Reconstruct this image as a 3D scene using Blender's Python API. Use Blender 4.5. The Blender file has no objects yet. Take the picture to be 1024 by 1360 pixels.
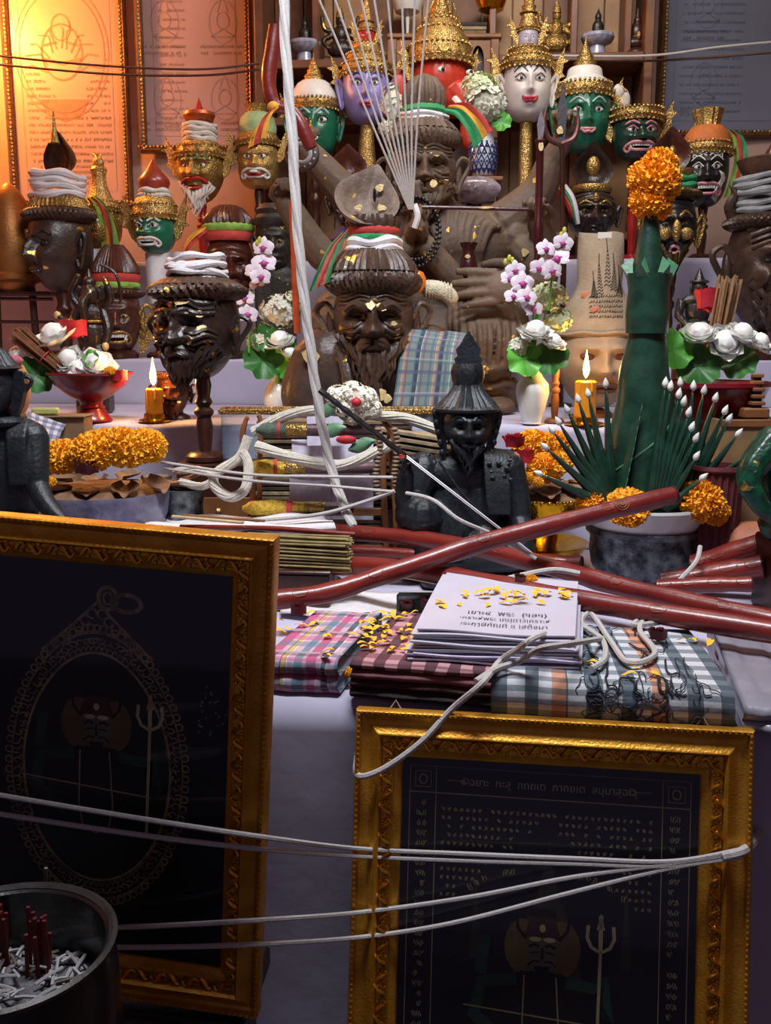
import bpy, math, random
from mathutils import Vector, Matrix, noise
V=Vector; pi=math.pi; sin=math.sin; cos=math.cos; rad=math.radians
RN=random.Random(11)
U=RN.uniform
C=bpy.context.scene.collection
SC=bpy.context.scene
# ---------- camera ----------
F=1300.0; TH=rad(10); PSI=rad(5); CAM=V((0,0,1.25))
RT=V((cos(PSI),sin(PSI),0)); FW=V((-sin(PSI)*cos(TH),cos(PSI)*cos(TH),-sin(TH))); UP=V((-sin(PSI)*sin(TH),cos(PSI)*sin(TH),cos(TH)))
cd=bpy.data.cameras.new('camera'); cam=bpy.data.objects.new('camera',cd); C.objects.link(cam)
cam.location=CAM; cam.rotation_euler=(pi/2-TH,0,PSI)
cd.sensor_fit='VERTICAL'; cd.sensor_height=36; cd.lens=F/1360*36; cd.clip_start=.02; cd.clip_end=60
cd.dof.use_dof=False
SC.camera=cam
# ---------- world, lights, exposure ----------
w=bpy.data.worlds.new('world'); SC.world=w; w.use_nodes=True
bg=w.node_tree.nodes['Background']; bg.inputs[0].default_value=(.44,.36,.60,1); bg.inputs[1].default_value=.2
def lamp(name,kind,loc,energy,col,size=.1,target=None,**k):
    d=bpy.data.lights.new(name,kind); d.energy=energy; d.color=col
    if kind=='AREA': d.shape='RECTANGLE'; d.size=size; d.size_y=k.get('sy',size); d.spread=k.get('spread',pi)
    else: d.shadow_soft_size=size
    if kind=='SPOT': d.spot_size=k.get('spot',1.2); d.spot_blend=k.get('blend',.8)
    o=bpy.data.objects.new(name,d); C.objects.link(o); o.location=loc
    if target is not None: o.rotation_euler=(V(target)-V(loc)).to_track_quat('-Z','Y').to_euler()
    return o
lamp('ceiling_lamp_light','AREA',(-.1,1.15,2.86),25,(.93,.95,1),.9,(-.1,2.0,.8),sy=.35,spread=rad(115))
lamp('rear_lamp_light','AREA',(.15,2.55,2.9),17,(1,.93,.86),.8,(.0,3.6,1.7),sy=.3)
WARM=(1,.34,.065)
vs=SC.view_settings; vs.view_transform='Standard'; vs.look='None'; vs.gamma=1; vs.use_curve_mapping=False; vs.exposure=0.15
# ---------- pixel helpers ----------
def ray(px,py): return FW+RT*((px-512)/F)-UP*((py-680)/F)
def P(px,py,Y):
    d=ray(px,py); return CAM+d*(Y/d.y)
def S(px,py,Y): return (Y/ray(px,py).y)/F
def PZ(px,py,z):
    d=ray(px,py); return CAM+d*((z-CAM.z)/d.z)
def PP(px,py,o,n,off=0):
    d=ray(px,py); q=o+n*off; return CAM+d*((q-CAM).dot(n)/d.dot(n))
# ---------- mesh builder ----------
def sm(a,b,x):
    t=max(0,min(1,(x-a)/(b-a))); return t*t*(3-2*t)
def frame_of(d):
    d=d.normalized(); a=V((0,0,1)) if abs(d.z)<.95 else V((1,0,0)); x=d.cross(a).normalized(); return x,x.cross(d).normalized()
class MB:
    def __init__(s): s.v=[]; s.f=[]
    def add(s,vs,fs,M=None):
        n=len(s.v); s.v+= [M@V(p) for p in vs] if M else [V(p) for p in vs]; s.f+=[tuple(i+n for i in f) for f in fs]; return s
    def box(s,c,sz,b=0,M=None):
        c=V(c); hx,hy,hz=[q/2 for q in sz]
        if not b:
            vs=[c+V((x*hx,y*hy,z*hz)) for x in(-1,1) for y in(-1,1) for z in(-1,1)]
            return s.add(vs,[(0,1,3,2),(4,6,7,5),(0,4,5,1),(2,3,7,6),(0,2,6,4),(1,5,7,3)],M)
        vs=[];ix={}
        for x in(-1,1):
            for y in(-1,1):
                for z in(-1,1):
                    for a in range(3):
                        q=[x*(hx-b),y*(hy-b),z*(hz-b)]; q[a]=(x,y,z)[a]*(hx,hy,hz)[a]
                        ix[x,y,z,a]=len(vs); vs.append(c+V(q))
        fs=[]
        for a in range(3):
            o=[i for i in range(3) if i!=a]
            for sg in(-1,1):
                def k(p,q):
                    t=[0,0,0];t[a]=sg;t[o[0]]=p;t[o[1]]=q; return ix[t[0],t[1],t[2],a]
                fs.append((k(-1,-1),k(1,-1),k(1,1),k(-1,1)))
        for a in range(3):
            o=[i for i in range(3) if i!=a]
            for p in(-1,1):
                for q in(-1,1):
                    def k(t0,ax):
                        t=[0,0,0];t[a]=t0;t[o[0]]=p;t[o[1]]=q; return ix[t[0],t[1],t[2],ax]
                    fs.append((k(-1,o[0]),k(1,o[0]),k(1,o[1]),k(-1,o[1])))
        for x in(-1,1):
            for y in(-1,1):
                for z in(-1,1): fs.append(tuple(ix[x,y,z,a] for a in range(3)))
        return s.add(vs,fs,M)
    def grid(s,fn,nu,nv,cu=False,M=None):
        vs=[fn(i/(nu if cu else nu-1),j/(nv-1)) for j in range(nv) for i in range(nu)]
        fs=[]
        for j in range(nv-1):
            for i in range(nu if cu else nu-1):
                i2=(i+1)%nu; fs.append((j*nu+i,j*nu+i2,(j+1)*nu+i2,(j+1)*nu+i))
        return s.add(vs,fs,M)
    def lathe(s,pr,n=24,c=(0,0,0),sx=1,sy=1,mod=None,cap=True,M=None):
        c=V(c); vs=[]
        for r,z in pr:
            for i in range(n):
                a=2*pi*i/n; q=r*(mod(a,z) if mod else 1); vs.append(c+V((q*sx*sin(a),-q*sy*cos(a),z)))
        fs=[(j*n+i,j*n+(i+1)%n,(j+1)*n+(i+1)%n,(j+1)*n+i) for j in range(len(pr)-1) for i in range(n)]
        if cap:
            if pr[0][0]>1e-6: fs.append(tuple(range(n-1,-1,-1)))
            if pr[-1][0]>1e-6: fs.append(tuple((len(pr)-1)*n+i for i in range(n)))
        return s.add(vs,fs,M)
    def tube(s,pts,r,n=6,cap=True,M=None,closed=False,flat=1):
        pts=[V(p) for p in pts]; m=len(pts); rs=r if isinstance(r,(list,tuple)) else [r]*m
        vs=[];x=None
        for i,p in enumerate(pts):
            if closed: d=pts[(i+1)%m]-pts[i-1]
            else: d=pts[min(i+1,m-1)]-pts[max(i-1,0)]
            if d.length<1e-9: d=V((0,0,1))
            d.normalize()
            if x is None: x,_=frame_of(d)
            else:
                x=x-d*x.dot(d)
                if x.length<1e-6: x,_=frame_of(d)
                x.normalize()
            y=d.cross(x)
            for k in range(n):
                a=2*pi*k/n; vs.append(p+(x*cos(a)+y*sin(a)*flat)*rs[i])
        fs=[(j*n+i,j*n+(i+1)%n,((j+1)%m)*n+(i+1)%n,((j+1)%m)*n+i) for j in range(m if closed else m-1) for i in range(n)]
        if cap and not closed: fs+=[tuple(range(n-1,-1,-1)),tuple((m-1)*n+i for i in range(n))]
        return s.add(vs,fs,M)
    def ell(s,c,r,nu=12,nv=8,M=None):
        c=V(c); r=V(r) if not isinstance(r,(int,float)) else V((r,r,r))
        vs=[c+V((0,0,-r.z))];fs=[]
        for j in range(1,nv):
            t=pi*j/nv-pi/2
            for i in range(nu):
                a=2*pi*i/nu; vs.append(c+V((r.x*cos(t)*cos(a),r.y*cos(t)*sin(a),r.z*sin(t))))
        vs.append(c+V((0,0,r.z))); L=len(vs)-1
        for i in range(nu):
            fs.append((0,1+(i+1)%nu,1+i)); fs.append((L,L-nu+i,L-nu+(i+1)%nu))
        for j in range(nv-2):
            for i in range(nu):
                a=1+j*nu; fs.append((a+i,a+(i+1)%nu,a+nu+(i+1)%nu,a+nu+i))
        return s.add(vs,fs,M)
    def prism(s,poly,t,M=None):   # poly in x,z ; thickness along y
        n=len(poly); vs=[V((x,-t/2,z)) for x,z in poly]+[V((x,t/2,z)) for x,z in poly]
        return s.add(vs,[tuple(range(n)),tuple(range(2*n-1,n-1,-1))]+[(i,i+n,(i+1)%n+n,(i+1)%n) for i in range(n)],M)
    def xf(s,M): s.v=[M@p for p in s.v]; return s
    def mesh(s,name,sc=1,mat=None,smooth=True):
        me=bpy.data.meshes.new(name); me.from_pydata([tuple(p*sc) for p in s.v],[],s.f)
        if smooth:
            me.polygons.foreach_set('use_smooth',[True]*len(me.polygons))
            if smooth!='full': me.set_sharp_from_angle(angle=rad(40))
        if mat: me.materials.append(mat)
        me.update(); return me
def props(o,label=None,cat=None,group=None,kind=None):
    for k,q in (('label',label),('category',cat),('group',group),('kind',kind)):
        if q: o[k]=q
    return o
def obj(name,mb,mat,parent=None,sc=1,smooth=True):
    me=mb if isinstance(mb,bpy.types.Mesh) else mb.mesh(name,sc,mat,smooth)
    if isinstance(mb,bpy.types.Mesh) and mat and not me.materials: me.materials.append(mat)
    o=bpy.data.objects.new(name,me); C.objects.link(o)
    if parent is not None: o.parent=parent
    return o
def struct(name,mb,mat,parent=None,**k):
    o=obj(name,mb,mat,parent,**k)
    if parent is None: o['kind']='structure'
    return o
class T:   # a thing: Empty + parts in local pixel units
    def __init__(s,name,label,cat,px,py,Y,group=None,rz=0,sc=1,loc=None,ry=0):
        s.e=bpy.data.objects.new(name,None); C.objects.link(s.e); s.e.empty_display_size=.02
        s.loc=loc if loc is not None else P(px,py,Y); s.s=S(px,py,Y)*sc if px is not None else sc
        s.e.location=s.loc; s.e.rotation_euler=(0,rad(ry),PSI+rad(rz)); props(s.e,label,cat,group)
    def part(s,name,mb,mat,parent=None,label=None,stuff=False,smooth=True):
        o=obj(name,mb,mat,parent or s.e,s.s,smooth)
        if label: o['label']=label
        if stuff: o['kind']='stuff'
        return o
    def down(s,z): return (z-s.loc.z)/s.s
def one(name,label,cat,mb,mat,loc=(0,0,0),group=None,sc=1,rz=0,smooth=True):
    o=obj(name,mb,mat,None,sc,smooth); o.location=loc; o.rotation_euler=(0,0,rz); return props(o,label,cat,group)
def dup(root,loc,rz=None,label=None):
    r=root.copy(); C.objects.link(r); r.location=loc
    if rz is not None: r.rotation_euler=(r.rotation_euler[0],r.rotation_euler[1],rz)
    if label: r['label']=label
    for ch in root.children:
        c=ch.copy(); C.objects.link(c); c.parent=r
        for g in ch.children:
            d=g.copy(); C.objects.link(d); d.parent=c
    return r
def fuse(mb,vox,sc,it=4,fac=.5,name='body'):   # one continuous surface out of overlapping solids
    me=mb.mesh(name+'_raw',sc,None,False); o=bpy.data.objects.new('tmp',me); C.objects.link(o)
    m=o.modifiers.new('r','REMESH'); m.mode='VOXEL'; m.voxel_size=vox
    m2=o.modifiers.new('s','SMOOTH'); m2.factor=fac; m2.iterations=it
    dg=bpy.context.evaluated_depsgraph_get(); r=bpy.data.meshes.new_from_object(o.evaluated_get(dg)); r.name=name
    bpy.data.objects.remove(o); bpy.data.meshes.remove(me)
    r.polygons.foreach_set('use_smooth',[True]*len(r.polygons)); return r
def spline(pts,k=6):
    pts=[V(p) for p in pts]; out=[]
    for i in range(len(pts)-1):
        a=pts[max(i-1,0)];b=pts[i];c=pts[i+1];d=pts[min(i+2,len(pts)-1)]
        for j in range(k):
            t=j/k; out.append(.5*((2*b)+(c-a)*t+(2*a-5*b+4*c-d)*t*t+(3*b-a-3*c+d)*t**3))
    out.append(pts[-1]); return out
def text_mb(body,size,M=None,ext=0.0,align='CENTER'):
    cu=bpy.data.curves.new('t','FONT'); cu.body=body; cu.size=size; cu.align_x=align; cu.extrude=ext; cu.resolution_u=2
    o=bpy.data.objects.new('t',cu); C.objects.link(o); dg=bpy.context.evaluated_depsgraph_get()
    me=bpy.data.meshes.new_from_object(o.evaluated_get(dg)); mb=MB()
    Q=Matrix(((1,0,0,0),(0,0,-1,0),(0,1,0,0),(0,0,0,1)))     # text plane -> x,z
    mb.add([v.co for v in me.vertices],[tuple(p.vertices) for p in me.polygons],(M or Matrix())@Q)
    bpy.data.objects.remove(o); bpy.data.meshes.remove(me); return mb
# ---------- materials ----------
def lin(h):
    c=[int(h[i:i+2],16)/255 for i in(0,2,4)]; return tuple((x/12.92 if x<.04045 else ((x+.055)/1.055)**2.4) for x in c)+(1,)
MT={}
def mat(name,h,rough=.6,metal=0,var=.18,vs=35,h2=None,bump=.15,bs=120,leaf=0,trans=0,spec=None,emit=None,es=0,coat=0,ior=None,alpha=None,sss=0,leafscale=30):
    if name in MT: return MT[name]
    m=bpy.data.materials.new(name); m.use_nodes=True; N=m.node_tree.nodes; L=m.node_tree.links; b=N['Principled BSDF']
    tc=N.new('ShaderNodeTexCoord')
    c=lin(h)
    def nz(sc,det=3):
        n=N.new('ShaderNodeTexNoise'); n.inputs['Scale'].default_value=sc; n.inputs['Detail'].default_value=det; L.new(tc.outputs['Object'],n.inputs['Vector']); return n
    n=nz(vs); mr=N.new('ShaderNodeMapRange'); mr.inputs[1].default_value=.32; mr.inputs[2].default_value=.68; L.new(n.outputs[0],mr.inputs[0])
    mx=N.new('ShaderNodeMix'); mx.data_type='RGBA'; L.new(mr.outputs[0],mx.inputs[0])
    c2=lin(h2) if h2 else tuple(min(1,x*(1+var)) for x in c[:3])+(1,); c1=c if h2 else tuple(x*(1-var) for x in c[:3])+(1,)
    mx.inputs[6].default_value=c1; mx.inputs[7].default_value=c2; col=mx.outputs[2]
    if leaf:
        n2=nz(leafscale,2); gt=N.new('ShaderNodeMapRange'); gt.inputs[1].default_value=.70-leaf*.2; gt.inputs[2].default_value=.715-leaf*.2; L.new(n2.outputs[0],gt.inputs[0])
        m2=N.new('ShaderNodeMix'); m2.data_type='RGBA'; L.new(gt.outputs[0],m2.inputs[0]); L.new(col,m2.inputs[6]); m2.inputs[7].default_value=lin('d9b25a'); col=m2.outputs[2]
        L.new(gt.outputs[0],b.inputs['Metallic'])
    else: b.inputs['Metallic'].default_value=metal
    L.new(col,b.inputs['Base Color']); b.inputs['Roughness'].default_value=rough
    if bump:
        n3=nz(bs,4); bp=N.new('ShaderNodeBump'); bp.inputs['Strength'].default_value=bump; bp.inputs['Distance'].default_value=.004; L.new(n3.outputs[0],bp.inputs['Height']); L.new(bp.outputs[0],b.inputs['Normal'])
    if trans: b.inputs['Transmission Weight'].default_value=trans
    if spec is not None: b.inputs['Specular IOR Level'].default_value=spec
    if ior: b.inputs['IOR'].default_value=ior
    if coat: b.inputs['Coat Weight'].default_value=coat; b.inputs['Coat Roughness'].default_value=.12
    if sss: b.inputs['Subsurface Weight'].default_value=sss; b.inputs['Subsurface Scale'].default_value=.01
    if alpha is not None: b.inputs['Alpha'].default_value=alpha
    if emit: b.inputs['Emission Color'].default_value=lin(emit); b.inputs['Emission Strength'].default_value=es
    MT[name]=m; return m
def plaid(name,base,bands,rough=.85,axes=('X','Y'),bump=.3):
    """bands: per axis list of (period m, offset, width fraction, colour, opacity); object coordinates"""
    m=bpy.data.materials.new(name); m.use_nodes=True; N=m.node_tree.nodes; L=m.node_tree.links; b=N['Principled BSDF']
    uv=N.new('ShaderNodeUVMap'); uv.uv_map='uv'; sp=N.new('ShaderNodeSeparateXYZ'); L.new(uv.outputs[0],sp.inputs[0])
    rgb=N.new('ShaderNodeRGB'); rgb.outputs[0].default_value=lin(base); col=rgb.outputs[0]
    def math_(op,a,bv):
        q=N.new('ShaderNodeMath'); q.operation=op
        if hasattr(a,'node'): L.new(a,q.inputs[0])
        else: q.inputs[0].default_value=a
        q.inputs[1].default_value=bv; return q.outputs[0]
    for ax,bl in zip(axes,bands):
        for per,off,wd,hx,op in bl:
            f=math_('FRACT',math_('ADD',math_('DIVIDE',sp.outputs[ax],per),off),0)
            f=math_('MULTIPLY',math_('LESS_THAN',f,wd),op)
            mx=N.new('ShaderNodeMix'); mx.data_type='RGBA'; L.new(f,mx.inputs[0]); L.new(col,mx.inputs[6]); mx.inputs[7].default_value=lin(hx); col=mx.outputs[2]
    L.new(col,b.inputs['Base Color']); b.inputs['Roughness'].default_value=rough; b.inputs['Specular IOR Level'].default_value=.25
    n=N.new('ShaderNodeTexNoise'); n.inputs['Scale'].default_value=90; tc=N.new('ShaderNodeTexCoord'); L.new(tc.outputs['Object'],n.inputs['Vector'])
    bp=N.new('ShaderNodeBump'); bp.inputs['Strength'].default_value=bump; bp.inputs['Distance'].default_value=.003; L.new(n.outputs[0],bp.inputs['Height']); L.new(bp.outputs[0],b.inputs['Normal'])
    MT[name]=m; return m
def set_uv(o,fn):
    me=o.data; u=me.uv_layers.new(name='uv')
    for l in me.loops: u.data[l.index].uv=fn(me.vertices[l.vertex_index].co)
def uv_grid(o,nu,nv,lu,lv):   # uv for a single grid mesh, metres
    me=o.data; u=me.uv_layers.new(name='uv')
    for l in me.loops:
        i=l.vertex_index; u.data[l.index].uv=((i%nu)/(nu-1)*lu,(i//nu)/(nv-1)*lv)
def pane(name,tint=(1,1,1,1),refl=1.0,rough=.04):
    m=bpy.data.materials.new(name); m.use_nodes=True; N=m.node_tree.nodes; L=m.node_tree.links; N.remove(N['Principled BSDF']); o=N['Material Output']
    a=N.new('ShaderNodeBsdfTransparent'); a.inputs[0].default_value=tint; g=N.new('ShaderNodeBsdfGlossy'); g.inputs['Roughness'].default_value=rough; f=N.new('ShaderNodeFresnel'); f.inputs[0].default_value=1.4
    k=N.new('ShaderNodeMath'); k.operation='MULTIPLY'; k.inputs[1].default_value=refl; L.new(f.outputs[0],k.inputs[0]); x=N.new('ShaderNodeMixShader'); L.new(k.outputs[0],x.inputs[0]); L.new(a.outputs[0],x.inputs[1]); L.new(g.outputs[0],x.inputs[2]); L.new(x.outputs[0],o.inputs[0]); MT[name]=m; return m
gold=mat('gold','b8975a',.34,.8,.25,60,bump=0)
goldold=mat('old_gold','a8894e',.4,.75,.3,50,h2='8a6c3a',bump=0)
def filigree(m,scale=330,st=.9):
    N=m.node_tree.nodes;L=m.node_tree.links;b=N['Principled BSDF'];tc=N.new('ShaderNodeTexCoord');v=N.new('ShaderNodeTexVoronoi');v.inputs['Scale'].default_value=scale;v.feature='SMOOTH_F1';L.new(tc.outputs['Object'],v.inputs['Vector'])
    bp=N.new('ShaderNodeBump');bp.invert=True;bp.inputs['Strength'].default_value=st;bp.inputs['Distance'].default_value=.003;L.new(v.outputs['Distance'],bp.inputs['Height']);L.new(bp.outputs[0],b.inputs['Normal'])
filigree(gold);filigree(goldold,240)
goldframe=mat('frame_gold','b87a1c',.36,.6,.25,30,h2='d09a30',bump=.2,bs=300)
brown=mat('brown_clay','5d4434',.62,0,.3,40,h2='4a3428',bump=.5,bs=140,leaf=.0)
brownleaf=mat('brown_resin_gold_flecks','4b352a',.45,0,.3,40,bump=.4,bs=140,leaf=.06,leafscale=22)
darkres=mat('dark_resin','2e211c',.33,0,.3,50,bump=.4,bs=120,leaf=.12,leafscale=26)
redbrown=mat('red_brown_resin','4a251b',.32,0,.3,50,bump=.3,bs=120)
blackst=mat('black_stone','0f1317',.5,0,.35,60,h2='1c242a',bump=.35,bs=160)
white=mat('white_cotton','d8d4d6',.9,0,.06,60,bump=.5,bs=400)
string_m=mat('cotton_string','c4c0bd',.95,0,.08,200,bump=.6,bs=900)
cloth_m=mat('white_tablecloth','b4b0c6',.85,0,.06,8,bump=.25,bs=14)
woodm=mat('wood','8a5a34',.5,0,.25,18,h2='6d4325',bump=.15,bs=60)
wooddk=mat('dark_wood','3b1d14',.35,0,.3,30,bump=.1,bs=60)
redlac=mat('red_lacquer','8e1c1a',.3,0,.2,20,bump=.08,bs=40,coat=.4)
redrod=mat('red_painted_stick','64181a',.38,0,.25,14,h2='7c2418',bump=.3,bs=45,coat=.25)
mari=mat('marigold_orange','ffb021',.75,0,.1,90,bump=.3,bs=300,sss=.1)
mariy=mat('marigold_yellow','ffbc2a',.75,0,.1,90,bump=.3,bs=300,sss=.1)
leafg=mat('leaf_green','4f9a3a',.45,0,.2,50,bump=.2,bs=90,sss=.1)
banana=mat('banana_leaf','1a3a2d',.33,0,.3,40,bump=.15,bs=150)
ceram=mat('white_porcelain','d6d8d2',.15,0,.04,10,bump=0,coat=.5)
silver=mat('worn_silver','7a7f84',.4,.5,.6,45,h2='22282e',bump=.6,bs=160)
goldbowl=mat('gold_bowl','d09a1c',.22,1,.25,25,bump=.25,bs=140)
flakem=mat('gold_leaf_flake','d6bd84',.45,.35,.2,60,bump=.4,bs=300)
blackm=mat('black_paint','14110f',.4)
whitep=mat('white_paint','d9d4cc',.45,0,.05)
redp=mat('red_paint','a8241c',.4)
pinkp=mat('pink_paint','c9858a',.4)
greenp=mat('green_paint','1a6348',.36,coat=.2)
# ---------- room shell ----------
wallm=mat('plaster_wall','b5988c',.9,0,.08,6,bump=.1,bs=30)
struct('floor',MB().box((-.3,1.3,-.05),(5.2,5.4,.1)),mat('floor_tile','4a3f3a',.5))
struct('wall_back',MB().box((-.3,3.9,1.5),(5.2,.1,3.2)),wallm)
struct('wall_left',MB().box((-2.85,1.3,1.5),(.1,5.4,3.2)),wallm)
struct('wall_right',MB().box((2.25,1.3,1.5),(.1,5.4,3.2)),wallm)
struct('ceiling',MB().box((-.3,1.3,3.15),(5.2,5.4,.1)),mat('ceiling_paint','b9b3ac',.9))
# ceiling light fixtures (out of frame, they carry the light)
def fixture(x,y,z,l,label):
    t=T('ceiling_light',label,'lamp',None,0,0,loc=V((x,y,z)),sc=1)
    t.part('housing',MB().box((0,0,.06),(l,.14,.05),.008),mat('lamp_housing','d0d0d0',.4))
    t.part('bracket',MB().box((0,0,.14),(.06,.06,.11),.004),MT['lamp_housing'])
fixture(-.1,1.15,2.88,.9,'white ceiling light fixture above the front of the altar')
fixture(.15,2.55,2.92,.8,'white ceiling light fixture above the rear of the altar')
# ---------- altar tiers under white cloth ----------
Z1,Z2,Z3,Z4=.76,1.05,1.19,1.51
Y0=PZ(470,927,Z1).y
XL,XR=-1.75,1.3
def tier(name,label,z,ya,yb,zb,fold=.012,frq=9,seed=0,front=0.0):
    def fn(u,v):
        x=XL+(XR-XL)*u
        # v: 0 bottom of drape -> .6 top edge -> 1 back
        n=noise.noise(V((x*frq*.35,seed,v*2)))
        if v<=.6:
            q=v/.6; h=zb+(z-zb)*q; d=fold*(1-q)**.6*(sin(x*frq*2.2+seed*3+2*noise.noise(V((x*2,seed,0))))+n)
            return V((x,ya-front*(1-q)+d-.004*0,h - (0.004 if q>.97 else 0)))
        q=(v-.6)/.4; return V((x,ya+.004+(yb-ya-.004)*q,z+.0015*n*(1 if 0<q<1 else 0)))
    me=MB().grid(fn,180,26); t=T(name,label,'altar',None,0,0,loc=V((0,0,0)),sc=1); t.e.rotation_euler=(0,0,0)
    t.part('cloth_cover',me,cloth_m,smooth='full')
    t.part('board',MB().box(((XL+XR)/2,(ya+yb)/2+.02,z-.022),(XR-XL-.02,yb-ya-.04,.03)),woodm)
    for x in (XL+.05,(XL+XR)/2,XR-.05): t.part('leg',MB().box((x,ya+.07,(z-.037)/2+.0),(.05,.05,z-.037)),woodm)
    return t
tier('altar_table','long front altar table draped to the floor in white cloth',Z1,Y0,2.3,.0,.016,9,1)
tier("altar_step","second altar tier under white cloth behind the front table",Z2,2.32,3.005,Z1,.008,8,2)
tier("altar_step","third altar tier under white cloth beneath the hermit heads",Z3,3.03,3.3,Z2,.006,7,3)
tier("altar_step","topmost altar tier under white cloth against the back wall",Z4,3.33,3.56,Z3,.012,6,4)
# ---------- back cabinet / shelves ----------
def wbox(x0,x1,y0,y1,z0,z1,b=.003): return MB().box(((x0+x1)/2,(y0+y1)/2,(z0+z1)/2),(abs(x1-x0),abs(y1-y0),abs(z1-z0)),b)
YF=3.58; xa=P(338,72,YF).x; xb=P(868,72,YF).x; zs=P(600,74,YF).z; zs2=P(855,142,YF).z
cab=T('shelf_cabinet','brown wooden wall cabinet with open shelves behind the tall masks','cabinet',None,0,0,loc=V((0,0,0)),sc=1); cab.e.rotation_euler=(0,0,0)
shm=mat('cabinet_wood','7a4e30',.45,0,.25,10,h2='5e3a24',bump=.1,bs=50)
cab.part('side_panel',wbox(xa,xa+.03,YF,3.83,Z4-.3,2.95),shm); cab.part('side_panel',wbox(xb-.03,xb,YF,3.83,Z4-.3,2.95),shm)
for z in (zs,zs2,2.62,1.62): cab.part('shelf',wbox(xa+.031,xb-.031,YF+(.0 if z!=zs2 else .05),3.80,z-.028,z),shm)
nb=12
for i in range(nb):
    x0=xa+.032+(xb-xa-.064)*i/nb; x1=x0+(xb-xa-.064)/nb-.004
    cab.part('back_plank',wbox(x0,x1,3.80,3.815+.004*(i%2),Z4-.3,2.95,.002),mat('plank_light','a07850',.55,0,.2,12,bump=.1) if i%3 else mat('plank_dark','76492c',.55))
cab.part('back_board',wbox(xa,xb,3.825,3.845,Z4-.3,2.95),mat('pale_gap','b9a88a',.7))
for i,px in enumerate((415,655,765,838)):
    x=P(px,30,YF).x
    cab.part('divider',wbox(x-.012,x+.012,YF+.06,3.79,zs+.002,2.59),shm)
# small red-brown altar cabinet with arched opening, on shelf area behind the red elephant mask
q=T('spirit_cabinet','small red-brown wooden cabinet with arched panels behind the red elephant mask','cabinet',597,150,3.545)
q.part('top_board',MB().box((-8,0,93),(150,24,6),1.5),woodm)
for x in (-76,58): q.part('post',MB().box((x,-6,28),(12,8,124),1.5),woodm)
def arch(x0,x1,z0,z1):
    pts=[(x0,z0),(x0,z1),(x1,z1),(x1,z0),(x1-8,z0)]
    for i in range(9):
        a=pi*i/8; pts.append(((x0+x1)/2+((x1-x0)/2-8)*cos(a),z1-26+18*sin(a)))
    pts.append((x0+8,z0)); return pts
q.part('arched_panel',MB().prism(arch(20,52,-34,90),5,Matrix.Translation((0,-5,0))),woodm); q.part('arched_panel',MB().prism(arch(-70,-38,-34,90),5,Matrix.Translation((0,-5,0))),woodm)
q.part('back_board',MB().box((-8,8,28),(146,3,124)),wooddk)
q.part('plinth',MB().box((-8,0,(-34+q.down(Z4+.002))/2),(146,22,-34-q.down(Z4+.002)),2),wooddk)
# ---------- framed wall posters ----------
class Flat:   # flat print in a local x,z plane, layered by tiny offsets
    def __init__(s,y): s.y=y; s.mb=MB()
    def stroke(s,pts,w):
        pts=[V((p[0],s.y,p[1])) for p in pts]; n=len(s.mb.v)
        for i,p in enumerate(pts):
            d=pts[min(i+1,len(pts)-1)]-pts[max(i-1,0)]
            if d.length<1e-9: d=V((1,0,0))
            d.normalize(); q=V((-d.z,0,d.x))*w/2; s.mb.v+=[p+q,p-q]
        s.mb.f+=[(n+2*i,n+2*i+1,n+2*i+3,n+2*i+2) for i in range(len(pts)-1)]; return s
    def poly(s,pts):
        n=len(s.mb.v); s.mb.v+=[V((p[0],s.y,p[1])) for p in pts]; s.mb.f.append(tuple(range(n,n+len(pts)))); return s
    def ring(s,c,rx,rz,w,n=40,a0=0,a1=2*pi):
        return s.stroke([(c[0]+rx*cos(a0+(a1-a0)*i/n),c[1]+rz*sin(a0+(a1-a0)*i/n)) for i in range(n+1)],w)
    def oval(s,c,rx,rz,n=32): return s.poly([(c[0]+rx*cos(2*pi*i/n),c[1]+rz*sin(2*pi*i/n)) for i in range(n)])
    def script(s,x0,x1,z,h,w,seed=0):   # lines of tiny handwriting-like glyphs
        r=random.Random(seed); x=x0
        while x<x1-h:
            k=r.random()
            if k<.15: x+=h*.8; continue
            pts=[(x+h*.6*(t/6)+h*.18*sin(t*2.1+k*9),z+h*.5*sin(t*1.7+k*20)) for t in range(7)]
            s.stroke(pts,w); x+=h*.85
        return s
def rails(t,w,h,prof,mt,parent=None):
    """four mitred rails; prof: (inset, y); rectangle 0..w, 0..h in local units"""
    cs=[(0,0,1,1),(w,0,-1,1),(w,h,-1,-1),(0,h,1,-1)]; n=len(prof)
    for k in range(4):
        A=cs[k];B=cs[(k+1)%4]; mb=MB(); vs=[]
        for c in (A,B): vs+=[V((c[0]+c[2]*i,y,c[1]+c[3]*i)) for i,y in prof]
        mb.add(vs,[(i,i+1,n+i+1,n+i) for i in range(n-1)]+[(n-1,0,n,2*n-1),tuple(range(n)),tuple(range(2*n-1,n-1,-1))]); t.part('frame_rail',mb,mt,parent)
prtbrown=mat('faded_print','a0847c',.8,bump=0); prtred=mat('red_print','b47a66',.8,bump=0)
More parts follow.
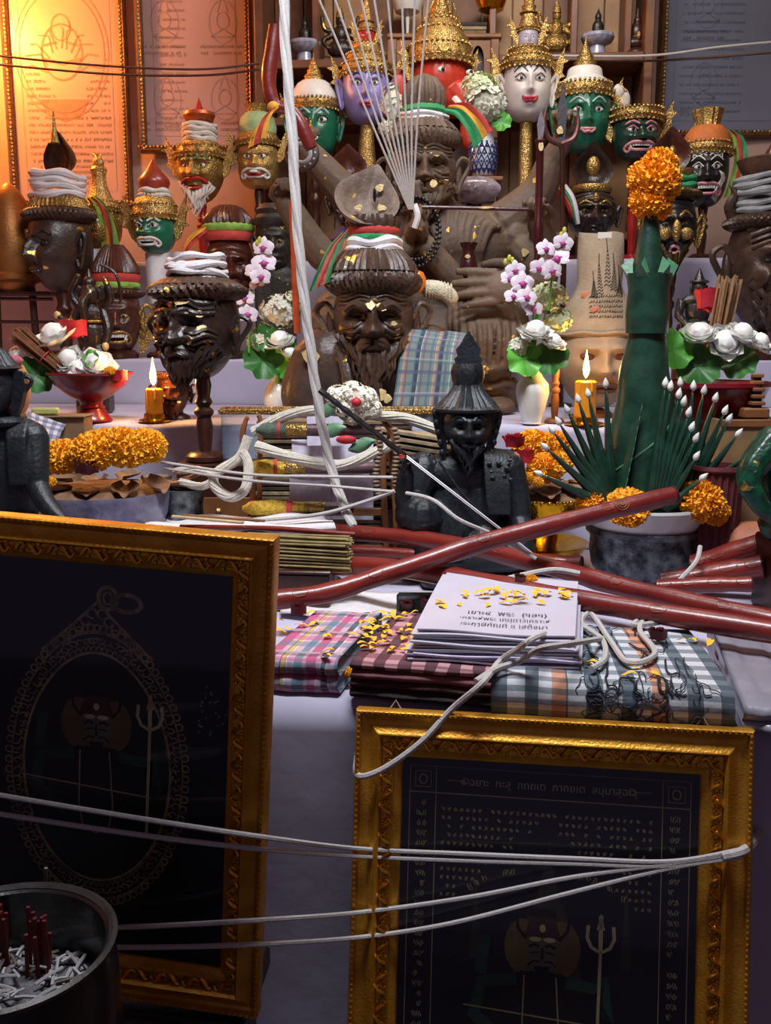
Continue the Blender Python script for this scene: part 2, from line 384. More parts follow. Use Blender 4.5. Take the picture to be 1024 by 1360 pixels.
def poster(label,px0,px1,pyt,pyb,Y,seed,paper,tall=True,cxf=.5,red=True,big=True,zofs=0,ink=None):
    t=T('framed_poster',label,'picture',px0,pyb,Y); w=px1-px0; h=pyb-pyt
    rails(t,w,h,[(0,9),(0,-2),(3,-6),(6,-4),(8,-5),(10,0),(10,9)],mat('frame_brown_gilt','6b4a2c',.4,.3,.3,40))
    b=MB()
    for i in range(int((2*w+2*h)/5)):
        d=i*5
        if d<w: p=(d,7)
        elif d<w+h: p=(w-7,d-w)
        elif d<2*w+h: p=(2*w+h-d,h-7)
        else: p=(7,2*w+2*h-d)
        b.ell((p[0],-5,p[1]),(1.8,1.6,2.2),6,4)
    t.part('bead_moulding',b,gold,stuff=True)
    pp=t.part('paper',MB().box((w/2,5,h/2),(w-20,3,h-20)),paper)
    f=Flat(3.2); g=Flat(3.1); c=w*cxf
    f.stroke([(22,22),(w-22,22),(w-22,h-22),(22,h-22),(22,22)],1)
    if big:
        zc=h*.42+zofs
        for k in range(18):
            x=30+(w-60)*k/17
            top=zc-70+abs(k-8.5)*9
            for j in range(int((top-60)/9)): f.script(x-2,x+8,60+j*9,4,.8,seed+k*31+j)
        for k in range(5): f.script(40,w-40,32+k*7,4,.8,seed+k)
        for r in (60,66): g.ring((c,zc),r*.92,r*1.25,1.2)
        g.poly([(c-34,zc-58),(c+34,zc-58),(c+20,zc-78),(c,zc-86),(c-20,zc-78)])
        for k in range(11):
            a=pi*k/10; g.stroke([(c+50*cos(a),zc-20+50*sin(a)),(c+34*cos(a)+5*sin(k*3),zc-16+44*sin(a)),(c+20*cos(a),zc-25+30*sin(a))],2.2)
        g.ring((c,zc),26,34,2.5); g.ring((c,zc+30),12,16,2); g.stroke([(c-8,zc+76),(c,zc+104),(c+8,zc+76)],2); g.stroke([(c-26,zc-8),(c,zc-14),(c+26,zc-8)],4)
        g.stroke([(c-24,zc+8),(c-6,zc+12)],3);g.stroke([(c+24,zc+8),(c+6,zc+12)],3)
    else:
        for k in range(2):
            for j in range(3):
                x=w*(.25+.5*k); z=70+j*95
                if z>h-60: continue
                f.ring((x,z),8,10,1.2); f.stroke([(x-16,z-20),(x,z-10),(x+16,z-20),(x-16,z-20)],1.2); f.stroke([(x-7,z+10),(x,z+30),(x+7,z+10)],1.2); f.ring((x,z-2),18,26,.8)
                f.script(x-30,x+30,z-32,4,.8,seed+j*7+k); f.script(x-30,x+30,z-40,4,.8,seed+j*9+k)
        for k in range(24): f.script(30,w*.5-10,34+k*11+40*(k%3==0)*0,3.5,.6,seed+100+k)
    t.part('ink_drawing',f.mb,ink or prtbrown,pp); t.part('red_drawing',g.mb,prtred if red else prtbrown,pp) if big else None
    t.part('wire_hanger',MB().tube([(w*.35,10,h-6),(w*.5,12,h+18),(w*.65,10,h-6)],1),MT['dark_wood'])
    return t
papa=mat('poster_paper','bb9a90',.35,0,.05,5,bump=0); papb=mat('poster_paper_grey','6e7282',.2,0,.08,4,bump=0,coat=.5); papc=mat('poster_paper_pale','b29a9c',.35,0,.05,5,bump=0)
poster('tall gold-framed poster with a red demon-head drawing on the left wall',16,178,-140,276,3.8,1,papa,cxf=.47,zofs=20)
poster('gold-framed pale poster of small seated figures left of the shelf cabinet',186,338,-140,203,3.8,2,papc,big=False)
poster('dark glossy framed poster with grey paper on the right wall',870,1120,-140,183,3.8,3,papb,big=False,ink=mat('grey_print','565a66',.6,bump=0))
# ---------- heads ----------
SETS=dict(
 deity=[(0,-.02,.11,.24,.17),(0,-.2,.17,.08,.12),(.35,.1,.2,.12,-.07),(.35,.26,.24,.07,.05),(.45,-.22,.22,.2,.06),(0,-.47,.26,.045,.07),(0,-.58,.2,.05,.07),(0,-.85,.2,.12,.06)],
 demon=[(0,.0,.14,.2,.2),(0,-.16,.22,.1,.2),(.17,-.17,.09,.08,.1),(.36,.12,.2,.13,-.08),(.36,.33,.3,.08,.16),(.5,-.12,.2,.16,.16),(0,-.42,.5,.07,.14),(0,-.66,.42,.07,.12),(0,-.54,.46,.05,-.08),(0,-.88,.26,.1,.12)],
 hermit=[(0,.0,.12,.26,.22),(0,-.2,.17,.1,.22),(.15,-.22,.09,.08,.13),(.36,.1,.2,.11,-.17),(.33,.27,.25,.08,.16),(.47,-.16,.2,.14,.15),(.38,-.4,.2,.16,-.06),(0,-.5,.3,.05,.10),(0,-.63,.22,.05,.08),(0,-.56,.28,.03,-.05),(0,-.86,.26,.14,.14)])
class Head:
    def __init__(s,hw,hh,kind='deity',hd=None,c=(0,0,0),jaw=None,wr=0,wk=26,k=1.0,sq=None):
        s.hw,s.hh,s.hd=hw,hh,hd or hw*1.05; s.c=V(c); m_=kind!='hermit'; s.jaw=jaw if jaw is not None else (.12 if m_ else .3); s.sq=sq or (4.6 if m_ else 2.7); s.wr=wr; s.wk=wk
        s.b=[]
        for cx,cz,sx,sz,A in SETS[kind]:
            s.b.append((cx,cz,sx,sz,A*k))
            if cx: s.b.append((-cx,cz,sx,sz,A*k))
    def pt(s,a,v):
        r=max(0,1-abs(v)**s.sq)**.48; w=1-s.jaw*sm(.1,-1,v); ca=cos(a)
        fx=sin(a)*r; x=fx*s.hw*w; y=-ca*s.hd*r*(1-.12*sm(0,-1,v))
        d=0
        if ca>0:
            for cx,cz,sx,sz,A in s.b:
                q=((fx-cx)/sx)**2+((v-cz)/sz)**2
                if q<9: d+=A*math.exp(-q)
            if s.wr:
                fw=sm(.15,.4,v); ck=sm(.1,-.2,v)*sm(.22,.5,abs(fx))
                d+=s.wr*(fw*sin(s.wk*(v+.16*fx*fx)+2*abs(fx))+ck*sin(s.wk*.9*(v*.6+abs(fx)))*.9)
            d*=min(1,ca*2.2)
        k=1+d*.5
        return s.c+V((x*(1+d*.12),y-d*s.hw*.95,v*s.hh))
    def at(s,fx,v,lift=0):
        r=max(.001,max(0,1-abs(v)**s.sq)**.48); a=math.asin(max(-.98,min(.98,fx/r))); p=s.pt(a,v)
        return p+V((sin(a)*.7,-max(.3,cos(a)),0)).normalized()*lift
    def mb(s,nu=64,nv=50):
        m=MB()
        def fn(u,t):
            q=2*pi*(u-.5); a=q-.55*sin(q); v=-1+2*t; v=max(-.9995,min(.9995,v+.0)); return s.pt(a,v)
        return m.grid(fn,nu,nv,True)
def arc(H,pts,lift=1,k=4): return [H.at(x,v,lift) for x,v,_ in spline([(x,v,0) for x,v in pts],k)]
def eyes(t,H,par,fx=.36,v=.1,r=.14,white_='whitep',iris='blackm',lid=None,bulge=.6):
    W=globals()[white_]; I=globals()[iris]
    for sg in(-1,1):
        p=H.at(sg*fx,v,0); R=r*H.hw
        e=t.part('eye',MB().ell(p+V((0,-R*.05,0)),(R*1.25,R*bulge,R*.72),14,9),W,par)
        q=p+V((0,-R*(bulge*.95),0)); t.part('pupil',MB().ell(q,(R*.42,R*.22,R*.48),10,7),I,par)
        if lid: t.part('eye_line',MB().tube(arc(H,[(sg*(fx-.2),v-.01),(sg*fx,v+.12),(sg*(fx+.22),v+.02)],R*.5),R*.16,5),lid,par)
def brows(t,H,par,mt,v=.3,w=.05,up=.1,x0=.1,x1=.66):
    for sg in(-1,1): t.part('eyebrow',MB().tube(arc(H,[(sg*x0,v-.06),(sg*(x0+x1)/2,v+up),(sg*x1,v-.04)],H.hw*.02,5),[w*H.hw*q for q in [.3]+[1]*9+[.25]],6),mt,par)
def lips(t,H,par,mt,v=-.5,w=.3,smile=.06,th=.06):
    m=MB()
    for dz in(.03,-.045): m.tube(arc(H,[(-w,v+smile),(-w*.5,v+dz),(0,v+dz*.8),(w*.5,v+dz),(w,v+smile)],H.hw*.03,4),[th*H.hw*q for q in [.2]+[.8]*3+[1]*9+[.8]*3+[.2]],6)
    t.part('lips',m,mt,par)
def scroll_mouth(t,H,par,mt,teeth=True,v=-.5):
    m=MB()
    for sg in(-1,1):
        pts=[(0,v+.12),(sg*.3,v+.14),(sg*.55,v+.05),(sg*.66,v-.1),(sg*.55,v-.2),(sg*.45,v-.12),(sg*.52,v-.03)]
        m.tube(arc(H,pts,H.hw*.06),H.hw*.065,6); m.tube(arc(H,[(0,v-.16),(sg*.25,v-.15),(sg*.45,v-.1)],H.hw*.06),H.hw*.06,6)
    t.part('lips',m,mt,par)
    if teeth:
        for i in range(-3,4):
            p=H.at(i*.11,v+.03,H.hw*.05); t.part('tooth',MB().box(p,(H.hw*.095,H.hw*.06,H.hh*.1),H.hw*.015),whitep,par)
        for sg in(-1,1):
            p=H.at(sg*.4,v-.08,H.hw*.1); t.part('fang',MB().tube([p,p+V((sg*H.hw*.06,-H.hw*.04,H.hh*.12)),p+V((sg*H.hw*.05,0,H.hh*.22))],[H.hw*.06,H.hw*.045,.1],6),whitep,par)
def ears(t,H,par,mt,v=.0,h=.42,long=1.0,out=.16):
    for sg in(-1,1):
        x=H.c.x+sg*H.hw*(1.0-.25*H.jaw*sm(.1,-1,v)); z=H.c.z+v*H.hh; R=h*H.hh
        m=MB().ell((x+sg*R*.1,H.c.y,z),(R*.22,R*.2,R*.75),10,8)
        m.tube(spline([(x-sg*R*.1,H.c.y-R*.2,z+R*.2),(x+sg*R*.3,H.c.y-R*.1,z+R*.85),(x+sg*R*out*3,H.c.y,z+R*.5),(x+sg*R*.3,H.c.y-R*.05,z-R*.4),(x+sg*R*.1,H.c.y-R*.1,z-R*1.0*long),(x-sg*R*.05,H.c.y-R*.2,z-R*.6)],4),R*.14,6)
        t.part('ear',m,mt,par)
def strands(H,n,length,r,seed=0,v0=-.62,spread=.75,taper=.25,wav=.08,pull=.6,side=0):
    g=random.Random(seed); m=MB()
    for i in range(n):
        q=-1+2*i/(n-1); row=i%3
        fx=q*spread; v=v0+.35*abs(q)**1.6-.1*row+g.uniform(-.03,.03)
        p=H.at(fx,max(-.93,v),H.hw*.03); L=length*(1-.45*abs(q))*g.uniform(.8,1.1)
        pts=[]
        for k in range(7):
            u=k/6; pts.append(p+V((-q*pull*H.hw*spread*u*.6+sin(u*7+i*1.7)*wav*H.hw*u+side*u*L,-H.hw*.12*sin(u*2.4)+g.uniform(-1,1)*.01*H.hw,-L*u)))
        m.tube(pts,[r*(1-.85*k/6)+.2 for k in range(7)],5)
    return m
def moustache(t,H,par,mt,drop=.5,r=.09):
    m=MB()
    for sg in(-1,1):
        for k in range(4):
            m.tube(arc(H,[(sg*.03,-.36-.02*k),(sg*(.25+.02*k),-.4-.04*k),(sg*(.45+.03*k),-.56-.08*k),(sg*(.42-.03*k),-.62-drop*.5-.04*k)],H.hw*.07,3),[H.hw*r*q for q in (.6,.8,.9,1,.9,.8,.7,.5,.3,.1)],5)
    t.part('moustache',m,mt,par)
def ridged_brim(c,r0,r1,z0,z1,n=44,tw=1.4,amp=.06,nu=132,sy=1.0):
    """hair roll: a soft ring with slanted strands"""
    m=MB(); c=V(c)
    def fn(u,t):
        a=2*pi*u; ph=pi*t; r=r0+(r1-r0)*sin(ph)**.8; z=z0+(z1-z0)*t
        r*=1+amp*sin(n*a+tw*t*6)*sin(ph)**.5; return c+V((r*sin(a),-r*sy*cos(a),z))
    return m.grid(fn,nu,9,True)
def ridged_cone(c,pr,n=40,amp=.03,nu=120,tw=0,sy=1.0):
    m=MB(); c=V(c); L=len(pr)
    vs=[]
    for j,(r,z) in enumerate(pr):
        for i in range(nu):
            a=2*pi*i/nu; q=r*(1+amp*sin(n*a+tw*j)); vs.append(c+V((q*sin(a),-q*sy*cos(a),z)))
    m.add(vs,[(j*nu+i,j*nu+(i+1)%nu,(j+1)*nu+(i+1)%nu,(j+1)*nu+i) for j in range(L-1) for i in range(nu)]+[tuple((L-1)*nu+i for i in range(nu))]); return m
def wraps(t,par,c,r,z0,z1,n,mt=None,tilt=.04,seed=0,name='cloth_wrap'):
    th=(z1-z0)/n; g=random.Random(seed)
    for k in range(n):
        z=z0+th*(k+.5); rr=r*(1+g.uniform(-.04,.05)); ph=g.uniform(0,6)
        m=MB().tube([V(c)+V((rr*(1+.035*sin(3*a+ph))*sin(a),-rr*(1+.035*sin(3*a+ph))*cos(a),z+r*tilt*sin(a+ph)+th*.22*sin(4*a+2*ph))) for a in [2*pi*i/36 for i in range(36)]],[th*(.6+.14*sin(5*2*pi*i/36+ph)) for i in range(36)],8,closed=True)
        t.part(name,m,mt or white,par)
def band(t,par,c,r,z0,z1,mt,name='fabric_band',r1=None,sx=1,sy=1):
    r1=r1 or r; t.part(name,MB().lathe([(r*.97,z0),(r*1.03,z0+.3*(z1-z0)),(r1*1.03,z0+.75*(z1-z0)),(r1*.97,z1)],36,c,sx,sy,mod=lambda a,z:1+.012*sin(9*a+z)),mt,par)
def leaf_dish(t,par,c,w,h,mt,tilt=20,depth=.3,name='leaf_topknot',roll=0):
    """upright pointed hollow leaf/shell, opening forward"""
    M=Matrix.Translation(V(c))@Matrix.Rotation(rad(roll),4,'Y')@Matrix.Rotation(rad(-tilt),4,'X')
    def outl(a): 
        x=sin(a); z=-cos(a)
        if z>0: return x*w*(1-z**2.2*.55),z*h*.62+max(0,z)**6*h*.12
        return x*w,z*h*.5
    def fn(u,t_):
        a=2*pi*u; x,z=outl(a); 
        if t_<.5: q=t_*2; dep=depth*w*(1-q*q); return V((x*q,dep,z*q))
        q=(1-t_)*2; dep=depth*w*1.9*(1-q*q)+w*.12; return V((x*q*1.06,dep if q<1 else .06*w,z*q*1.06))
    return t.part(name,MB().grid(fn,36,17,True,M),mt,par)
def spike_ring(c,r,z,h,n,out=.12,wd=.9,sy=1.0,a0=0,a1=2*pi):
    m=MB()
    for i in range(n):
        a=a0+(a1-a0)*(i+.5)/n; b=(a1-a0)/n*wd*.5; c_=V(c)
        def q(aa,rr,zz): return c_+V((rr*sin(aa),-rr*sy*cos(aa),zz))
        m.add([q(a-b,r,z),q(a+b,r,z),q(a+b*1.1,r*(1+out*.4),z+h*.45),q(a,r*(1+out),z+h),q(a-b*1.1,r*(1+out*.4),z+h*.45),q(a,r*.93,z+h*.3)],[(0,1,2,3,4),(1,0,5),(2,1,5),(3,2,5),(4,3,5),(0,4,5)])
    return m
def flare(sg,x,y,z,h):
    pts=[(0,-.5),(.18,-.35),(.3,-.05),(.5,.0),(.36,.12),(.42,.45),(.62,.55),(.4,.62),(.45,1.0),(.2,.6),(.05,.25),(-.05,-.1)]
    return MB().prism([(x+sg*a*h,z+b*h) for a,b in pts][::sg],h*.08,Matrix.Translation((0,y,0)))
def crown(t,par,c,r,z,prof,spikes=(14,),mt=None,fl=0,sy=1.0,gems=True,mods=24):
    mt=mt or gold; c=V(c)
    t.part('crown_band',MB().lathe([(r*a,z+b) for a,b in prof],48,c,1,sy,mod=lambda a,zz:1+.018*sin(mods*a)*(.5+.5*sin(zz*1.3))),mt,par)
    m=MB()
    for k,n in enumerate(spikes): m.v+=[];m2=spike_ring(c,r*(1.04-.12*k),z+k*r*.16,r*.3,n,sy=sy); m.add(m2.v,m2.f)
    for i in range(30):
        a=2*pi*i/30; m.ell(c+V((r*1.06*sin(a),-r*1.06*sy*cos(a),z)),r*.055,6,4)
    t.part('crown_leaf_trim',m,mt,par,stuff=True)
    bd=MB(); zmax=prof[-1][1]
    for a,b in prof[1::2]:
        n=max(10,int(38*a))
        for i in range(n): q=2*pi*i/n; bd.ell(c+V((r*a*1.02*sin(q),-r*a*1.02*sy*cos(q),z+b+r*.04)),r*.06,5,3)
    t.part('crown_beads',bd,mt,par,stuff=True)
    if fl:
        for sg in(-1,1): t.part('ear_flare',flare(sg,c.x+sg*r*.98,c.y,z-fl*.2,fl),mt,par)
def spire(t,par,c,r,z,h,mt=None,steps=5):
    pr=[]
    for k in range(steps):
        q=k/steps; rr=r*(1-q)**1.3+r*.05; zz=z+h*(1-(1-q)**1.25)*.8; dz=h*.8/steps
        pr+=[(rr*1.12,zz),(rr*1.15,zz+dz*.15),(rr*.85,zz+dz*.3),(rr*.8,zz+dz*.8)]
    pr+=[(r*.05,z+h*.85),(r*.02,z+h)]
    t.part('crown_spire',MB().lathe(pr,20,c,mod=lambda a,zz:1+.04*sin(10*a)),mt or gold,par)
def post(t,z0,z1,r,mt=None,name='turned_post',base=True,c=(0,0,0)):
    L=z1-z0; pr=[(r,z0),(r*.8,z0+L*.1),(r*.95,z0+L*.2),(r*1.15,z0+L*.4),(r*.9,z0+L*.52),(r*1.3,z0+L*.56),(r*1.3,z0+L*.6),(r*.8,z0+L*.64),(r*1.2,z0+L*.7),(r*.85,z0+L*.76),(r*1.1,z0+L*.9),(r*.9,z1)]
    o=t.part(name,MB().lathe(pr,18,c),mt or wooddk)
    if base: t.part('post_base',MB().lathe([(r*2.6,z0-.01),(r*2.6,z0+r*.6),(r*2,z0+r*1.1),(r*.9,z0+r*1.2)],24,c),mt or wooddk)
    return o
def flakes(t,H,par,spots,mt=None,seed=0):
    g=random.Random(seed)
    for fx,v,sz in spots:
        p=H.at(fx,v,H.hw*.015); p1=H.at(fx+.05,v,H.hw*.015); p2=H.at(fx,v+.05,H.hw*.015); a=(p1-p).normalized(); b=(p2-p).normalized(); n=9; m=MB()
        vs=[p+b.cross(a)*0]+[p+(a*cos(2*pi*i/n)+b*sin(2*pi*i/n))*sz*g.uniform(.6,1.15) for i in range(n)]
        nn=a.cross(b).normalized(); 
        vs=[q+nn*.5 for q in vs]+[q-nn*.4 for q in vs[1:]]
        m.add(vs,[(0,1+i,1+(i+1)%n) for i in range(n)]+[(1+i,n+1+i,n+1+(i+1)%n,1+(i+1)%n) for i in range(n)]); t.part('gold_leaf',m,mt or flakem,par,smooth=False)
def ribbon(t,par,pts,wd,mats,seed=0,name='scarf_tail',dirv=(1,0,.2)):
    """fabric tail made of coloured lengthwise strips"""
    sp=spline(pts,5); d=V(dirv).normalized(); k=len(mats); L=len(sp)
    for j,mm in enumerate(mats):
        def fn(u,v):
            i=min(L-1,int(round(v*(L-1)))); ww=wd*(.45+.55*v); q=(j+u)/k-.5
            return sp[i]+d*q*ww*1.0+V((0,-abs(sin(q*7+v*3))*wd*.12,0))
        m=MB(); m.grid(fn,4,L); n=len(m.v); m.v+=[q+V((0,wd*.05,0)) for q in m.v]; 
        m.f+=[tuple(i+n for i in f[::-1]) for f in m.f]
        t.part(name,m,mm,par,label=None)
cred=mat('red_fabric','b33a34',.8,bump=.3); cgreen=mat('green_fabric','2f8a55',.8,bump=.3); cyel=mat('yellow_fabric','d39a2e',.8,bump=.3); clime=mat('lime_fabric','86b04a',.8,bump=.3)
purple=mat('purple_paint','8f84c4',.4,0,.05,8,bump=.05); wface=mat('white_face_paint','cfc6c0',.4,0,.05,8,bump=.05); ganred=mat('orange_red_paint','b93624',.4,0,.1,8,bump=.1)
lav=mat('lavender_paint','a9a2b4',.45,0,.05); dkgreen=mat('dark_green_paint','16352c',.3,0,.3,30,coat=.4); nearblk=mat('near_black_paint','1c1a1c',.35); lipr=mat('lip_red','a52f3a',.4); hairw=mat('white_hair','cfc8c0',.8,bump=.5,bs=300); clay=mat('tan_clay','8d7a64',.75,0,.15,20,bump=.35,bs=90)
def legdown(t,zworld,z1,r,mt=None,c=(0,0,0)): post(t,t.down(zworld)+.3,z1,r,mt,c=c)

# --- purple deity mask (upper) with a small red head on top
t=T('deity_mask','purple-faced deity mask in gold crown with a small red head on top','mask',487,165,3.42)
H=Head(31,42,'deity',c=(0,0,40),k=1.3); f=t.part('face',H.mb(),purple); eyes(t,H,f,v=.12,r=.13,lid=blackm); brows(t,H,f,mat('purple_dark','5a4f86',.4),.32,.04); lips(t,H,f,lipr); ears(t,H,f,purple,long=1.2)
crown(t,f,(0,0,0),32,58,[(1.0,0),(1.08,4),(1.02,8),(1.0,14),(.8,22),(.82,26),(.6,34),(.6,40)],(16,12),fl=34)
H2=Head(11,15,'deity',c=(0,0,106)); f2=t.part('upper_face',H2.mb(40,30),redp); eyes(t,H2,f2,r=.16); crown(t,f2,(0,0,0),12,114,[(1,0),(1.1,3),(.8,8),(.6,14)],(10,),fl=20); spire(t,f2,(0,0,0),9,126,44)
zb=t.down(Z4); p=t.part('gold_stand',MB().lathe([(26,zb),(24,zb+8),(13,zb+14),(16,zb+22),(9,zb+30),(18,zb+42),(19,zb+48),(10,zb+56),(16,zb+66),(17,zb+74),(9,zb+84),(13,4)] if False else [(26,zb+.3),(24,zb+10),(14,zb+16),(18,zb+30),(10,zb+40),(17,zb+60),(17,zb+75),(9,zb+84),(14,zb+96),(14,zb+110),(8,4)],24),gold)
# --- green mask, white cap
t=T('demon_mask','green-faced mask with white cap and gold spire behind the white cord','mask',418,208,3.44)
H=Head(31,40,'deity',c=(0,0,36),jaw=.12); f=t.part('face',H.mb(),greenp); eyes(t,H,f,fx=.38,v=.12,r=.17,lid=blackm); brows(t,H,f,mat('pale_blue_paint','9fb4ae',.4),.34,.06,.12); lips(t,H,f,whitep,-.45,.22,.02); ears(t,H,f,greenp)
crown(t,f,(0,0,0),32,56,[(1,0),(1.06,5),(1.0,10),(.98,12)],(16,),fl=30)
t.part('white_cap',MB().lathe([(31,66),(32,72),(30,78),(26,84),(22,90),(16,94)],36),whitep,f); spire(t,f,(0,0,0),14,93,36)
legdown(t,Z4,4,6)
# --- red elephant mask, facing right
t=T('elephant_mask','red elephant-headed deity mask with gold tiered crown and trunk','mask',583,168,3.4,rz=22)
f=t.part('face',fuse(MB().ell((0,0,58),(38,38,42),20,14).ell((14,-14,34),(26,28,26),16,10).tube(spline([(16,-24,40),(24,-36,20),(26,-40,0),(22,-42,-18),(26,-46,-30),(36,-48,-28)],4),[22,21,20,19,17,16,15,14,13.5,13,12,11.5,11,10.5,10,10,9.5,9,8.5,8,7],12),1.6*t.s,t.s,5),ganred)
for sg in (-1,1): t.part('eye',MB().ell((sg*20+8,-34,62),(6,3,4)),whitep,f); t.part('pupil',MB().ell((sg*20+8,-37,62),(2.6,1.6,2.8)),blackm,f)
t.part('tusk',MB().tube([(30,-34,28),(38,-46,20),(40,-52,14)],[5,4,1.5],8),whitep,f); t.part('tusk',MB().tube([(4,-40,26),(4,-52,18),(6,-58,14)],[5,4,1.5],8),whitep,f)
for sg in (-1,1): t.part('ear',MB().ell((sg*44,8,44),(20,5,28),14,10),ganred,f)
crown(t,f,(0,0,0),41,74,[(1,0),(1.05,6),(1,10),(1.0,22),(.9,34),(.7,44),(.62,48),(.5,56)],(20,16,12),fl=36); spire(t,f,(0,0,0),17,126,66,steps=6)
for x in (-26,-13,13,26): t.part('crown_stay',MB().tube([(x*.4,-12,158),(x,-8,126)],1.2,5),gold,f)
legdown(t,Z4,20,8)
# --- white face mask with second small face
t=T('deity_mask','white-faced deity mask with a small white face and tall spire on its crown','mask',699,158,3.42)
H=Head(31,43,'deity',c=(0,0,38),jaw=.08,k=1.3); f=t.part('face',H.mb(),wface); eyes(t,H,f,fx=.38,v=.14,r=.15,lid=blackm); brows(t,H,f,blackm,.36,.025,.13); lips(t,H,f,lipr,-.46,.34,.09,.06); ears(t,H,f,wface,long=1.3)
crown(t,f,(0,0,0),33,60,[(1.0,0),(1.08,5),(1.02,9),(.95,14),(.75,20),(.78,24),(.5,30)],(18,14),fl=36)
H2=Head(13,18,'deity',c=(0,0,98)); f2=t.part('upper_face',H2.mb(44,32),lav); eyes(t,H2,f2,r=.15); lips(t,H2,f2,pinkp); crown(t,f2,(0,0,0),14,108,[(1,0),(1.12,3),(.9,8),(.7,16),(.7,20),(.45,24)],(12,10),fl=24); spire(t,f2,(0,0,0),10,130,50,steps=6)
zb=t.down(Z4); t.part('gold_stand',MB().lathe([(24,zb+.2),(24,zb+9),(22,zb+12),(14,zb+16),(12,zb+30),(18,zb+32),(18,zb+42),(10,zb+46),(14,zb+60),(10,zb+70),(8,4)],28),gold)
t.part('red_collar',MB().lathe([(15,zb+43),(19,zb+50),(15,zb+57)],24),redp)
band(t,None,(0,0,0),25,zb-34,zb-22,whitep); band(t,None,(0,0,0),25.5,zb-42,zb-34,cred); band(t,None,(0,0,0),25.8,zb-48,zb-42,cyel); band(t,None,(0,0,0),26,zb-60,zb-48,cgreen)
# --- right green mask with spire
t=T('demon_mask','smooth green mask with white-and-gold cap and spire right of the white face','mask',773,206,3.44)
H=Head(35,46,'deity',c=(0,0,46),jaw=.15,k=1.3); f=t.part('face',H.mb(),greenp); eyes(t,H,f,fx=.38,v=.1,r=.14,lid=blackm); brows(t,H,f,mat('pale_blue_paint',''),.32,.04,.1); lips(t,H,f,pinkp,-.46,.3,.05,.06); ears(t,H,f,greenp,long=1.2)
crown(t,f,(0,0,0),36,70,[(1,0),(1.06,5),(1.0,10),(.97,16)],(18,),fl=34)
t.part('white_cap',MB().lathe([(34,84),(30,92),(24,96),(22,106),(20,108)],36),whitep,f); spire(t,f,(0,0,0),17,106,42)
legdown(t,Z4,4,6)
t.part('white_tassel',MB().ell((50,4,70),(12,5,16)).ell((46,2,80),(8,5,10)),hairw,f)
# --- dark green demon on a post
t=T('demon_mask','dark green demon mask with pink scrolled lips on a red post','mask',843,212,3.42)
H=Head(31,32,'demon',c=(0,0,28),jaw=.15); f=t.part('face',H.mb(),dkgreen); eyes(t,H,f,v=.14,r=.17,iris='blackm',lid=pinkp); brows(t,H,f,pinkp,.36,.04,.1); scroll_mouth(t,H,f,pinkp); t.part('nose',MB().ell(H.at(0,-.16,1),(5,3,4)),dkgreen,f)
crown(t,f,(0,0,0),33,46,[(1,0),(1.1,5),(1.04,10),(1.06,14),(.9,16),(.3,17)],(16,),fl=36); legdown(t,Z4,2,6,redlac)
# --- black and white patterned demon
t=T('demon_mask','black demon mask with white swirl lines and gold fluted crown at right','mask',934,272,3.41,rz=-12)
H=Head(30,42,'demon',c=(0,0,38),jaw=.2); f=t.part('face',H.mb(),nearblk); eyes(t,H,f,v=.14,r=.15,lid=whitep); brows(t,H,f,whitep,.36,.03,.1); scroll_mouth(t,H,f,pinkp); t.part('nose',MB().ell(H.at(0,-.16,1),(5,3,4)),nearblk,f)
m=MB()
for k in range(4):
    for sg in (-1,1):
        m.tube(arc(H,[(sg*.06,.45+.08*k),(sg*.2,.52+.08*k),(sg*.35,.45+.08*k),(sg*.55,.5+.07*k),(sg*.6,.42+.07*k)],.6,4),.9,5)
        m.tube(arc(H,[(sg*(.5+.06*k),.0-.02*k),(sg*(.62+.05*k),-.2),(sg*(.5+.06*k),-.42),(sg*(.3+.08*k),-.78-.03*k)],.6,4),.9,5)
t.part('white_swirls',m,whitep,f)
crown(t,f,(0,0,0),32,62,[(1,0),(1.1,5),(1,9),(.95,14)],(16,),fl=0)
t.part('red_yellow_cap',MB().lathe([(31,76),(30,84),(25,92),(20,98)],30),mat('orange_fabric','c0692e',.7),f)
t.part('fluted_top',MB().lathe([(17,96),(16,104),(19,114),(20,119),(17,120),(5,119)],32,mod=lambda a,z:1+.06*sin(12*a)),gold,f)
ribbon(t,f,[(28,-4,92),(40,0,80),(44,0,50),(36,0,10)],22,[clime,cred,cgreen]); legdown(t,Z4,2,6)
# --- gold face, white beard (left)
t=T('hermit_mask','gold bearded mask with white turban and red-gold bowl on its top','mask',268,266,3.41,rz=-10)
H=Head(31,40,'hermit',c=(0,0,36),jaw=.25,wr=.02); f=t.part('face',H.mb(),goldold); eyes(t,H,f,r=.12); brows(t,H,f,mat('green_brow','4c7a4a',.5),.3,.05); scroll_mouth(t,H,f,redp,False,-.46)
t.part('beard',strands(H,27,26,3.2,3,v0=-.7,spread=.8),hairw,f)
crown(t,f,(0,0,0),32,52,[(1,0),(1.08,4),(1,9),(.9,14),(.75,20)],(16,12),fl=36)
wraps(t,f,(0,0,0),20,66,96,5,hairw)
t.part('bowl_top',MB().lathe([(10,94),(17,98),(21,106),(20,110),(16,104),(9,100),(2,100)],24),mat('red_gold_bowl','b2582c',.35,.5,bump=.3),f); t.part('bowl_flame',MB().lathe([(9,103),(10,108),(5,116),(1.5,126),(.2,130)],12),redp,f)
legdown(t,Z4,0,6,redlac); 
